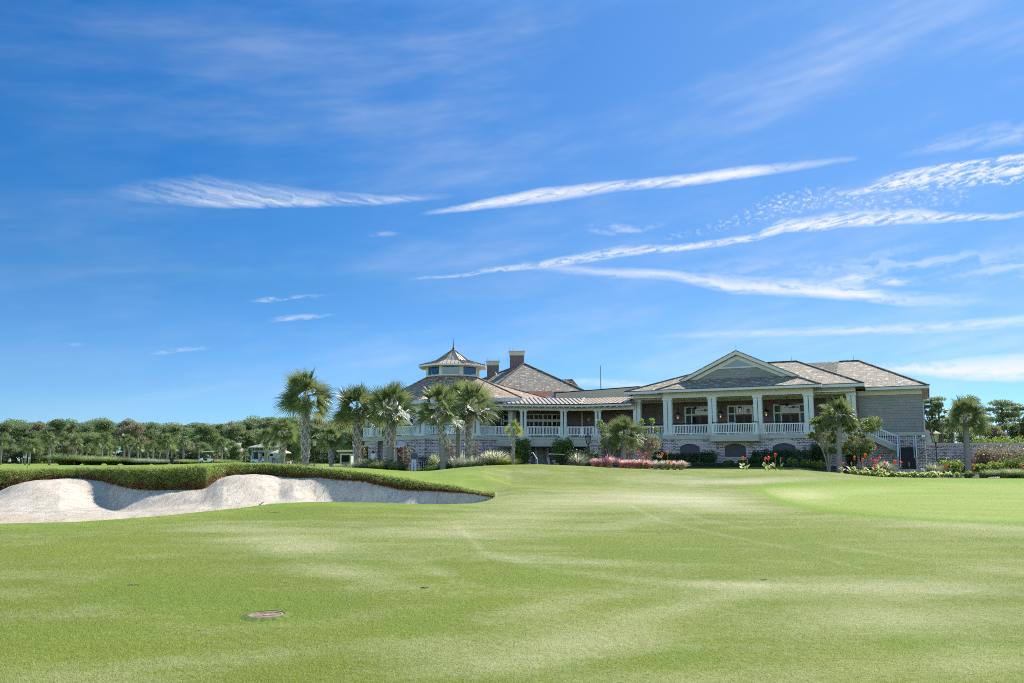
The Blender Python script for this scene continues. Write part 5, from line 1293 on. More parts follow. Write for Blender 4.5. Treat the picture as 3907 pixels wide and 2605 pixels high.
L['bright'] = mat_leaf('bright_leaf', [(.06, .11, .012), (.17, .26, .03), (.36, .44, .10)], .4)
L['myrtle'] = mat_leaf('myrtle_leaf', [(.05, .07, .02), (.13, .18, .04), (.33, .36, .13)], .4)
L['silver'] = mat_leaf('silver_grass', [(.05, .075, .035), (.22, .27, .14), (.58, .60, .42)], .35)
L['greeng'] = mat_leaf('green_grass', [(.06, .09, .025), (.18, .25, .07), (.46, .52, .22)], .4)
L['pink'] = mat_leaf('pink_muhly', [(.55, .15, .14), (.85, .33, .30), (.95, .60, .54)], .5)
L['plume'] = mat_leaf('plume', [(.36, .27, .18), (.60, .49, .35), (.78, .68, .54)], .45)
L['canna'] = mat_leaf('canna_leaf', [(.09, .13, .02), (.24, .30, .06), (.55, .58, .25)], .45, .4, .5, 2)
L['flower'] = mat_leaf('canna_flower', [(.65, .03, .01), (.95, .10, .03), (1, .28, .10)], .4, .6, .2, 2)
L['rust'] = mat_leaf('rusty_leaf', [(.10, .07, .04), (.26, .19, .11), (.48, .40, .26)], .3)
L['white'] = mat_leaf('white_blossom', [(.3, .34, .25), (.55, .58, .5), (.8, .8, .75)], .3)
BK = plain('bark', (.17, .14, .11), .95, .35, 9, bump=.6)
BKP = plain('palm_bark', (.27, .25, .22), .95, .25, 7, bump=.6)
BKL = plain('myrtle_bark', (.36, .30, .25), .8, .2, 6)
BOOT = plain('palm_boot', (.48, .44, .38), .9, .38, 5, bump=.3)

# --- sabal palms
def palm_crown(name, seed, r, nf, mat, parent, up=1.0):
    rng = np.random.default_rng(seed); VV = []; FF = []; RR = []; nv = 0
    for i in range(nf):
        az = i * 2.39996 + rng.uniform(-.25, .25); f = (i + .5) / nf
        el = R(82) - (f ** 1.15) * R(112) * up + rng.uniform(-.12, .12)
        d = np.array([math.cos(az) * math.cos(el), math.sin(az) * math.cos(el), math.sin(el)])
        pl = r * rng.uniform(.30, .64); br = r * rng.uniform(.50, .62) * (1 - .12 * (el > 1.1))
        side = np.cross(d, [0, 0, 1.]); side /= np.linalg.norm(side) + 1e-6
        # petiole: arching strip
        pts = []
        for q in np.linspace(0, 1, 4): pts.append(d * pl * q + np.array([0, 0, -1]) * (.16 * r * q * q * math.cos(el)))
        end = pts[-1]; tg = pts[-1] - pts[-2]; tg /= np.linalg.norm(tg)
        w = .022
        for q in range(3):
            VV += [pts[q] - side * w, pts[q] + side * w, pts[q + 1] + side * w * .8, pts[q + 1] - side * w * .8]
            FF.append([nv, nv + 1, nv + 2, nv + 3]); nv += 4; RR += [.75] * 4
        nrm = np.cross(side, tg); tw = rng.uniform(-1.35, 1.35)
        s2 = side * math.cos(tw) + nrm * math.sin(tw); n2 = np.cross(s2, tg)
        base = rng.uniform(.0, 1.0) * (.75 if el > 0 else 1)
        nl = 26
        for k in range(nl):
            a = R(-112 + 224 * (k + .5) / nl); c_, s_ = math.cos(a), math.sin(a)
            ld = tg * c_ + s2 * s_ + n2 * (.20 * abs(s_)); ld /= np.linalg.norm(ld)
            ln = br * (.72 + .28 * c_) * rng.uniform(.9, 1.05)
            sw = np.cross(ld, n2 + ld * 0 + s2 * rng.uniform(-.7, .7) + tg * rng.uniform(-.3, .3)); sw /= np.linalg.norm(sw) + 1e-6
            ww = br * .030
            P0 = end; P1 = end + ld * ln * .42; P2 = end + ld * ln * .75 + np.array([0, 0, -.02 * ln]); P3 = end + ld * ln + np.array([0, 0, -.13 * ln * rng.uniform(.3, 1.6)])
            VV += [P0 - sw * .008, P0 + sw * .008, P1 + sw * ww, P1 - sw * ww, P2 + sw * ww * .62, P2 - sw * ww * .62, P3 + sw * .006, P3 - sw * .006]
            FF += [[nv, nv + 1, nv + 2, nv + 3], [nv + 3, nv + 2, nv + 4, nv + 5], [nv + 5, nv + 4, nv + 6, nv + 7]]
            nv += 8; RR += [base * .7 + rng.uniform(0, .3)] * 4 + [base * .8 + .2] * 4
    return fast_mesh(name, np.array(VV), np.array(FF), mat, parent, {'rnd': np.array(RR)})
def palm(label, px, Y, base_y_z, crown_y, rpx, trunk_w=.40, boots=(.35, 1.0), seed=0, nf=34, mat='palm', lean=0, group=None, cat='palm tree', name='palm_tree', curve=0, skirt=False):
    zb = base_y_z if base_y_z is not None else float(ground_z(px, Y)) - .05
    top = at(px + lean, crown_y, Y); bx = gx(px, Y)
    o = thing(name, label, cat, (bx, Y, zb), group)
    r = rpx / 3131.0 * Y; H = top.z - r * .10 - zb
    dx = top.x - bx
    pts = []; rad = []
    for q in np.linspace(0, 1, 9):
        pts.append((bx + dx * q * q + curve * math.sin(q * math.pi), Y, zb + H * q)); rad.append(trunk_w / 2 * (1.12 if q < .05 else (.92 + .06 * math.sin(q * 5))))
    MB().tube(pts, rad, 10).build('trunk', BKP, o, smooth=True)
    # criss-cross leaf bases
    b0, b1 = boots
    if b1 > b0:
        rng = random.Random(seed); mb = MB(); n = int(max((b1 - b0) * H / .075, 8)); sc = trunk_w / .4
        for i in range(n):
            q = b0 + (b1 - b0) * (i + .5) / n; a = i * 2.39996; cx = bx + dx * q * q + curve * math.sin(q * math.pi); z = zb + H * q
            rr = trunk_w / 2 * .93; swell = 1 + .35 * math.sin(math.pi * min((q - b0) / (b1 - b0), 1))
            for off_ in (-.42, .42):
                c, s_ = math.cos(a), math.sin(a); tx, ty = -s_, c
                ln = .30 * sc * rng.uniform(.8, 1.15); w = .045 * sc
                p0 = Vector((cx + c * rr + tx * off_ * .28 * sc * 1.1, Y + s_ * rr + ty * off_ * .28 * sc * 1.1, z - ln * .35))
                p1 = Vector((cx + c * (rr + .09 * sc * swell) - tx * off_ * .02, Y + s_ * (rr + .09 * sc * swell) - ty * off_ * .02, z + ln * .5))
                t_ = Vector((tx, ty, 0)) * w; n_ = Vector((c, s_, 0)) * .03 * sc
                mb.raw([tuple(p0 - t_), tuple(p0 + t_), tuple(p0 + n_), tuple(p1 - t_ * 1.2), tuple(p1 + t_ * 1.2), tuple(p1 + n_)], [(0, 1, 4, 3), (1, 2, 5, 4), (2, 0, 3, 5), (0, 2, 1), (3, 4, 5)])
        mb.build('leaf_bases', BOOT, o, uv=False)
    c = palm_crown('crown', seed, r, nf, L[mat], o)
    c.location = (bx + dx - o.location.x, 0, zb + H - zb)
    if skirt: pass
    return o
pd = 'palm tree'
PN = 'palms in front of the clubhouse'
palm('tallest palm, standing alone left of the clubhouse by a lamp post', 1165, 61, None, 1500, 124, .52, (.22, 1.0), 1, 38, group=PN)
palm('palm left of the side porch with pale criss-cross trunk', 1362, 62, None, 1545, 112, .50, (.30, 1.0), 2, 36, group=PN)
palm('palm in front of the awning with dark lower trunk', 1492, 61, None, 1545, 112, .58, (.42, 1.0), 3, 38, group=PN, lean=-4)
palm('palm right of the man in grey, its trunk bent near the foot', 1690, 58.5, None, 1545, 108, .44, (.42, 1.0), 4, 36, group=PN, lean=-14)
palm('slender palm, middle trunk of the three before the rotunda', 1747, 64, None, 1525, 100, .36, (.55, 1.0), 5, 34, group=PN, lean=4)
palm('palm with shaggy trunk at the right end of the rotunda group', 1785, 62, None, 1540, 112, .46, (.30, 1.0), 6, 36, group=PN, lean=10)
palm('small young palm with a tuft of upright yellow green leaves', 1957, 58, None, 1632, 40, .22, (.30, .95), 7, 15, 'palmy', lean=6)
palm('bushy low palm left of the pink grass with drooping lower leaves', 2378, 60, None, 1650, 84, .40, (.72, 1.0), 8, 40, lean=2)
palm('palm with smooth grey trunk before the porch right end', 3200, 60.5, None, 1572, 84, .42, (.90, 1.0), 9, 36, lean=4)
palm('large palm by the garden wall at the right edge', 3690, 62, None, 1582, 92, .46, (.90, 1.0), 10, 40, lean=-6)
palm('middle sized palm behind the beige umbrella', 1076, 92, None, 1640, 66, .62, (.35, 1.0), 11, 32, lean=4)
palm('palm left of the umbrella palm, in front of the far house', 1016, 100, None, 1668, 52, .5, (.55, 1.0), 12, 28)
palm('short palm between the lamp post and the side porch', 1265, 84, None, 1668, 58, .5, (.25, 1.0), 13, 32)
# distant palms along the fairway edge: copies of four shapes
far = [(3,1690,26),(97,1688,24),(113,1700,30),(190,1672,34),(286,1682,31),(386,1678,32),(411,1702,17),(474,1678,30),(492,1690,26),(525,1700,22),(562,1712,13),(536,1716,12),(330,1712,15),(308,1718,12),(583,1694,16),(608,1715,13),(638,1684,34),(655,1705,16),(700,1686,27),(758,1712,16),(830,1722,17),(846,1690,29),(863,1728,13),(917,1732,15),(937,1728,14),(982,1728,13),(440,1714,12),(-60,1690,30),(-140,1700,26)]
flab = ['far palm at the left frame edge','far palm just behind the putting flag','bushy far palm beside the white clad golfer','far palm with a leaning trunk right of the golfers','far palm with a straight stout trunk, second right of the golfers','far palm in front of grass mounds at left','small yellow green far palm with hanging dead leaves','leftmost trunk of a tight far palm clump','middle trunk of a tight far palm clump','far palm right of the tight clump','thin far palm before the dark wood','thinner far palm in the dark wood','small far palm in the wood left of the mounds','little far palm low in the wood','far palm right of the second flag','small far palm right of the second flag','large far palm left of the white golf cart','small far palm tucked beside a larger one','far palm just left of the white golf cart','low far palm right of the white cart roof','low far palm right of the red shirted golfer','far palm with reddish trunk right of the white cart','low far palm between the two golf carts','low far palm left of the dark golf cart','low far palm just behind the dark golf cart','low far palm right of the dark cart in front of the house','little far palm in shade behind the mounds','far palm just outside the left edge','second far palm outside the left edge']
protos = []
def far_palm(i, px, cy, r, lab):
    Y = 168 - (i % 5) * 3 if r > 20 else 186 + (i % 4) * 3
    zb = float(ground_z(px, Y)) - .05; z = at(px, cy, Y).z
    H = z - zb; rad = r / 3131 * Y * 1.12
    if len(protos) < 4:
        o = thing('palm_tree', lab, 'palm tree', (0, 0, 0), 'far palms along the fairway')
        MB().tube([(0, 0, 0), (.01, 0, .35), (.012 * len(protos), 0, .7), (0, 0, 1)], [.045, .04, .042, .03], 7).build('trunk', BKP, o, smooth=True)
        c = palm_crown('crown', 40 + len(protos), 1.0, 26, L['palm'], o); protos.append((o, c)); 
    else:
        o = copy_tree(protos[i % 4][0]); o['label'] = lab; o['group'] = 'far palms along the fairway'
    tr_, cr_ = [ch for ch in o.children if ch.name.startswith('trunk')][0], [ch for ch in o.children if ch.name.startswith('crown')][0]
    o.location = (gx(px, Y), Y, zb); o.scale = (1, 1, 1); o.rotation_euler = (0, 0, i * 1.3)
    tr_.scale = (4.8 * (r / 30) ** .5, 4.8 * (r / 30) ** .5, H); cr_.location = (0, 0, H - rad * .1); cr_.scale = (rad, rad, rad)
for i, (a_, b_, c_) in enumerate(far): far_palm(i, a_, b_, c_, flab[i])

# --- trees
def tree(label, x, y, z, h, w, kind='oak', seed=0, group=None, n=5200, leaf=.30, trunk_f=.35, name=None, cat='tree', nb=16, flat=.5, open_=False, spread=None):
    rng = random.Random(seed); o = thing(name or {'oak': 'oak_tree', 'pine': 'pine_tree', 'olive': 'oak_tree'}.get(kind, 'tree'), label, cat, (x, y, z), group)
    bl = []
    for i in range(nb):
        a = rng.uniform(0, 2 * math.pi); q = rng.uniform(0, 1) ** .6
        zz = trunk_f + (1 - trunk_f) * rng.uniform(.12, .95)
        lim = math.sqrt(max(0, 1 - ((zz - (trunk_f + 1) / 2) / ((1 - trunk_f) / 1.9)) ** 2)) if not open_ else (1 - abs(zz - .8) * 1.2)
        lim = max(lim, .25)
        s_ = rng.uniform(.10, .30) * w
        bl.append((x + math.cos(a) * q * w * .42 * lim, y + math.sin(a) * q * w * .36 * lim, z + h * zz - s_ * .2, s_, s_ * .9, s_ * flat))
    mb = MB(); hh = h * (trunk_f + .35)
    tw = max(.12, h * .022)
    mb.tube([(x, y, z - .2), (x + .05 * w * rng.uniform(-1, 1), y, z + hh * .5), (x, y, z + hh), (x, y, z + h * .9)], [tw, tw * .8, tw * .6, tw * .15], 7)
    for b in bl[:11]:
        st = z + h * trunk_f * rng.uniform(.75, 1.2); mid = ((x + b[0]) / 2, (y + b[1]) / 2, (st + b[2]) / 2 - .04 * h)
        mb.tube([(x, y, st), mid, (b[0], b[1], b[2])], [tw * .45, tw * .3, tw * .1], 5)
    mb.build('trunk', BK, o, smooth=True, uv=False)
    c = leaf_cloud('crown', bl, n, leaf, L[kind], None, seed); c.parent = o; c.location = (-x, -y, -z)
    return o
# far wood: six shapes, copied
wood = []; sk = [(-340,1628),(-250,1620),(-160,1640),(-80,1624),(0,1622),(40,1616),(86,1613),(130,1622),(170,1616),(214,1610),(240,1612),(285,1622),(330,1626),(395,1610),(440,1628),(500,1612),(545,1608),(585,1620),(640,1625),(690,1636),(735,1640),(780,1628),(825,1612),(870,1620),(905,1612),(950,1612),(985,1603),(1030,1601),(1080,1605),(1130,1604),(1180,1610),(1225,1604),(1275,1600),(1310,1592),(1350,1590),(1390,1600),(1430,1605),(1480,1610),(1540,1610)]
kinds = ['oak', 'pine', 'pine', 'oak', 'olive', 'pine']
wl = ['dense dark oak in the far wood', 'flat topped pine in the far wood', 'tall pine with layered crown in the far wood', 'broad rounded oak in the far wood', 'brownish olive oak in the far wood', 'open pine with gaps in its crown in the far wood']
wp = []
for i in range(6):
    wp.append(tree(wl[i], 0, 0, 0, 10, [8, 8.5, 7, 9, 7.5, 7.5][i], kinds[i], 60 + i, 'trees of the far wood', n=[13000, 8500, 9000, 14000, 11000, 6500][i], leaf=.17, trunk_f=[.15, .45, .38, .14, .18, .45][i], nb=[30, 24, 28, 34, 26, 20][i], flat=[.6, .34, .4, .6, .6, .34][i]))
used = [False] * 6
def put_tree(k, x, y, z, h, s=1.0, lab=None):
    if not used[k]: o = wp[k]; used[k] = True
    else: o = copy_tree(wp[k])
    if lab: o['label'] = lab; o['group'] = 'trees close behind the clubhouse'
    sc = h / 10; o.location = (x, y, z); o.scale = (sc * s, sc * s, sc); o.rotation_euler = (0, 0, random.uniform(0, 6)); return o
for i, (px_, py_) in enumerate(sk):
    Y = 228 + (i % 3) * 7; z = at(px_, py_, Y).z; k = [1, 2, 0, 5, 2, 3, 1, 4][i % 8]; put_tree(k, gx(px_, Y), Y, -.2, z * 1.10, random.uniform(.75, .95))
for i, px_ in enumerate(range(-330, 1560, 74)):
    if 850 < px_ < 1110: continue
    Y = 205 + (i % 2) * 6; k = [3, 0, 4, 3, 0, 2][i % 6]; put_tree(k, gx(px_ + random.uniform(-12, 12), Y), Y, -.2, random.uniform(4.6, 8.2), random.uniform(.8, 1.2))
for i, px_ in enumerate(range(-360, 1600, 70)):
    Y = 262; k = [2, 1, 3, 5][i % 4]; put_tree(k, gx(px_, Y), Y, -.2, random.uniform(12.2, 13.6), 1.1)
for px_, py_ in ((870,1672),(905,1690),(1105,1650),(1135,1640),(860,1700)):
    put_tree(0, gx(px_, 196), 196, -.2, at(px_, py_, 196).z, .9)
# undergrowth below the wood, the shade there put into its leaf colour
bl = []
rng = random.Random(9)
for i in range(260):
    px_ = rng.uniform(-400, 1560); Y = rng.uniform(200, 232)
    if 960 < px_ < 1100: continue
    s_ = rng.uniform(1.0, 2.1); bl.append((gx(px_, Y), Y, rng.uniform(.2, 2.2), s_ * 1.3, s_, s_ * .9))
u_ = leaf_cloud('undergrowth', bl, 60000, .28, L['under'], None, 5); tag(u_, 'tangled undergrowth with shade in its leaf colour, filling the foot of the far wood', 'undergrowth', kind='stuff')
# behind the building on the left, a few trees showing through the porch
for px_, py_, k in ((1385, 1620, 0), (1432, 1622, 3), (1500, 1640, 0), (1560, 1650, 3), (1340, 1640, 3)):
    put_tree(k, gx(px_, 125), 125, .1, at(px_, py_, 125).z, 1.0, {1385: 'oak behind the far left end of the side porch', 1432: 'oak seen between the side porch columns', 1500: 'oak seen through the rotunda windows at left', 1560: 'oak seen through the rotunda windows behind the awning', 1340: 'oak filling the gap left of the side porch'}[px_])

# right hand trees
GR = 'pines beyond the garden wall'
def rtree(label, px, ptop, Y, wpx, kind, seed, **kw):
    z = float(ground_z(min(px, 4400), min(Y, 100))); h = at(px, ptop, Y).z - z; return tree(label, gx(px, Y), Y, z, h, wpx / 3131 * Y, kind, seed, **kw)
rtree('dark spreading pine close behind the right wing eave', 3568, 1490, 96, 120, 'pine', 201, n=5200, leaf=.10, trunk_f=.5, nb=18, flat=.3, open_=True)
rtree('slim young pine left of the large right palm', 3594, 1524, 78, 66, 'pine', 202, n=5600, leaf=.09, trunk_f=.25, nb=16, flat=.8, cat='pine tree')
rtree('pine with upright candles behind the large right palm', 3688, 1500, 84, 110, 'pine', 203, n=7200, leaf=.10, trunk_f=.3, nb=16, flat=.7, cat='pine tree')
rtree('flat topped open pine at the right edge', 3836, 1524, 112, 160, 'pine', 204, n=7800, leaf=.12, trunk_f=.55, nb=18, flat=.26, open_=True, cat='pine tree')
rtree('open pine cut off by the right frame edge', 3925, 1545, 104, 130, 'pine', 205, n=6000, leaf=.12, trunk_f=.5, nb=14, flat=.3, open_=True, cat='pine tree')
for i, (a_, b_, w_, k_) in enumerate([(3560, 1600, 110, 'oak'), (3640, 1590, 130, 'pine'), (3745, 1580, 130, 'oak'), (3790, 1605, 120, 'olive'), (3860, 1600, 140, 'oak'), (3935, 1590, 140, 'pine'), (4020, 1580, 150, 'oak'), (4120, 1570, 160, 'pine')]):
    rtree(['rounded oak low behind the right wing', 'bushy pine behind the garden lamp', 'oak right of the large right palm', 'brownish oak under the flat topped pine', 'oak below the flat topped pine', 'pine low at the right edge', 'oak just outside the right edge', 'pine outside the right edge'][i], a_, b_, 102 + (i % 3) * 4, w_, k_, 210 + i, n=11000, leaf=.12, trunk_f=.12, nb=26, flat=.6)

# --- shrubs, hedges, grasses
def shrub(label, px, Y, w, h, kind='box', seed=0, name='shrub', cat='shrub', group=None, leaf=.055, n=2600, z=None, boxy=False, d=None, rz=0):
    x = gx(px, Y); z = float(ground_z(px, Y)) - .03 if z is None else z; d = d or w
    o = thing(name, label, cat, (x, Y, z), group, rz)
    rng = random.Random(seed); bl = []
    if boxy:
        nx = max(int(w / (h * .5)), 2); ny = max(int(d / (h * .5)), 1)
        for i in range(nx):
            for j in range(ny):
                for k in range(2):
                    bl.append(((i + .5) / nx * w - w / 2, (j + .5) / ny * d - d / 2, h * (.28 + .46 * k), w / nx * .62, d / ny * .62, h * .27 + rng.uniform(0, .02)))
    else:
        for i in range(9): a = i * 2.4; bl.append((math.cos(a) * w * .24 * (i > 0), math.sin(a) * d * .24 * (i > 0), h * (.52 + .12 * math.sin(i * 1.7)), w * .30, d * .30, h * .46))
    c = leaf_cloud('foliage', bl, n, leaf, L[kind], None, seed, shell=.3 if boxy else .35, aspect=1.6); c.parent = o
    if rz == 0: pass
    mb = MB()
    for i in range(5): a = i * 1.26; mb.tube([(math.cos(a) * w * .04, math.sin(a) * w * .04, 0), (math.cos(a) * w * .2, math.sin(a) * d * .2, h * .5)], [.03, .012], 5)
    s_ = mb.build('stem', BK, None, uv=False); s_.parent = o
    return o
def pxm(w, Y): return w / 3131 * Y
HG = 'dark hedges at the foot of the gabled porch'
hx = FP
def fhedge(a, b, v, zt, label, seed):
    u0, u1 = P.u(a, 1740, v), P.u(b, 1740, v); um = (u0 + u1) / 2; p = P.P(um, v, 0); z = G(p[0], p[1]) - .05
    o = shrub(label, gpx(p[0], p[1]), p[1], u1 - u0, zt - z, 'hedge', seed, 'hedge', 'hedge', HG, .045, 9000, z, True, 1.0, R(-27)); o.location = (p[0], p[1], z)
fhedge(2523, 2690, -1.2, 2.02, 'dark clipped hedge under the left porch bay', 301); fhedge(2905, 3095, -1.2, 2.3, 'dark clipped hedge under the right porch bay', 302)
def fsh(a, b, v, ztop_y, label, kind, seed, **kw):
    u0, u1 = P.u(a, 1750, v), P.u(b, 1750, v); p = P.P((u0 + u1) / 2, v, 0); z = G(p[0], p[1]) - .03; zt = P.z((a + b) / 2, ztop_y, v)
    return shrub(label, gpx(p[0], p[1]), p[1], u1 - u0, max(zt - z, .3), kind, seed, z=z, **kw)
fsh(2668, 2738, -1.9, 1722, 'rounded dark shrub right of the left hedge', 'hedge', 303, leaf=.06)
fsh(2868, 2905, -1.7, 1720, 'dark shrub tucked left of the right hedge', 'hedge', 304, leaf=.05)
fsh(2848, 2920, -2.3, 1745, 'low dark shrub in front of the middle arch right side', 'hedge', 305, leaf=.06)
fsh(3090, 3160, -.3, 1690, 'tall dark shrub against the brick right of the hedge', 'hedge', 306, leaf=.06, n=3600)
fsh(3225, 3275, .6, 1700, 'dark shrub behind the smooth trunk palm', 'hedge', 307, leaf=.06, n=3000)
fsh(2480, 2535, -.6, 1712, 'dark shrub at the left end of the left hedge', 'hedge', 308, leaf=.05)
for i, (a, b, v, yt) in enumerate([(2650, 2690, -2.6, 1762), (2760, 2800, -2.3, 1758), (2815, 2850, -2.2, 1756), (3000, 3045, -2.6, 1752), (3052, 3100, -2.9, 1755), (3095, 3150, -2.6, 1760)]):
    fsh(a, b, v, yt, ['spiky green plant before the left hedge', 'low spiky plant below the middle arch, left one', 'low spiky plant below the middle arch, right one', 'bright low plant before the right hedge', 'second bright low plant before the right hedge', 'bright low plant near the smooth trunk palm'][i], 'bright' if i > 2 else 'box', 320 + i, leaf=.09, n=500, name='plant', cat='plant')
# strip of low dark groundcover before the porch
bl = []
rng = random.Random(4)
for i in range(90):
    u = rng.uniform(P.u(2620, 1775, -3.6), P.u(3110, 1775, -3.6)); v = rng.uniform(-4.3, -3.0); p = P.P(u, v, 0); bl.append((p[0], p[1], G(p[0], p[1]) + .1, .5, .3, .18))
g_ = leaf_cloud('ground_cover', bl, 9000, .05, L['hedge'], None, 8); tag(g_, 'low dark ground cover strip before the porch bed', 'ground cover', kind='stuff')
shrub('round clipped shrub right of the small young palm', 1990, 76, pxm(74, 76), 2.45, 'box', 331, n=6000, leaf=.07, name='round_shrub')
shrub('round clipped shrub behind the parked dark cart', 2147, 76, pxm(84, 76), 2.45, 'box', 332, n=6000, leaf=.07, name='round_shrub')
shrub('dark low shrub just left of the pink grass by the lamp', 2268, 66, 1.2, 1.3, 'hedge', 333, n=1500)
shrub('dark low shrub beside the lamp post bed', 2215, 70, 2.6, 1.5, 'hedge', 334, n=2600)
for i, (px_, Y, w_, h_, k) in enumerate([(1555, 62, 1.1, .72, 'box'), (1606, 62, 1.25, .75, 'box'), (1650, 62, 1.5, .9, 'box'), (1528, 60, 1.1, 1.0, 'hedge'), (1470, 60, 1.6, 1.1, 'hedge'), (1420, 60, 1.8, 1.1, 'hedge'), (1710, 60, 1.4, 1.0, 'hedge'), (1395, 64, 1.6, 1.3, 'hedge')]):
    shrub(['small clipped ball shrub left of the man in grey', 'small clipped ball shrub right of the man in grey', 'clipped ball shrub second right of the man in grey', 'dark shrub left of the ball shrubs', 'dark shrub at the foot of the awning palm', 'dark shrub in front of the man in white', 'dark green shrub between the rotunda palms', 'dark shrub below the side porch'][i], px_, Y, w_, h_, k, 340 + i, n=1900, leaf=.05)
def grass_clump(label, px, Y, w, h, kind, seed, plume=None, group=None, name='ornamental_grass', n=420, wd=.014, z=None, wind=.25, cat='ornamental grass', npl=70):
    x = gx(px, Y); z = float(ground_z(px, Y)) - .02 if z is None else z
    o = thing(name, label, cat, (x, Y, z), group)
    rng = np.random.default_rng(seed)
    def blades(n, h0, h1, spread, wd, part, mat, tipw=.2):
        az = rng.uniform(0, 2 * np.pi, n); hh = rng.uniform(h0, h1, n); out = rng.uniform(.1, 1, n) ** .7 * spread
        b = np.stack([np.cos(az) * w * .10, np.sin(az) * w * .10, np.zeros(n)], 1) * rng.uniform(0, 1, n)[:, None]
        dr = np.stack([np.cos(az) + wind, np.sin(az), np.zeros(n)], 1)
        ts = [0, .35, .7, 1.0]; VV = []
        side = np.stack([-np.sin(az + rng.uniform(-.8, .8, n)), np.cos(az), np.zeros(n)], 1)
        for q in ts:
            c = b + dr * (out * q ** 1.6)[:, None]; c[:, 2] += hh * (q * 1.25 - .42 * q ** 2.4 * (out / max(spread, .01)))
            ww = wd * (1 - (1 - tipw) * q); VV += [c - side * ww, c + side * ww]
        v = np.stack(VV, 1).reshape(-1, 3); k = np.arange(n) * 8
        f = np.concatenate([np.stack([k + 2 * j, k + 2 * j + 1, k + 2 * j + 3, k + 2 * j + 2], 1) for j in range(3)])
        m = fast_mesh(part, v, f, mat, None, {'rnd': np.repeat(rng.uniform(0, 1, n) ** 1.3, 8)}); m.parent = o
    blades(n, h * .5, h * .85, w * .52, wd, 'blades', L[kind])
    if plume: blades(npl, h * .62, h * .84, w * .40, wd * 1.1, 'plumes', L[plume], 1.3)
    return o
gg = 'silvery ornamental grasses by the clubhouse'
gl_ = [(1148,60.5,2.4,1.15,'silver',None),(1105,61,1.4,.8,'silver',None),(1200,62,2.4,1.0,'silver',None),(1245,61,2.0,.9,'silver',None),(1285,61,2.3,.95,'silver',None),(1325,60,2.0,1.0,'silver',None),(1370,59.5,2.2,1.0,'silver',None),(1400,59.5,1.8,1.0,'greeng',None),(1450,59,1.8,1.1,'greeng',None),(1380,62,2.2,1.6,'silver',None),(1500,59,1.7,1.0,'greeng',None),(1735,60,2.6,1.35,'silver','plume'),(1775,60,2.4,1.3,'silver',None),(1815,60,2.4,1.2,'silver','plume'),(1675,60,1.6,1.0,'greeng',None),(1842,62,2.0,1.2,'silver','plume'),(1880,60,3.2,1.65,'greeng','plume'),(1935,59,1.8,.9,'bright',None),(1912,59,1.6,.8,'bright',None),(2205,64,1.9,1.4,'silver','plume'),(1765,66,2.0,2.0,'silver','plume'),(1660,66,1.8,2.0,'greeng','plume')]
gn = ['silver grass clump right of the umbrella chairs','low silver tuft beside the umbrella','silver grass clump behind the tallest palm','silver grass clump right of the tallest palm','silver grass clump midway between the first two palms','silver grass clump left of the second palm','silver grass at the foot of the second palm','green grass clump right of the second palm','green grass clump left of the awning palm','taller silver grass behind the second palm','green grass clump right of the awning palm','silver grass with tan plumes left of the rotunda trunks','silver grass between the rotunda trunks','silver grass with plumes right of the rotunda trunks','green grass clump by the bent palm','silver grass left of the large plumed clump','large fountain grass with pinkish tan plumes','bright green tuft below the young palm, right one','bright green tuft below the young palm, left one','faded grass clump left of the tall lamp post','tall plumed grass behind the rotunda trunks','tall plumed grass right of the bent palm']
for i, (px_, Y, w_, h_, k, pl) in enumerate(gl_): grass_clump(gn[i], px_, Y, w_, h_, k, 400 + i, pl, gg, n=480, npl=170 if i == 16 else 26, wd=.022)
pg_ = 'pink muhly grass clumps'
for i, px_ in enumerate([2265, 2292, 2318, 2368, 2392, 2418, 2438, 2462, 2545, 2572, 2596, 2500, 2525]):
    Y = 57.2 if i < 8 else 56.5
    grass_clump(['leftmost pink grass clump beside the small pillar light', 'pink grass clump, second from the left', 'tall pink grass clump, third from the left', 'pink grass clump left of the smooth palm foot', 'pink grass clump below the bushy low palm', 'pink grass clump right of the bushy low palm', 'pink grass clump among the red cannas, left', 'pink grass clump among the red cannas, right', 'pale pink grass clump, first right of the cannas', 'pale pink grass clump, second right of the cannas', 'rightmost pale pink grass clump', 'pale tan grass clump between the cannas', 'thin pale grass clump between the cannas'][i], px_, Y, 1.2 if i < 8 else 1.0, .72 if i != 2 else .95, 'pink' if i < 8 else 'plume', 430 + i, 'pink' if i < 11 else None, pg_, n=520, wd=.016, wind=.5, npl=60)
grass_clump('wide windswept green grass near the right edge', 3832, 57, 3.6, .8, 'greeng', 460, None, gg, n=900, wd=.02, wind=.9); grass_clump('windswept green grass left of the widest clump at right', 3745, 57.5, 2.2, .75, 'greeng', 461, None, gg, n=600, wd=.02, wind=.9)
grass_clump('silver green tuft at the right end of the canna row', 3685, 57, 1.4, .6, 'greeng', 462, None, gg, n=400, wd=.02)
grass_clump('tall silvery plumed grass left of the stair foot', 3372, 60.5, 1.9, 1.35, 'silver', 463, 'plume', gg, n=600, wd=.022, npl=30)
grass_clump('wispy pale grass behind the garden lamp foot', 3555, 63, 2.0, 1.3, 'silver', 464, 'plume', gg, n=500, wd=.02, npl=30)
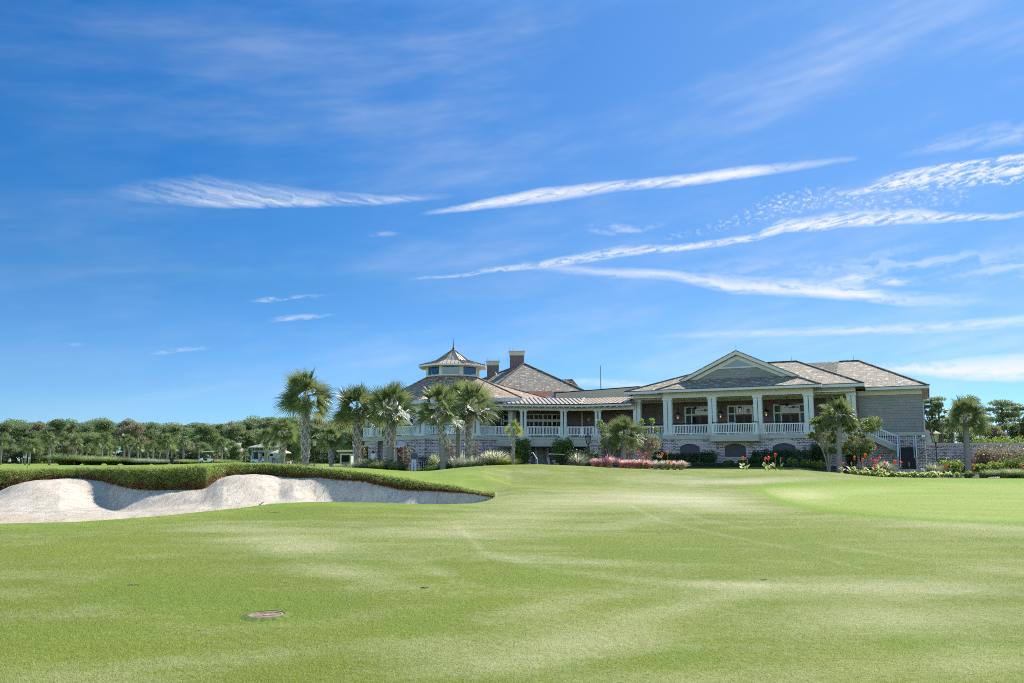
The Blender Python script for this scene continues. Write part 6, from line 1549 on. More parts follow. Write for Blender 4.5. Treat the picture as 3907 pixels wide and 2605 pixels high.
# cannas
def canna(px, Y, h, seed, flower, label, group, tall=True):
    x = gx(px, Y); z = float(ground_z(px, Y)) - .02; o = thing('canna_lily', label, 'canna lily', (x, Y, z), group)
    rng = np.random.default_rng(seed); VV = []; FF = []; RR = []; nv = 0
    nl = 11 if not tall else 7
    for i in range(nl):
        az = rng.uniform(0, 2 * math.pi); hb_ = rng.uniform(.05, .45) * h * (1 if tall else .7); ln = rng.uniform(.28, .42); up = rng.uniform(.5, 1.3)
        d = np.array([math.cos(az), math.sin(az), up]); d /= np.linalg.norm(d); s_ = np.array([-math.sin(az), math.cos(az), 0]); b = np.array([0, 0, hb_]) + np.array([math.cos(az), math.sin(az), 0]) * rng.uniform(0, .12)
        w = rng.uniform(.06, .10)
        p = [b, b + d * ln * .35, b + d * ln * .7, b + d * ln + np.array([0, 0, -.03])]
        ws = [.015, w, w * .85, .01]
        for j in range(3):
            VV += [p[j] - s_ * ws[j], p[j] + s_ * ws[j], p[j + 1] + s_ * ws[j + 1], p[j + 1] - s_ * ws[j + 1]]; FF.append([nv, nv + 1, nv + 2, nv + 3]); nv += 4; RR += [rng.uniform(0, 1)] * 4
    m = fast_mesh('leaves', np.array(VV), np.array(FF), L['canna'], None, {'rnd': np.array(RR)}); m.parent = o
    if tall:
        s_ = MB().tube([(0, 0, 0), (.03, 0, h * .6), (.05, 0, h)], [.014, .012, .008], 5).build('stem', L['canna'], None, uv=False); s_.parent = o
        if flower: 
            f = leaf_cloud('flower', [(.05, 0, h, .07, .07, .09), (.02, 0, h - .12, .05, .05, .06)], 34, .05, L['flower'], None, seed, aspect=1.3); f.parent = o
        else:
            f = leaf_cloud('seed_head', [(.05, 0, h, .04, .04, .14)], 30, .035, L['rust'], None, seed); f.parent = o
    return o
cg = 'cannas with red flowers'
cl = [(2435,57.2,1.15,'red canna left of the pair beyond the pink grass'),(2462,57.2,1.1,'red canna above the pink grass'),(2450,56.8,.8,'low red canna in the pink grass'),(2524,56.6,1.1,'red canna right of the pink grass'),(2545,56.6,1.25,'tallest red canna right of the pink grass'),(2552,56.2,.6,'low orange canna before the tall one'),(2832,56.0,.95,'lone red canna near the middle arch'),(2848,56.0,.7,'smaller stem beside the lone canna'),(2918,56.0,.9,'red canna left of three under the right arch'),(2930,56.0,.95,'red canna in the middle of three under the right arch'),(2956,56.0,1.15,'tall red canna right of three under the right arch'),(2975,56.0,.8,'faded canna right of the three'),
      (3212,56.6,.75,'red canna just right of the smooth trunk palm'),(3244,56.4,.8,'faded canna second right of the smooth palm'),(3258,57,1.25,'red canna third right of the smooth palm'),(3300,57.4,1.5,'tall red canna in the middle bed'),(3290,57,1.2,'red canna left of the dense red heads'),(3320,57,1.2,'red canna among the dense red heads'),(3334,57,1.15,'second red canna among the dense red heads'),(3332,56.4,.8,'low red canna below the dense red heads'),(3342,57.2,1.1,'third red canna among the dense red heads'),(3354,57.4,1.4,'red canna right of the dense red heads'),(3372,56.8,1.0,'red canna left of the stair'),(3410,57,1.1,'red canna before the left stair post'),(3434,57,1.05,'red canna before the dark stair'),(3464,57,.95,'faded canna before the dark stair'),(3495,57,.95,'faded canna before the right stair post'),(3528,57.2,1.0,'faded red canna right of the stair'),(3548,57.4,1.1,'faded red canna left of the garden lamp'),(3570,57.2,1.05,'faded red canna at the garden lamp'),(3600,56.6,.85,'red canna right of the garden lamp'),(3620,57.2,1.0,'faded red canna between the lamp and the palm'),(3704,59,1.4,'red canna right of the large right palm'),(3710,56.8,.7,'low orange canna by the right palm'),(3890,57.5,1.0,'red canna at the right edge'),(3905,57.5,.8,'red canna cut by the right edge')]
for i, (px_, Y, h_, lab) in enumerate(cl): canna(px_, Y, h_, 500 + i, 'faded' not in lab and 'smaller' not in lab, lab, cg)
r_ = random.Random(3); k = 0
for px_ in np.arange(3252, 3668, 8.6):
    if 3362 < px_ < 3378: continue
    canna(px_ + r_.uniform(-2, 2), 56.2 + r_.uniform(0, .7), .8, 560 + k, False, 'leafy canna without flowers in the row along the green', 'leafy cannas along the green', False); k += 1
# bed at the right
for i, (px_, Y, w_, h_, kd) in enumerate([(3628, 66, 1.7, 1.15, 'bright'), (3600, 67, 1.1, 1.2, 'hedge'), (3660, 67, 1.3, 1.0, 'hedge'), (3762, 67, 1.0, .8, 'bright'), (3802, 66, 1.5, 1.1, 'bright'), (3862, 66, 1.9, 1.5, 'box'), (3905, 67, 1.6, 1.3, 'box'), (3722, 68, 1.1, .7, 'bright'), (3885, 62, 1.0, .6, 'bright'), (3780, 71.5, 2.0, 2.1, 'rust'), (3825, 72, 2.0, 2.2, 'rust'), (3880, 72, 2.2, 2.3, 'rust'), (3745, 72, 1.4, 1.8, 'rust'), (3960, 70, 2.5, 2.0, 'box')]):
    shrub(['bright green shrub left of the large right palm trunk', 'dark shrub behind the garden lamp foot', 'dark shrub touching the large right palm trunk', 'small bright shrub right of the large palm', 'spiky bright green shrub in the right bed', 'glossy green shrub in the right bed', 'glossy green shrub near the right edge', 'low bright shrub on the mulch right of the palm', 'low bright plant near the right edge', 'climbing rusty leaved shrub on the garden wall, middle one', 'climbing rusty leaved shrub on the garden wall, third', 'climbing rusty leaved shrub on the garden wall at the edge', 'climbing rusty leaved shrub on the garden wall, nearest the palm', 'green shrub outside the right edge'][i], px_, Y, w_, h_, kd, 600 + i, n=1700 if kd != 'rust' else 1100, leaf=.075)
hd = shrub('bright clipped hedge showing above the garden wall', 3900, 79, 9.5, 3.45, 'bright', 620, 'hedge', 'hedge', None, .08, 9000, .2, True, 1.2)
bl = []
for i in range(26): px_ = 3780 + i * 6; Y = 62.5 + (i % 3) * .4; bl.append((gx(px_, Y), Y, float(ground_z(px_, Y)) + .08, .3, .3, .12))
w_ = leaf_cloud('white_flowers', bl, 1500, .04, L['white'], None, 3); tag(w_, 'patch of low white flowers in the right bed', 'flowers', kind='stuff')
# crepe myrtles: several stems, loose crown
def myrtle(label, px, Y, ptop, wpx, stems, seed, kind='myrtle', n=2600, leaf=.065, low=.36, nb=34):
    x = gx(px, Y); z = float(ground_z(px, Y)) - .05; h = at(px, ptop, Y).z - z; w = wpx / 3131 * Y
    o = thing('crepe_myrtle', label, 'small tree', (x, Y, z), None); rng = random.Random(seed); mb = MB(); bl = []
    for i in range(nb):
        a = rng.uniform(0, 6.28); q = rng.uniform(.2, 1) ** .7; zz = rng.uniform(low, .95)
        bl.append((math.cos(a) * q * w * .42, math.sin(a) * q * w * .3, zz * h, w * rng.uniform(.07, .15), w * .13, w * rng.uniform(.06, .12)))
    for i in range(stems):
        a = i * 6.28 / stems + .4; ex, ey = math.cos(a) * w * .22, math.sin(a) * w * .15
        mb.tube([(math.cos(a) * .05, math.sin(a) * .05, 0), (ex * .35, ey * .35, h * .25), (ex, ey, h * .55)], [.045, .035, .018], 6)
        for b in bl[i::stems]: mb.tube([(ex * .6, ey * .6, h * .38), ((ex + b[0]) / 2, (ey + b[1]) / 2, (h * .45 + b[2]) / 2), b[:3]], [.022, .014, .006], 5)
    s_ = mb.build('trunk', BKL, None, uv=False); s_.parent = o
    c = leaf_cloud('crown', bl, n, leaf, L[kind], None, seed, aspect=1.5); c.parent = o
    return o
myrtle('crepe myrtle left of the smooth trunk palm with reddish lower leaves', 3160, 61.5, 1588, 150, 6, 701, n=5600)
myrtle('crepe myrtle right of the smooth trunk palm hiding the stair top', 3290, 61.5, 1590, 165, 6, 702, n=6200)
myrtle('bright crepe myrtle at the left porch corner', 2478, 63, 1588, 90, 5, 703, 'bright', n=1700)
myrtle('sparse brownish crepe myrtle right of the bright one', 2470, 62.0, 1650, 120, 6, 704, 'rust', n=1500, leaf=.05)
myrtle('crepe myrtle behind the bushy low palm', 2330, 63, 1598, 130, 5, 705, 'myrtle', n=2600)
myrtle('bare stemmed myrtle between the low palm and the porch', 2405, 64, 1660, 80, 5, 706, 'rust', n=500, leaf=.05)
myrtle('small pale leaved tree in front of the awning door', 1550, 67, 1690, 66, 4, 707, 'rust', n=900, leaf=.06)
myrtle('thin pale tree against the brick right of the bent palm', 1722, 70, 1672, 70, 3, 708, 'rust', n=650, leaf=.06)
myrtle('small bare tree beside the rotunda right trunk', 1812, 70, 1680, 44, 3, 709, 'rust', n=260, leaf=.06)
myrtle('thin pale tree left of the side porch', 1378, 70, 1680, 50, 3, 710, 'rust', n=500, leaf=.06)
# mounds of tall grass across the far fairway
for i, (px_, w_, h_, k) in enumerate([(372,6,2.0,'silver'),(340,7,2.0,'greeng'),(430,8,2.0,'greeng'),(500,9,1.6,'silver'),(548,8,1.5,'silver'),(610,8,1.4,'silver'),(688,8,1.2,'greeng'),(720,7,1.3,'greeng'),(850,7,1.3,'greeng'),(290,6,1.4,'bright'),(250,9,2.6,'greeng')]):
    grass_clump(['dark tall grass mound behind a far palm at left', 'green grass mound left of the far palm clump', 'rounded tall grass mound at the far fairway edge', 'pale reed mound left of the second flag', 'pale reed mound behind the second flag', 'pale reed mound right of the second flag', 'green reeds left of the white golf cart', 'green reeds just left of the cart wheels', 'green reeds right of the red shirted golfer', 'bright low bush at the far fairway edge', 'large grey green bush behind the far straight palm'][i], px_, 158 - (i % 3) * 2, w_, h_, k, 800 + i, None, 'tall grass mounds across the fairway', n=2600, wd=.035, wind=.1)
# ---------------------------------------------------------------- people
SKIN = plain('skin', (.50, .30, .21), .6, .06, 6)
HAIRM = plain('hair', (.07, .045, .03), .8, .3, 20)
def person(label, x, y, z, rz, H=1.78, shirt=(.8, .8, .8), trousers=(.7, .7, .7), shoes=(.6, .6, .6), hair=(.08, .05, .03), cap=None, pose=None, sleeves=.5, skin=None, group=None, shorts=False):
    """facing -y in its own frame; pose overrides joints (metres for 1.78 m)"""
    k = H / 1.78
    J = dict(pelvis=(0,0,.96), spine=(0,.01,1.12), chest=(0,.01,1.34), neck=(0,.01,1.49), jaw=(0,-.01,1.57), skull=(0,0,1.66), crown=(0,.01,1.73),
             shL=(-.17,.01,1.41), elL=(-.24,.03,1.14), wrL=(-.25,-.02,.90), paL=(-.25,-.03,.82), shR=(.17,.01,1.41), elR=(.24,.03,1.14), wrR=(.25,-.02,.90), paR=(.25,-.03,.82),
             hiL=(-.10,0,.90), knL=(-.12,-.02,.50), anL=(-.13,.02,.09), toL=(-.15,-.15,.035), hiR=(.10,0,.90), knR=(.12,-.02,.50), anR=(.13,.02,.09), toR=(.15,-.15,.035))
    if pose: J.update(pose)
    rad = dict(pelvis=.135, spine=.125, chest=.135, neck=.058, jaw=.072, skull=.098, crown=.072, shL=.075, elL=.045, wrL=.030, paL=.038, shR=.075, elR=.045, wrR=.030, paR=.038,
               hiL=.095, knL=.062, anL=.042, toL=.035, hiR=.095, knR=.062, anR=.042, toR=.035)
    E = [('pelvis','spine'),('spine','chest'),('chest','neck'),('neck','jaw'),('jaw','skull'),('skull','crown'),('chest','shL'),('shL','elL'),('elL','wrL'),('wrL','paL'),('chest','shR'),('shR','elR'),('elR','wrR'),('wrR','paR'),
         ('pelvis','hiL'),('hiL','knL'),('knL','anL'),('anL','toL'),('pelvis','hiR'),('hiR','knR'),('knR','anR'),('anR','toR')]
    J['nose'] = tuple(Vector(J['jaw']) * .45 + Vector(J['skull']) * .55 + Vector((0, -.108, 0))); rad['nose'] = .014; E.append(('skull', 'nose'))
    for sd_, sg in (('L', -1), ('R', 1)):
        J['ear' + sd_] = tuple(Vector(J['skull']) + Vector((sg * .098, .01, -.03))); rad['ear' + sd_] = .018; E.append(('skull', 'ear' + sd_))
        w_, p_ = Vector(J['wr' + sd_]), Vector(J['pa' + sd_]); d = (p_ - w_).normalized(); s_ = Vector((0, 1, 0)) if abs(d.y) < .8 else Vector((0, 0, 1)); s_ = (s_ - d * s_.dot(d)).normalized(); n_ = d.cross(s_) * -sg
        for i, ln in enumerate((.072, .082, .076, .060)):
            b = p_ + s_ * (-.030 + .020 * i) + d * .018
            J[f'f{i}a{sd_}'] = tuple(b + d * ln * .5); J[f'f{i}b{sd_}'] = tuple(b + d * ln * .9 + n_ * .022); rad[f'f{i}a{sd_}'] = .0095; rad[f'f{i}b{sd_}'] = .008
            E += [('pa' + sd_, f'f{i}a{sd_}'), (f'f{i}a{sd_}', f'f{i}b{sd_}')]
        J['th' + sd_] = tuple(p_ + s_ * -.052 + d * .012 + n_ * .012); rad['th' + sd_] = .010; E.append(('pa' + sd_, 'th' + sd_))
    names = list(J); ix = {n: i for i, n in enumerate(names)}
    me = bpy.data.meshes.new('tmp'); me.from_pydata([tuple(Vector(J[n]) * k) for n in names], [(ix[a], ix[b]) for a, b in E], [])
    ob = bpy.data.objects.new('tmp', me); COL.objects.link(ob)
    sm = ob.modifiers.new('s', 'SKIN'); ob.modifiers.new('u', 'SUBSURF').levels = 2
    sv = me.skin_vertices[0].data
    for i, n in enumerate(names):
        r_ = rad[n] * k; sv[i].radius = (r_, r_); sv[i].use_root = (n == 'pelvis')
    bpy.context.view_layer.update(); dg = bpy.context.evaluated_depsgraph_get()
    m2 = bpy.data.meshes.new_from_object(ob.evaluated_get(dg)); bpy.data.objects.remove(ob)
    o = thing('person', label, 'person', (x, y, z), group, rz); 
    m2.materials.clear(); m2.materials.append(plain('skin', (.5, .3, .21)))
    m2.polygons.foreach_set('use_smooth', [True] * len(m2.polygons))
    body = link('body', m2, o)
    segs = [(a, b, Vector(J[a]) * k, Vector(J[b]) * k) for a, b in E]
    def cls(c):
        best = None; bd = 1e9; bt = 0
        for a, b, p, q in segs:
            d = q - p; t_ = max(0, min(1, (c - p).dot(d) / max(d.length_squared, 1e-9))); ds = (c - p - d * t_).length - (rad[a] * (1 - t_) + rad[b] * t_) * k
            if ds < bd: bd = ds; best = (a, b); bt = t_
        a, b = best
        if (a, b) in (('spine','chest'),('chest','neck'),('chest','shL'),('chest','shR')): return 'shirt' if not (b == 'neck' and bt > .75) else 'skin'
        if (a, b) == ('pelvis', 'spine'): return 'shirt' if bt > .25 else 'trousers'
        if b in ('elL', 'elR'): return 'shirt' if bt < sleeves * 2 else 'skin'
        if b in ('wrL', 'wrR'): return 'shirt' if sleeves > .5 and bt < (sleeves - .5) * 2 else 'skin'
        if b in ('hiL', 'hiR'): return 'trousers'
        if b in ('knL', 'knR'): return 'trousers'
        if b in ('anL', 'anR'): return 'trousers' if not shorts else ('skin' if bt > .12 else 'trousers')
        if b in ('toL', 'toR'): return 'shoes'
        if a in ('jaw', 'skull') and b in ('skull', 'crown', 'earL', 'earR'):
            h = c - Vector(J['skull']) * k
            return 'hair' if (h.z > .035 * k or (h.y > .02 and h.z > -.08)) else 'skin'
        return 'skin'
    groups = {}
    for p in m2.polygons:
        groups.setdefault(cls(Vector(p.center)), []).append(p)
    cols_ = dict(shirt=shirt, trousers=trousers, shoes=shoes, hair=hair)
    for g_, col_ in cols_.items():
        if g_ not in groups: continue
        re2 = {}; vs = []; fs = []
        for p in groups[g_]:
            f = []
            for vi in p.vertices:
                if vi not in re2: re2[vi] = len(vs); v = m2.vertices[vi]; vs.append(tuple(v.co + v.normal * (.012 if g_ != 'trousers' else .016)))
                f.append(re2[vi])
            fs.append(tuple(f))
        mm = bpy.data.meshes.new(g_); mm.from_pydata(vs, [], fs); mm.materials.append(plain('cloth_%s_%d_%d_%d' % ((g_,) + tuple(int(c * 99) for c in col_)), col_, .85, .08, 8)); mm.polygons.foreach_set('use_smooth', [True] * len(mm.polygons))
        so_ = mm; oo = link(g_, mm, o); sol = oo.modifiers.new('t', 'SOLIDIFY'); sol.thickness = .01; sol.offset = 1
    if cap:
        c = Vector(J['skull']) * k; mb = MB(); mb.lathe(c.x, c.y, [(.112 * k, c.z + .02), (.112 * k, c.z + .05), (.09 * k, c.z + .10), (.05 * k, c.z + .125), (.01, c.z + .13)], 14)
        mb.zprism([(c.x + .085 * math.cos(a) * k, c.y - .06 + .15 * math.sin(a) * k) for a in np.linspace(math.pi, 2 * math.pi, 8)], c.z + .02, c.z + .03)
        oc = mb.build('cap', plain('cap_%d_%d' % (int(cap[0] * 99), int(cap[2] * 99)), cap, .8, .05), None, smooth=False); oc.parent = o
    return o
def gpos(px, Y, dz=0): return gx(px, Y), Y, float(ground_z(px, Y)) + dz
x, y, z = gpos(1580, 58.5); person('person in a dark grey polo and pale blue trousers standing with back turned', x, y, at(1580, 1801, 58.5).z, math.pi, 1.80 * 58.5 / 66, (.10, .10, .14), (.62, .66, .76), (.5, .5, .5), sleeves=.42, hair=(.16, .12, .09),
    pose=dict(elL=(-.25,.0,1.13), wrL=(-.26,-.06,.90), paL=(-.26,-.08,.82), anL=(-.12,.02,.09), anR=(.12,.02,.09)))
x, y, z = gpos(1425, 72); person('person in a white shirt and pale trousers walking beside the brick pier', x, y, at(1425, 1797, 72).z, math.pi * .85, 1.78, (.75, .78, .90), (.70, .70, .74), (.1, .1, .1), sleeves=.45, hair=(.02, .02, .02), pose=dict(knL=(-.12,-.14,.52), anL=(-.12,.02,.12), toL=(-.13,-.14,.04), knR=(.12,.04,.5), anR=(.12,.16,.1), toR=(.13,.0,.035)))
def far_p(px, ytop, ybot, lab, **kw):
    H = kw.pop('H', 1.78); Y = H / ((ybot - ytop) / 3131.0); zz = at(px, ybot, Y).z
    return person(lab, gx(px, Y), Y, zz, kw.pop('rz', 0), H, **kw)
far_p(38, 1748, 1777, 'leftmost golfer, elbows out, in a white top and black trousers', shirt=(.72,.76,.82), trousers=(.02,.02,.025), shoes=(.1,.1,.1), sleeves=.9, rz=math.pi, cap=(.6,.6,.62), pose=dict(elL=(-.34,.03,1.16), wrL=(-.24,-.02,.98), paL=(-.20,-.04,.92), elR=(.34,.03,1.16), wrR=(.36,-.06,.95), paR=(.36,-.08,.88)))
far_p(72, 1746, 1776, 'golfer in white raising an arm sideways, in black trousers', shirt=(.80,.80,.92), trousers=(.02,.02,.03), shoes=(.1,.1,.1), sleeves=.5, rz=0, cap=(.7,.7,.7), pose=dict(elL=(-.33,.0,1.60), wrL=(-.48,-.02,1.78), paL=(-.53,-.03,1.85)))
far_p(81.5, 1747, 1776, 'golfer in a dark navy shirt behind the one raising an arm', shirt=(.05,.04,.09), trousers=(.03,.03,.05), shoes=(.1,.1,.1), sleeves=.5, rz=.4, cap=(.75,.74,.6))
far_p(135, 1747, 1774, 'golfer dressed all in white, standing right of the putting flag', shirt=(.78,.85,.84), trousers=(.62,.72,.76), shoes=(.8,.8,.8), sleeves=.9, rz=math.pi, cap=(.8,.8,.78))
def Yof(h, pix): return h * 3131 / pix
Yc = 150
zz = at(820, 1768, Yc - 4).z
person('person in a red shirt bending over behind the white golf cart', gx(818, Yc - 4), Yc - 4, zz, R(70), 1.76, (.62, .05, .05), (.05, .05, .06), (.3, .3, .3), sleeves=.5, shorts=True,
       pose=dict(spine=(0,-.10,1.06), chest=(0,-.30,1.18), neck=(0,-.44,1.22), jaw=(0,-.52,1.20), skull=(0,-.60,1.22), crown=(0,-.67,1.23), shL=(-.17,-.32,1.20), elL=(-.2,-.38,.94), wrL=(-.18,-.46,.74), paL=(-.17,-.5,.67), shR=(.17,-.32,1.20), elR=(.2,-.38,.94), wrR=(.18,-.46,.74), paR=(.17,-.5,.67)))
zz = at(1020, 1770, 138).z
person('person in black with a white cap standing by the umbrella', gx(1020, 138), 138, zz, R(200), 1.74, (.012, .012, .015), (.02, .02, .025), (.1, .1, .1), sleeves=.9, cap=(.85, .85, .85))

# ---------------------------------------------------------------- golf carts
def cart(label, x, y, z, rz, body, roof, s=1.0, bag=True, group='golf carts', enclosed=False):
    """nose towards -x"""
    o = thing('golf_cart', label, 'golf cart', (x, y, z), group, rz); o.scale = (s, s, s)
    bm_ = plain('cart_body_%d' % int(body[0] * 99), body, .3, .04, spec=.6)
    def add(mb, name, mat, par=None, **k): q = mb.build(name, mat, None, uv=False, **k); q.parent = par or o; return q
    mb = MB(); mb.prism([(-1.15,.42),(-1.18,.60),(-1.0,.78),(-.62,.92),(-.55,.50),(-.10,.34),(-.10,.30),(-1.05,.30)], -.56, .56)
    mb.prism([(-.12,.30),(1.05,.30),(1.15,.45),(1.12,.75),(.25,.78),(.10,.66),(.05,.36)], -.56, .56); mb.box(-.6, .1, -.55, .55, .25, .31); add(mb, 'body', bm_, bevel=.03)
    for sx, sy in ((-.80,-.52),(-.80,.52),(.80,-.52),(.80,.52)):
        mb = MB(Frame(0, 0, 0)); n = 18; vs = []; fs = []
        for r_, v in ((.10,-.08),(.215,-.08),(.235,-.05),(.235,.05),(.215,.08),(.10,.08)):
            for k_ in range(n): a = 2*math.pi*k_/n; vs.append((sx + r_*math.cos(a), sy + v, .235 + r_*math.sin(a)))
        for i in range(5):
            for k_ in range(n): fs.append((i*n+k_, (i+1)*n+k_, (i+1)*n+(k_+1)%n, i*n+(k_+1)%n))
        mb.add(vs, fs); w_ = add(mb, 'wheel', M['black']); q = MB(); q.tube([(sx, sy - .07, .235), (sx, sy + .07, .235)], .12, 12); add(q, 'rim', plain('rim', (.6, .6, .6), .4), w_)
    mb = MB(); mb.box(-.02, .52, -.5, .5, .72, .86); mb.box(.42, .56, -.5, .5, .88, 1.22); add(mb, 'seat', plain('seat_tan', (.55, .50, .42), .7), bevel=.02)
    mb = MB()
    for sy in (-.52, .52): mb.tube([(-.60, sy, .88), (-.36, sy, 1.82)], .022, 6); mb.tube([(.58, sy, .76), (.66, sy, 1.84)], .022, 6)
    mb.tube([(.60, -.5, 1.0), (.60, .5, 1.0)], .02, 6); add(mb, 'frame', M['black'])
    mb = MB(); mb.prism([(-.66,1.83),(-.55,1.90),(.85,1.94),(1.02,1.88),(1.02,1.84),(-.66,1.79)], -.62, .62); add(mb, 'roof', plain('cart_roof_%d' % int(roof[0]*99), roof, .5), bevel=.02)
    mb = MB(); mb.add([(-.60,-.5,.92),(-.60,.5,.92),(-.37,.5,1.79),(-.37,-.5,1.79)], [(0,1,2,3)]); add(mb, 'windshield', M['clear'])
    for sy in (-.4, .4): mb = MB(); mb.box(-1.13, -1.07, sy - .09, sy + .09, .60, .68); add(mb, 'headlight', M['frost'])
    mb = MB(); mb.tube([(-.52, -.25, .75), (-.30, -.25, 1.05)], .018, 6); mb.tube([(-.30 + .02*math.cos(a), -.25 + .17*math.cos(a), 1.05 + .16*math.sin(a)) for a in np.linspace(0, 2*math.pi, 13)], .012, 5, False); add(mb, 'steering_wheel', M['black'])
    if enclosed:
        mb = MB(); mb.box(.62, .64, -.55, .55, .8, 1.82); mb.box(.05, .62, -.58, -.57, 1.35, 1.82); mb.box(.05, .62, .57, .58, .8, 1.82); add(mb, 'curtain', plain('navy_canvas', (.02, .022, .05), .8))
    if bag:
        for sy, c_ in ((-.24, (.04, .05, .12)), (.24, (.45, .45, .5))):
            mb = MB(); mb.tube([(1.0, sy, .45), (1.06, sy, 1.25)], [.12, .14], 10); b_ = add(mb, 'golf_bag', plain('bag_%d' % int(c_[0]*99), c_, .7)); q = MB()
            for k_ in range(5): a = k_*1.3; q.tube([(1.05 + .06*math.cos(a), sy + .06*math.sin(a), 1.2), (1.09 + .09*math.cos(a), sy + .09*math.sin(a), 1.42 + .05*(k_ % 2))], .012, 4); q.box(1.07 + .09*math.cos(a) - .03, 1.1 + .09*math.cos(a) + .02, sy + .09*math.sin(a) - .03, sy + .09*math.sin(a) + .03, 1.40 + .05*(k_ % 2), 1.46 + .05*(k_ % 2))
            add(q, 'clubs', plain('club_heads', (.5, .5, .52), .35), b_)
    return o
zc_ = at(790, 1768, 146).z
cart('white golf cart facing left with two golf bags on its back', gx(790, 146), 146, zc_, R(24), (.85, .86, .88), (.82, .82, .8), 1.12)
zc_ = at(985, 1770, 142).z
cart('dark canopied golf cart parked left of the black clad person', gx(985, 142), 142, zc_, R(200), (.45, .55, .78), (.02, .025, .06), 1.05, True, 'golf carts', True)
p = FM.P(FM.u(2128, 1770, -6), -6, 0)
cart('golf cart with dark seat and greenish roof parked below the verandah', p[0], p[1], at(2128, 1798, p[1]).z, R(188), (.03, .035, .10), (.42, .48, .42), .80, True, 'golf carts')
# people sitting in the dark cart are only a blur in the photo; a ball bag stands in for none of them

# ---------------------------------------------------------------- lamps, umbrella, chairs, flags, markers
def lamp(label, px, Y, ytop, zb=None, s=1.0, leanu=0):
    x = gx(px, Y); zb = float(ground_z(px, Y)) if zb is None else zb; zt = at(px, ytop, Y).z
    o = thing('lamp_post', label, 'lamp post', (x, Y, zb), 'black garden lamp posts')
    zl = zt - .85 * s
    MB().lathe(x, Y, [(.13, zb - .1), (.13, zb + .15), (.09, zb + .3), (.085, zb + .7), (.05, zb + .8), (.045, zl - .25), (.07, zl - .2), (.045, zl - .15), (.08, zl - .04), (.09, zl)], 12).build('pole', plain('pole_grey', (.05, .055, .06), .5, .1), o)
    lantern_mesh(WORLD, x, Y, zl + .02, 1.35 * s, o, False)
    return o
lamp('garden lamp post right of the tallest palm', 1200, 68, 1663); lamp('tall garden lamp post before the verandah pier', 2245, 66, 1655, s=.9); lamp('garden lamp post at the right end of the stair', 3574, 66, 1642, s=1.1)
# umbrella and chairs
Yu = 118; xu = gx(1072, Yu); zu = at(1072, 1772, Yu).z
o = thing('patio_umbrella', 'beige patio umbrella shading the chairs left of the tallest palm', 'umbrella', (xu, Yu, zu), None)
MB().tube([(xu, Yu, zu), (xu, Yu, zu + 2.4)], .035, 8).build('pole', M['cream'], o)
mb = MB(); za = at(1072, 1711, Yu).z; ze_ = at(1072, 1727, Yu).z; ru = 39 / 3131 * Yu; n = 8; vs = [(xu, Yu, za)]
for k in range(16): a = 2*math.pi*k/16; rr = ru * (1 if k % 2 == 0 else .94); vs.append((xu + rr*math.cos(a), Yu + rr*math.sin(a), ze_ + (0 if k % 2 == 0 else .05)))
for k in range(16): a = 2*math.pi*k/16; rr = ru * (1 if k % 2 == 0 else .94); vs.append((xu + rr*math.cos(a), Yu + rr*math.sin(a), ze_ - .12 + (0 if k % 2 == 0 else .05)))
fs = [(0, k+1, (k+1) % 16 + 1) for k in range(16)] + [(k+1, k+17, (k+1) % 16 + 17, (k+1) % 16 + 1) for k in range(16)]
mb.raw(vs, fs).build('canopy', plain('beige_canvas', (.74, .62, .46), .8, .05), o); mb = MB()
for k in range(8): a = 2*math.pi*k/8; mb.tube([(xu, Yu, za - .1), (xu + ru*.97*math.cos(a), Yu + ru*.97*math.sin(a), ze_ - .03)], .012, 4)
mb.build('ribs', M['cream'], o)
def chair(label, px, Y, zz, rz, col, group):
    o = thing('chair', label, 'chair', (gx(px, Y), Y, zz), group, rz); m_ = plain('chair_%d' % int(col[0] * 99 + col[2] * 9), col, .6)
    def add(mb, n): q = mb.build(n, m_, None, uv=False); q.parent = o
    for sx in (-.25, .25):
        for sy in (-.24, .24): add(MB().box(sx - .025, sx + .025, sy - .025, sy + .025, 0, .44 if sy < 0 else .9), 'leg')
    add(MB().box(-.29, .29, -.28, .27, .44, .50), 'seat'); mb = MB(); mb.box(-.27, .27, .23, .27, .82, .92); mb.box(-.27, .27, .235, .265, .58, .62)
    for k in range(5): mb.box(-.2 + k*.1 - .02, -.2 + k*.1 + .02, .24, .26, .62, .82)
    add(mb, 'backrest'); mb = MB()
    for sx in (-.29, .29): mb.box(sx - .03, sx + .03, -.27, .25, .66, .70)
    add(mb, 'armrest'); return o
chair('dark patio chair under the umbrella, left of its pole', 1050, 116, at(1050, 1771, 116).z, R(150), (.03, .03, .035), 'patio chairs under the umbrella'); chair('brown wooden patio chair under the umbrella, right of its pole', 1096, 117, at(1096, 1771, 117).z, R(-140), (.34, .20, .10), 'patio chairs under the umbrella'); chair('light brown patio stool chair between the pole and the brown chair', 1084, 117.5, at(1084, 1771, 117.5).z, R(180), (.30, .22, .15), 'patio chairs under the umbrella')
for i, px_ in enumerate((1566, 1602, 1618, 1634, 1645)): chair(['dark blue terrace chair by the doorway, left of the man in grey', 'dark blue terrace chair just right of the man in grey', 'dark blue terrace chair second right of the man in grey', 'dark blue terrace chair third right of the man in grey', 'rightmost dark blue terrace chair at the brick wall'][i], px_, 72.5, at(px_, 1785, 72.5).z, R(10 * i), (.02, .025, .07), 'dark chairs against the rotunda base')
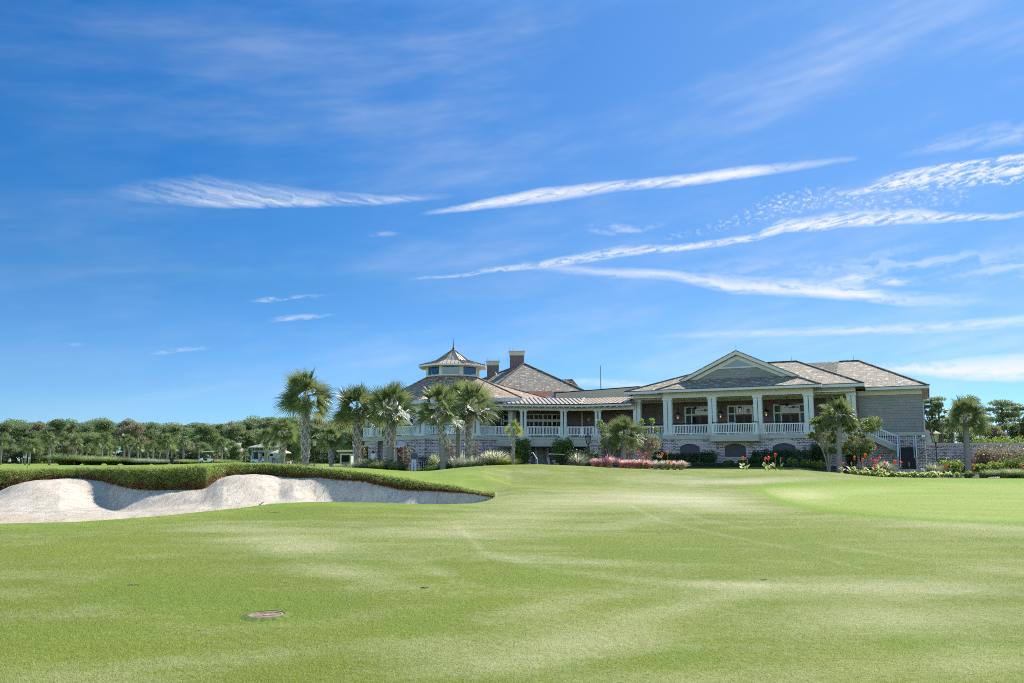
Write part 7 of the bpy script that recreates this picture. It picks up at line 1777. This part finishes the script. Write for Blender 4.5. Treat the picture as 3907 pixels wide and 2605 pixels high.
def flag(label, px, Y, ypole, ytop, w, h, txt=None, side=1):
    x = gx(px, Y); zt = at(px, ytop, Y).z; zb = at(px, ypole, Y).z; o = thing('golf_flag', label, 'golf flag', (x, Y, zb), None)
    MB().tube([(x, Y, zb), (x, Y, zt)], .03, 6).build('pole', plain('flag_pole', (.75, .75, .7), .4), o)
    q = MB(); vs = []; n_ = 5
    for i in range(n_ + 1): f = i / n_; vs += [(x + side * w * f, Y + .06 * math.sin(f * 6), zt - .03 * f), (x + side * w * f, Y + .06 * math.sin(f * 6), zt - h - .05 * f)]
    fl = q.raw(vs, [(2*i, 2*i+2, 2*i+3, 2*i+1) for i in range(n_)]).build('flag_cloth', M['white'], o); fl.modifiers.new('t', 'SOLIDIFY').thickness = .01
    if txt:
        c = bpy.data.curves.new('number', 'FONT'); c.body = txt; c.size = h * .9; c.extrude = .004; c.align_x = 'CENTER'; c.align_y = 'CENTER'
        t_ = bpy.data.objects.new('tmp', c); COL.objects.link(t_); bpy.context.view_layer.update()
        me = bpy.data.meshes.new_from_object(t_.evaluated_get(bpy.context.evaluated_depsgraph_get())); bpy.data.objects.remove(t_); me.materials.clear(); me.materials.append(M['black'])
        t_ = link('number', me, fl); t_.location = (side * w * .5, -.10, (zt - zb) - h * .55); t_.rotation_euler = (math.pi / 2, 0, 0)
flag('white numbered flag flying above the golfers at left', 88.5, 158, 1776, 1738, .52, .42, '18'); flag('small white flag partly behind a far palm', 109, 160, 1776, 1744, .3, .3, None); flag('small white flag before the far reeds', 565, 158, 1771, 1745, .38, .34, None)
o = MB().tube([(gx(109, 70), 70, G(gx(109, 70), 70) - .05), (gx(106, 70), 70, G(gx(106, 70), 70) + .32)], .022, 6).build('stake', M['black'], None); tag(o, 'short dark stake in the grass left of the golfer in white', 'stake')
Yb_ = 146; xb = gx(657, Yb_); zb_ = at(657, 1769, Yb_).z
o = thing('litter_bin', 'dark litter bin on the far fairway edge', 'litter bin', (xb, Yb_, zb_)); MB().box(xb - .28, xb + .28, Yb_ - .28, Yb_ + .28, zb_ + .08, zb_ + .95).build('bin_body', M['black'], o, bevel=.03); MB().box(xb - .32, xb + .32, Yb_ - .32, Yb_ + .32, zb_ + .951, zb_ + 1.02).build('lid', M['black'], o); MB().box(xb - .06, xb + .06, Yb_ - .06, Yb_ + .06, zb_ + 1.021, zb_ + 1.3).build('handle', M['black'], o)
o = MB().box(gx(676, 148) - .4, gx(676, 148) + .4, 148, 148.5, at(676, 1768, 148).z, at(676, 1759, 148).z).build('bench', plain('bench_wood', (.10, .07, .045), .8), None, bevel=.03); tag(o, 'low dark bench block right of the litter bin', 'bench')
# sloping rail, pillar light and the red marker
a, b = at(2033, 1726, 70), at(2050, 1752, 68); q = MB(); q.tube([tuple(a + Vector((-.15, .2, -.05))), tuple(a), tuple(b), tuple(b + Vector((0, 0, -.7)))], .035, 6); o = q.build('handrail', M['white'], None); tag(o, 'pale sloping handrail between the two round shrubs', 'handrail')
x = gx(2263, 63); z = float(ground_z(2263, 63)); o = thing('pillar_light', 'low pale pillar light beside the leftmost pink grass', 'pillar light', (x, 63, z)); zt = at(2263, 1760, 63).z; MB().box(x - .16, x + .16, 62.84, 63.16, z - .1, zt - .12).build('pillar', M['stone'], o); MB().box(x - .2, x + .2, 62.8, 63.2, zt - .119, zt).build('cap', M['cream'], o)
for px_, lab in ((3427, 'white stone at the left of the canna row foot'), (3455, 'white stone in the middle of the canna row foot')): x = gx(px_, 56); z = float(ground_z(px_, 56)); o = leaf = MB().lathe(x, 56, [(.10, z - .02), (.22 if px_ > 3440 else .1, z + .02), (.16, z + .07), (.04, z + .10)], 9).build('stone', M['frost'], None); tag(o, lab, 'stone')
x = gx(3715, 56.2); z = float(ground_z(3715, 56.2)); o = MB().box(x - .05, x + .05, 56.15, 56.25, z, z + .26).build('marker_post', plain('red_marker', (.45, .14, .06), .6), None); tag(o, 'small red brown marker post at the edge of the green', 'marker post')
x = gx(2671, 55.5); z = float(ground_z(2671, 55.5)); o = MB().lathe(x, 55.5, [(.03, z), (.10, z + .12), (.09, z + .24), (.03, z + .33)], 9).build('marker_post', plain('pink_marker', (.6, .3, .25), .6), None); tag(o, 'small pinkish marker at the edge of the lawn before the porch', 'marker post')

# ---------------------------------------------------------------- far houses
Yh = 205
def hz(py): return at(1020, py, Yh).z
def hx_(px): return gx(px, Yh) * 1.008
h = thing('house', 'pale two storey house with columned porches behind the far palms', 'house', (gx(1020, Yh), Yh, 0))
xa, xb, xc = hx_(968), hx_(1022), hx_(1072)
q = MB(); q.box(xa, xb, Yh + 1.5, Yh + 9, -.5, hz(1704)); q.box(xb, xc + 2, Yh, Yh + 9, -.5, hz(1704)); q.build('wall', plain('house_wall', (.55, .55, .47), .8, .06), h)
q = MB(); z0, z1 = hz(1706), hz(1680); 
q.slab([(xa - .8, Yh - 1, z0), (xc + 2.5, Yh - 1, z0), (xc - .5, Yh + 5, z1), (xa + 3.2, Yh + 5, z1)], .15); q.slab([(xa - .8, Yh + 10, z0), (xa - .8, Yh - 1, z0), (xa + 3.2, Yh + 5, z1)], .15); q.slab([(xc + 2.5, Yh - 1, z0), (xc + 2.5, Yh + 10, z0), (xc - .5, Yh + 5, z1)], .15); q.build('roof', plain('house_roof', (.42, .37, .31), .85, .08), h)
for px_ in (970, 978, 997, 1021): q = MB(); q.box(hx_(px_) - .14, hx_(px_) + .14, Yh - .2, Yh + .1, -.3, hz(1707)); q.build('column', M['cream'], h)
q = MB(); q.box(xa, xb, Yh - .3, Yh + 1.5, hz(1722), hz(1719)); q.build('balcony', M['cream'], h); q = MB(); q.box(xa, xb, Yh - .28, Yh - .22, hz(1719), hz(1714)); q.build('railing', M['panel'], h)
for a, b, y0, y1 in ((982, 993, 1718, 1708), (1001, 1018, 1718, 1708), (999, 1018, 1742, 1726), (1032, 1040, 1720, 1708), (1046, 1052, 1720, 1708), (1034, 1050, 1742, 1730)):
    q = MB(); yy = Yh + 1.45 if a < 1022 else Yh - .05; q.box(hx_(a), hx_(b), yy, yy + .04, hz(y0), hz(y1)); w_ = q.build('window', M['white'], h); MB().box(hx_(a) + .1, hx_(b) - .1, yy - .02, yy - .001, hz(y0) + .1, hz(y1) - .1).build('pane', M['glass'], w_)
h2 = thing('house', 'house with a tan gabled roof half hidden in the far wood', 'house', (gx(885, 214), 214, 0))
x0, x1 = gx(862, 214), gx(908, 214); zz0, zz1 = at(885, 1710, 214).z, at(885, 1688, 214).z
MB().box(x0, x1, 215, 222, -.5, zz0).build('wall', plain('house_wall2', (.45, .42, .36), .8), h2); q = MB(); q.slab([(x0 - .5, 213.5, zz0), (x1 + .5, 213.5, zz0), (x1 - .5, 218, zz1), (x0 + 1.5, 218, zz1)], .15); q.build('roof', plain('house_roof2', (.46, .36, .28), .85), h2)
h3 = thing('shed', 'low pale outbuilding seen between the lamp and the side porch', 'shed', (gx(1315, 110), 110, 0)); x0, x1 = gx(1298, 110), gx(1340, 110); z1 = at(1315, 1716, 110).z
MB().box(x0, x1, 110, 114, 0, z1 - .5).build('wall', M['cream'], h3); MB().box(x0 - .4, x1 + .4, 109.5, 114.5, z1 - .25, z1).build('roof', M['metal'], h3); MB().box(x0 + .2, x1 - .2, 109.9, 109.99, .6, z1 - .7).build('window', M['glass'], h3)
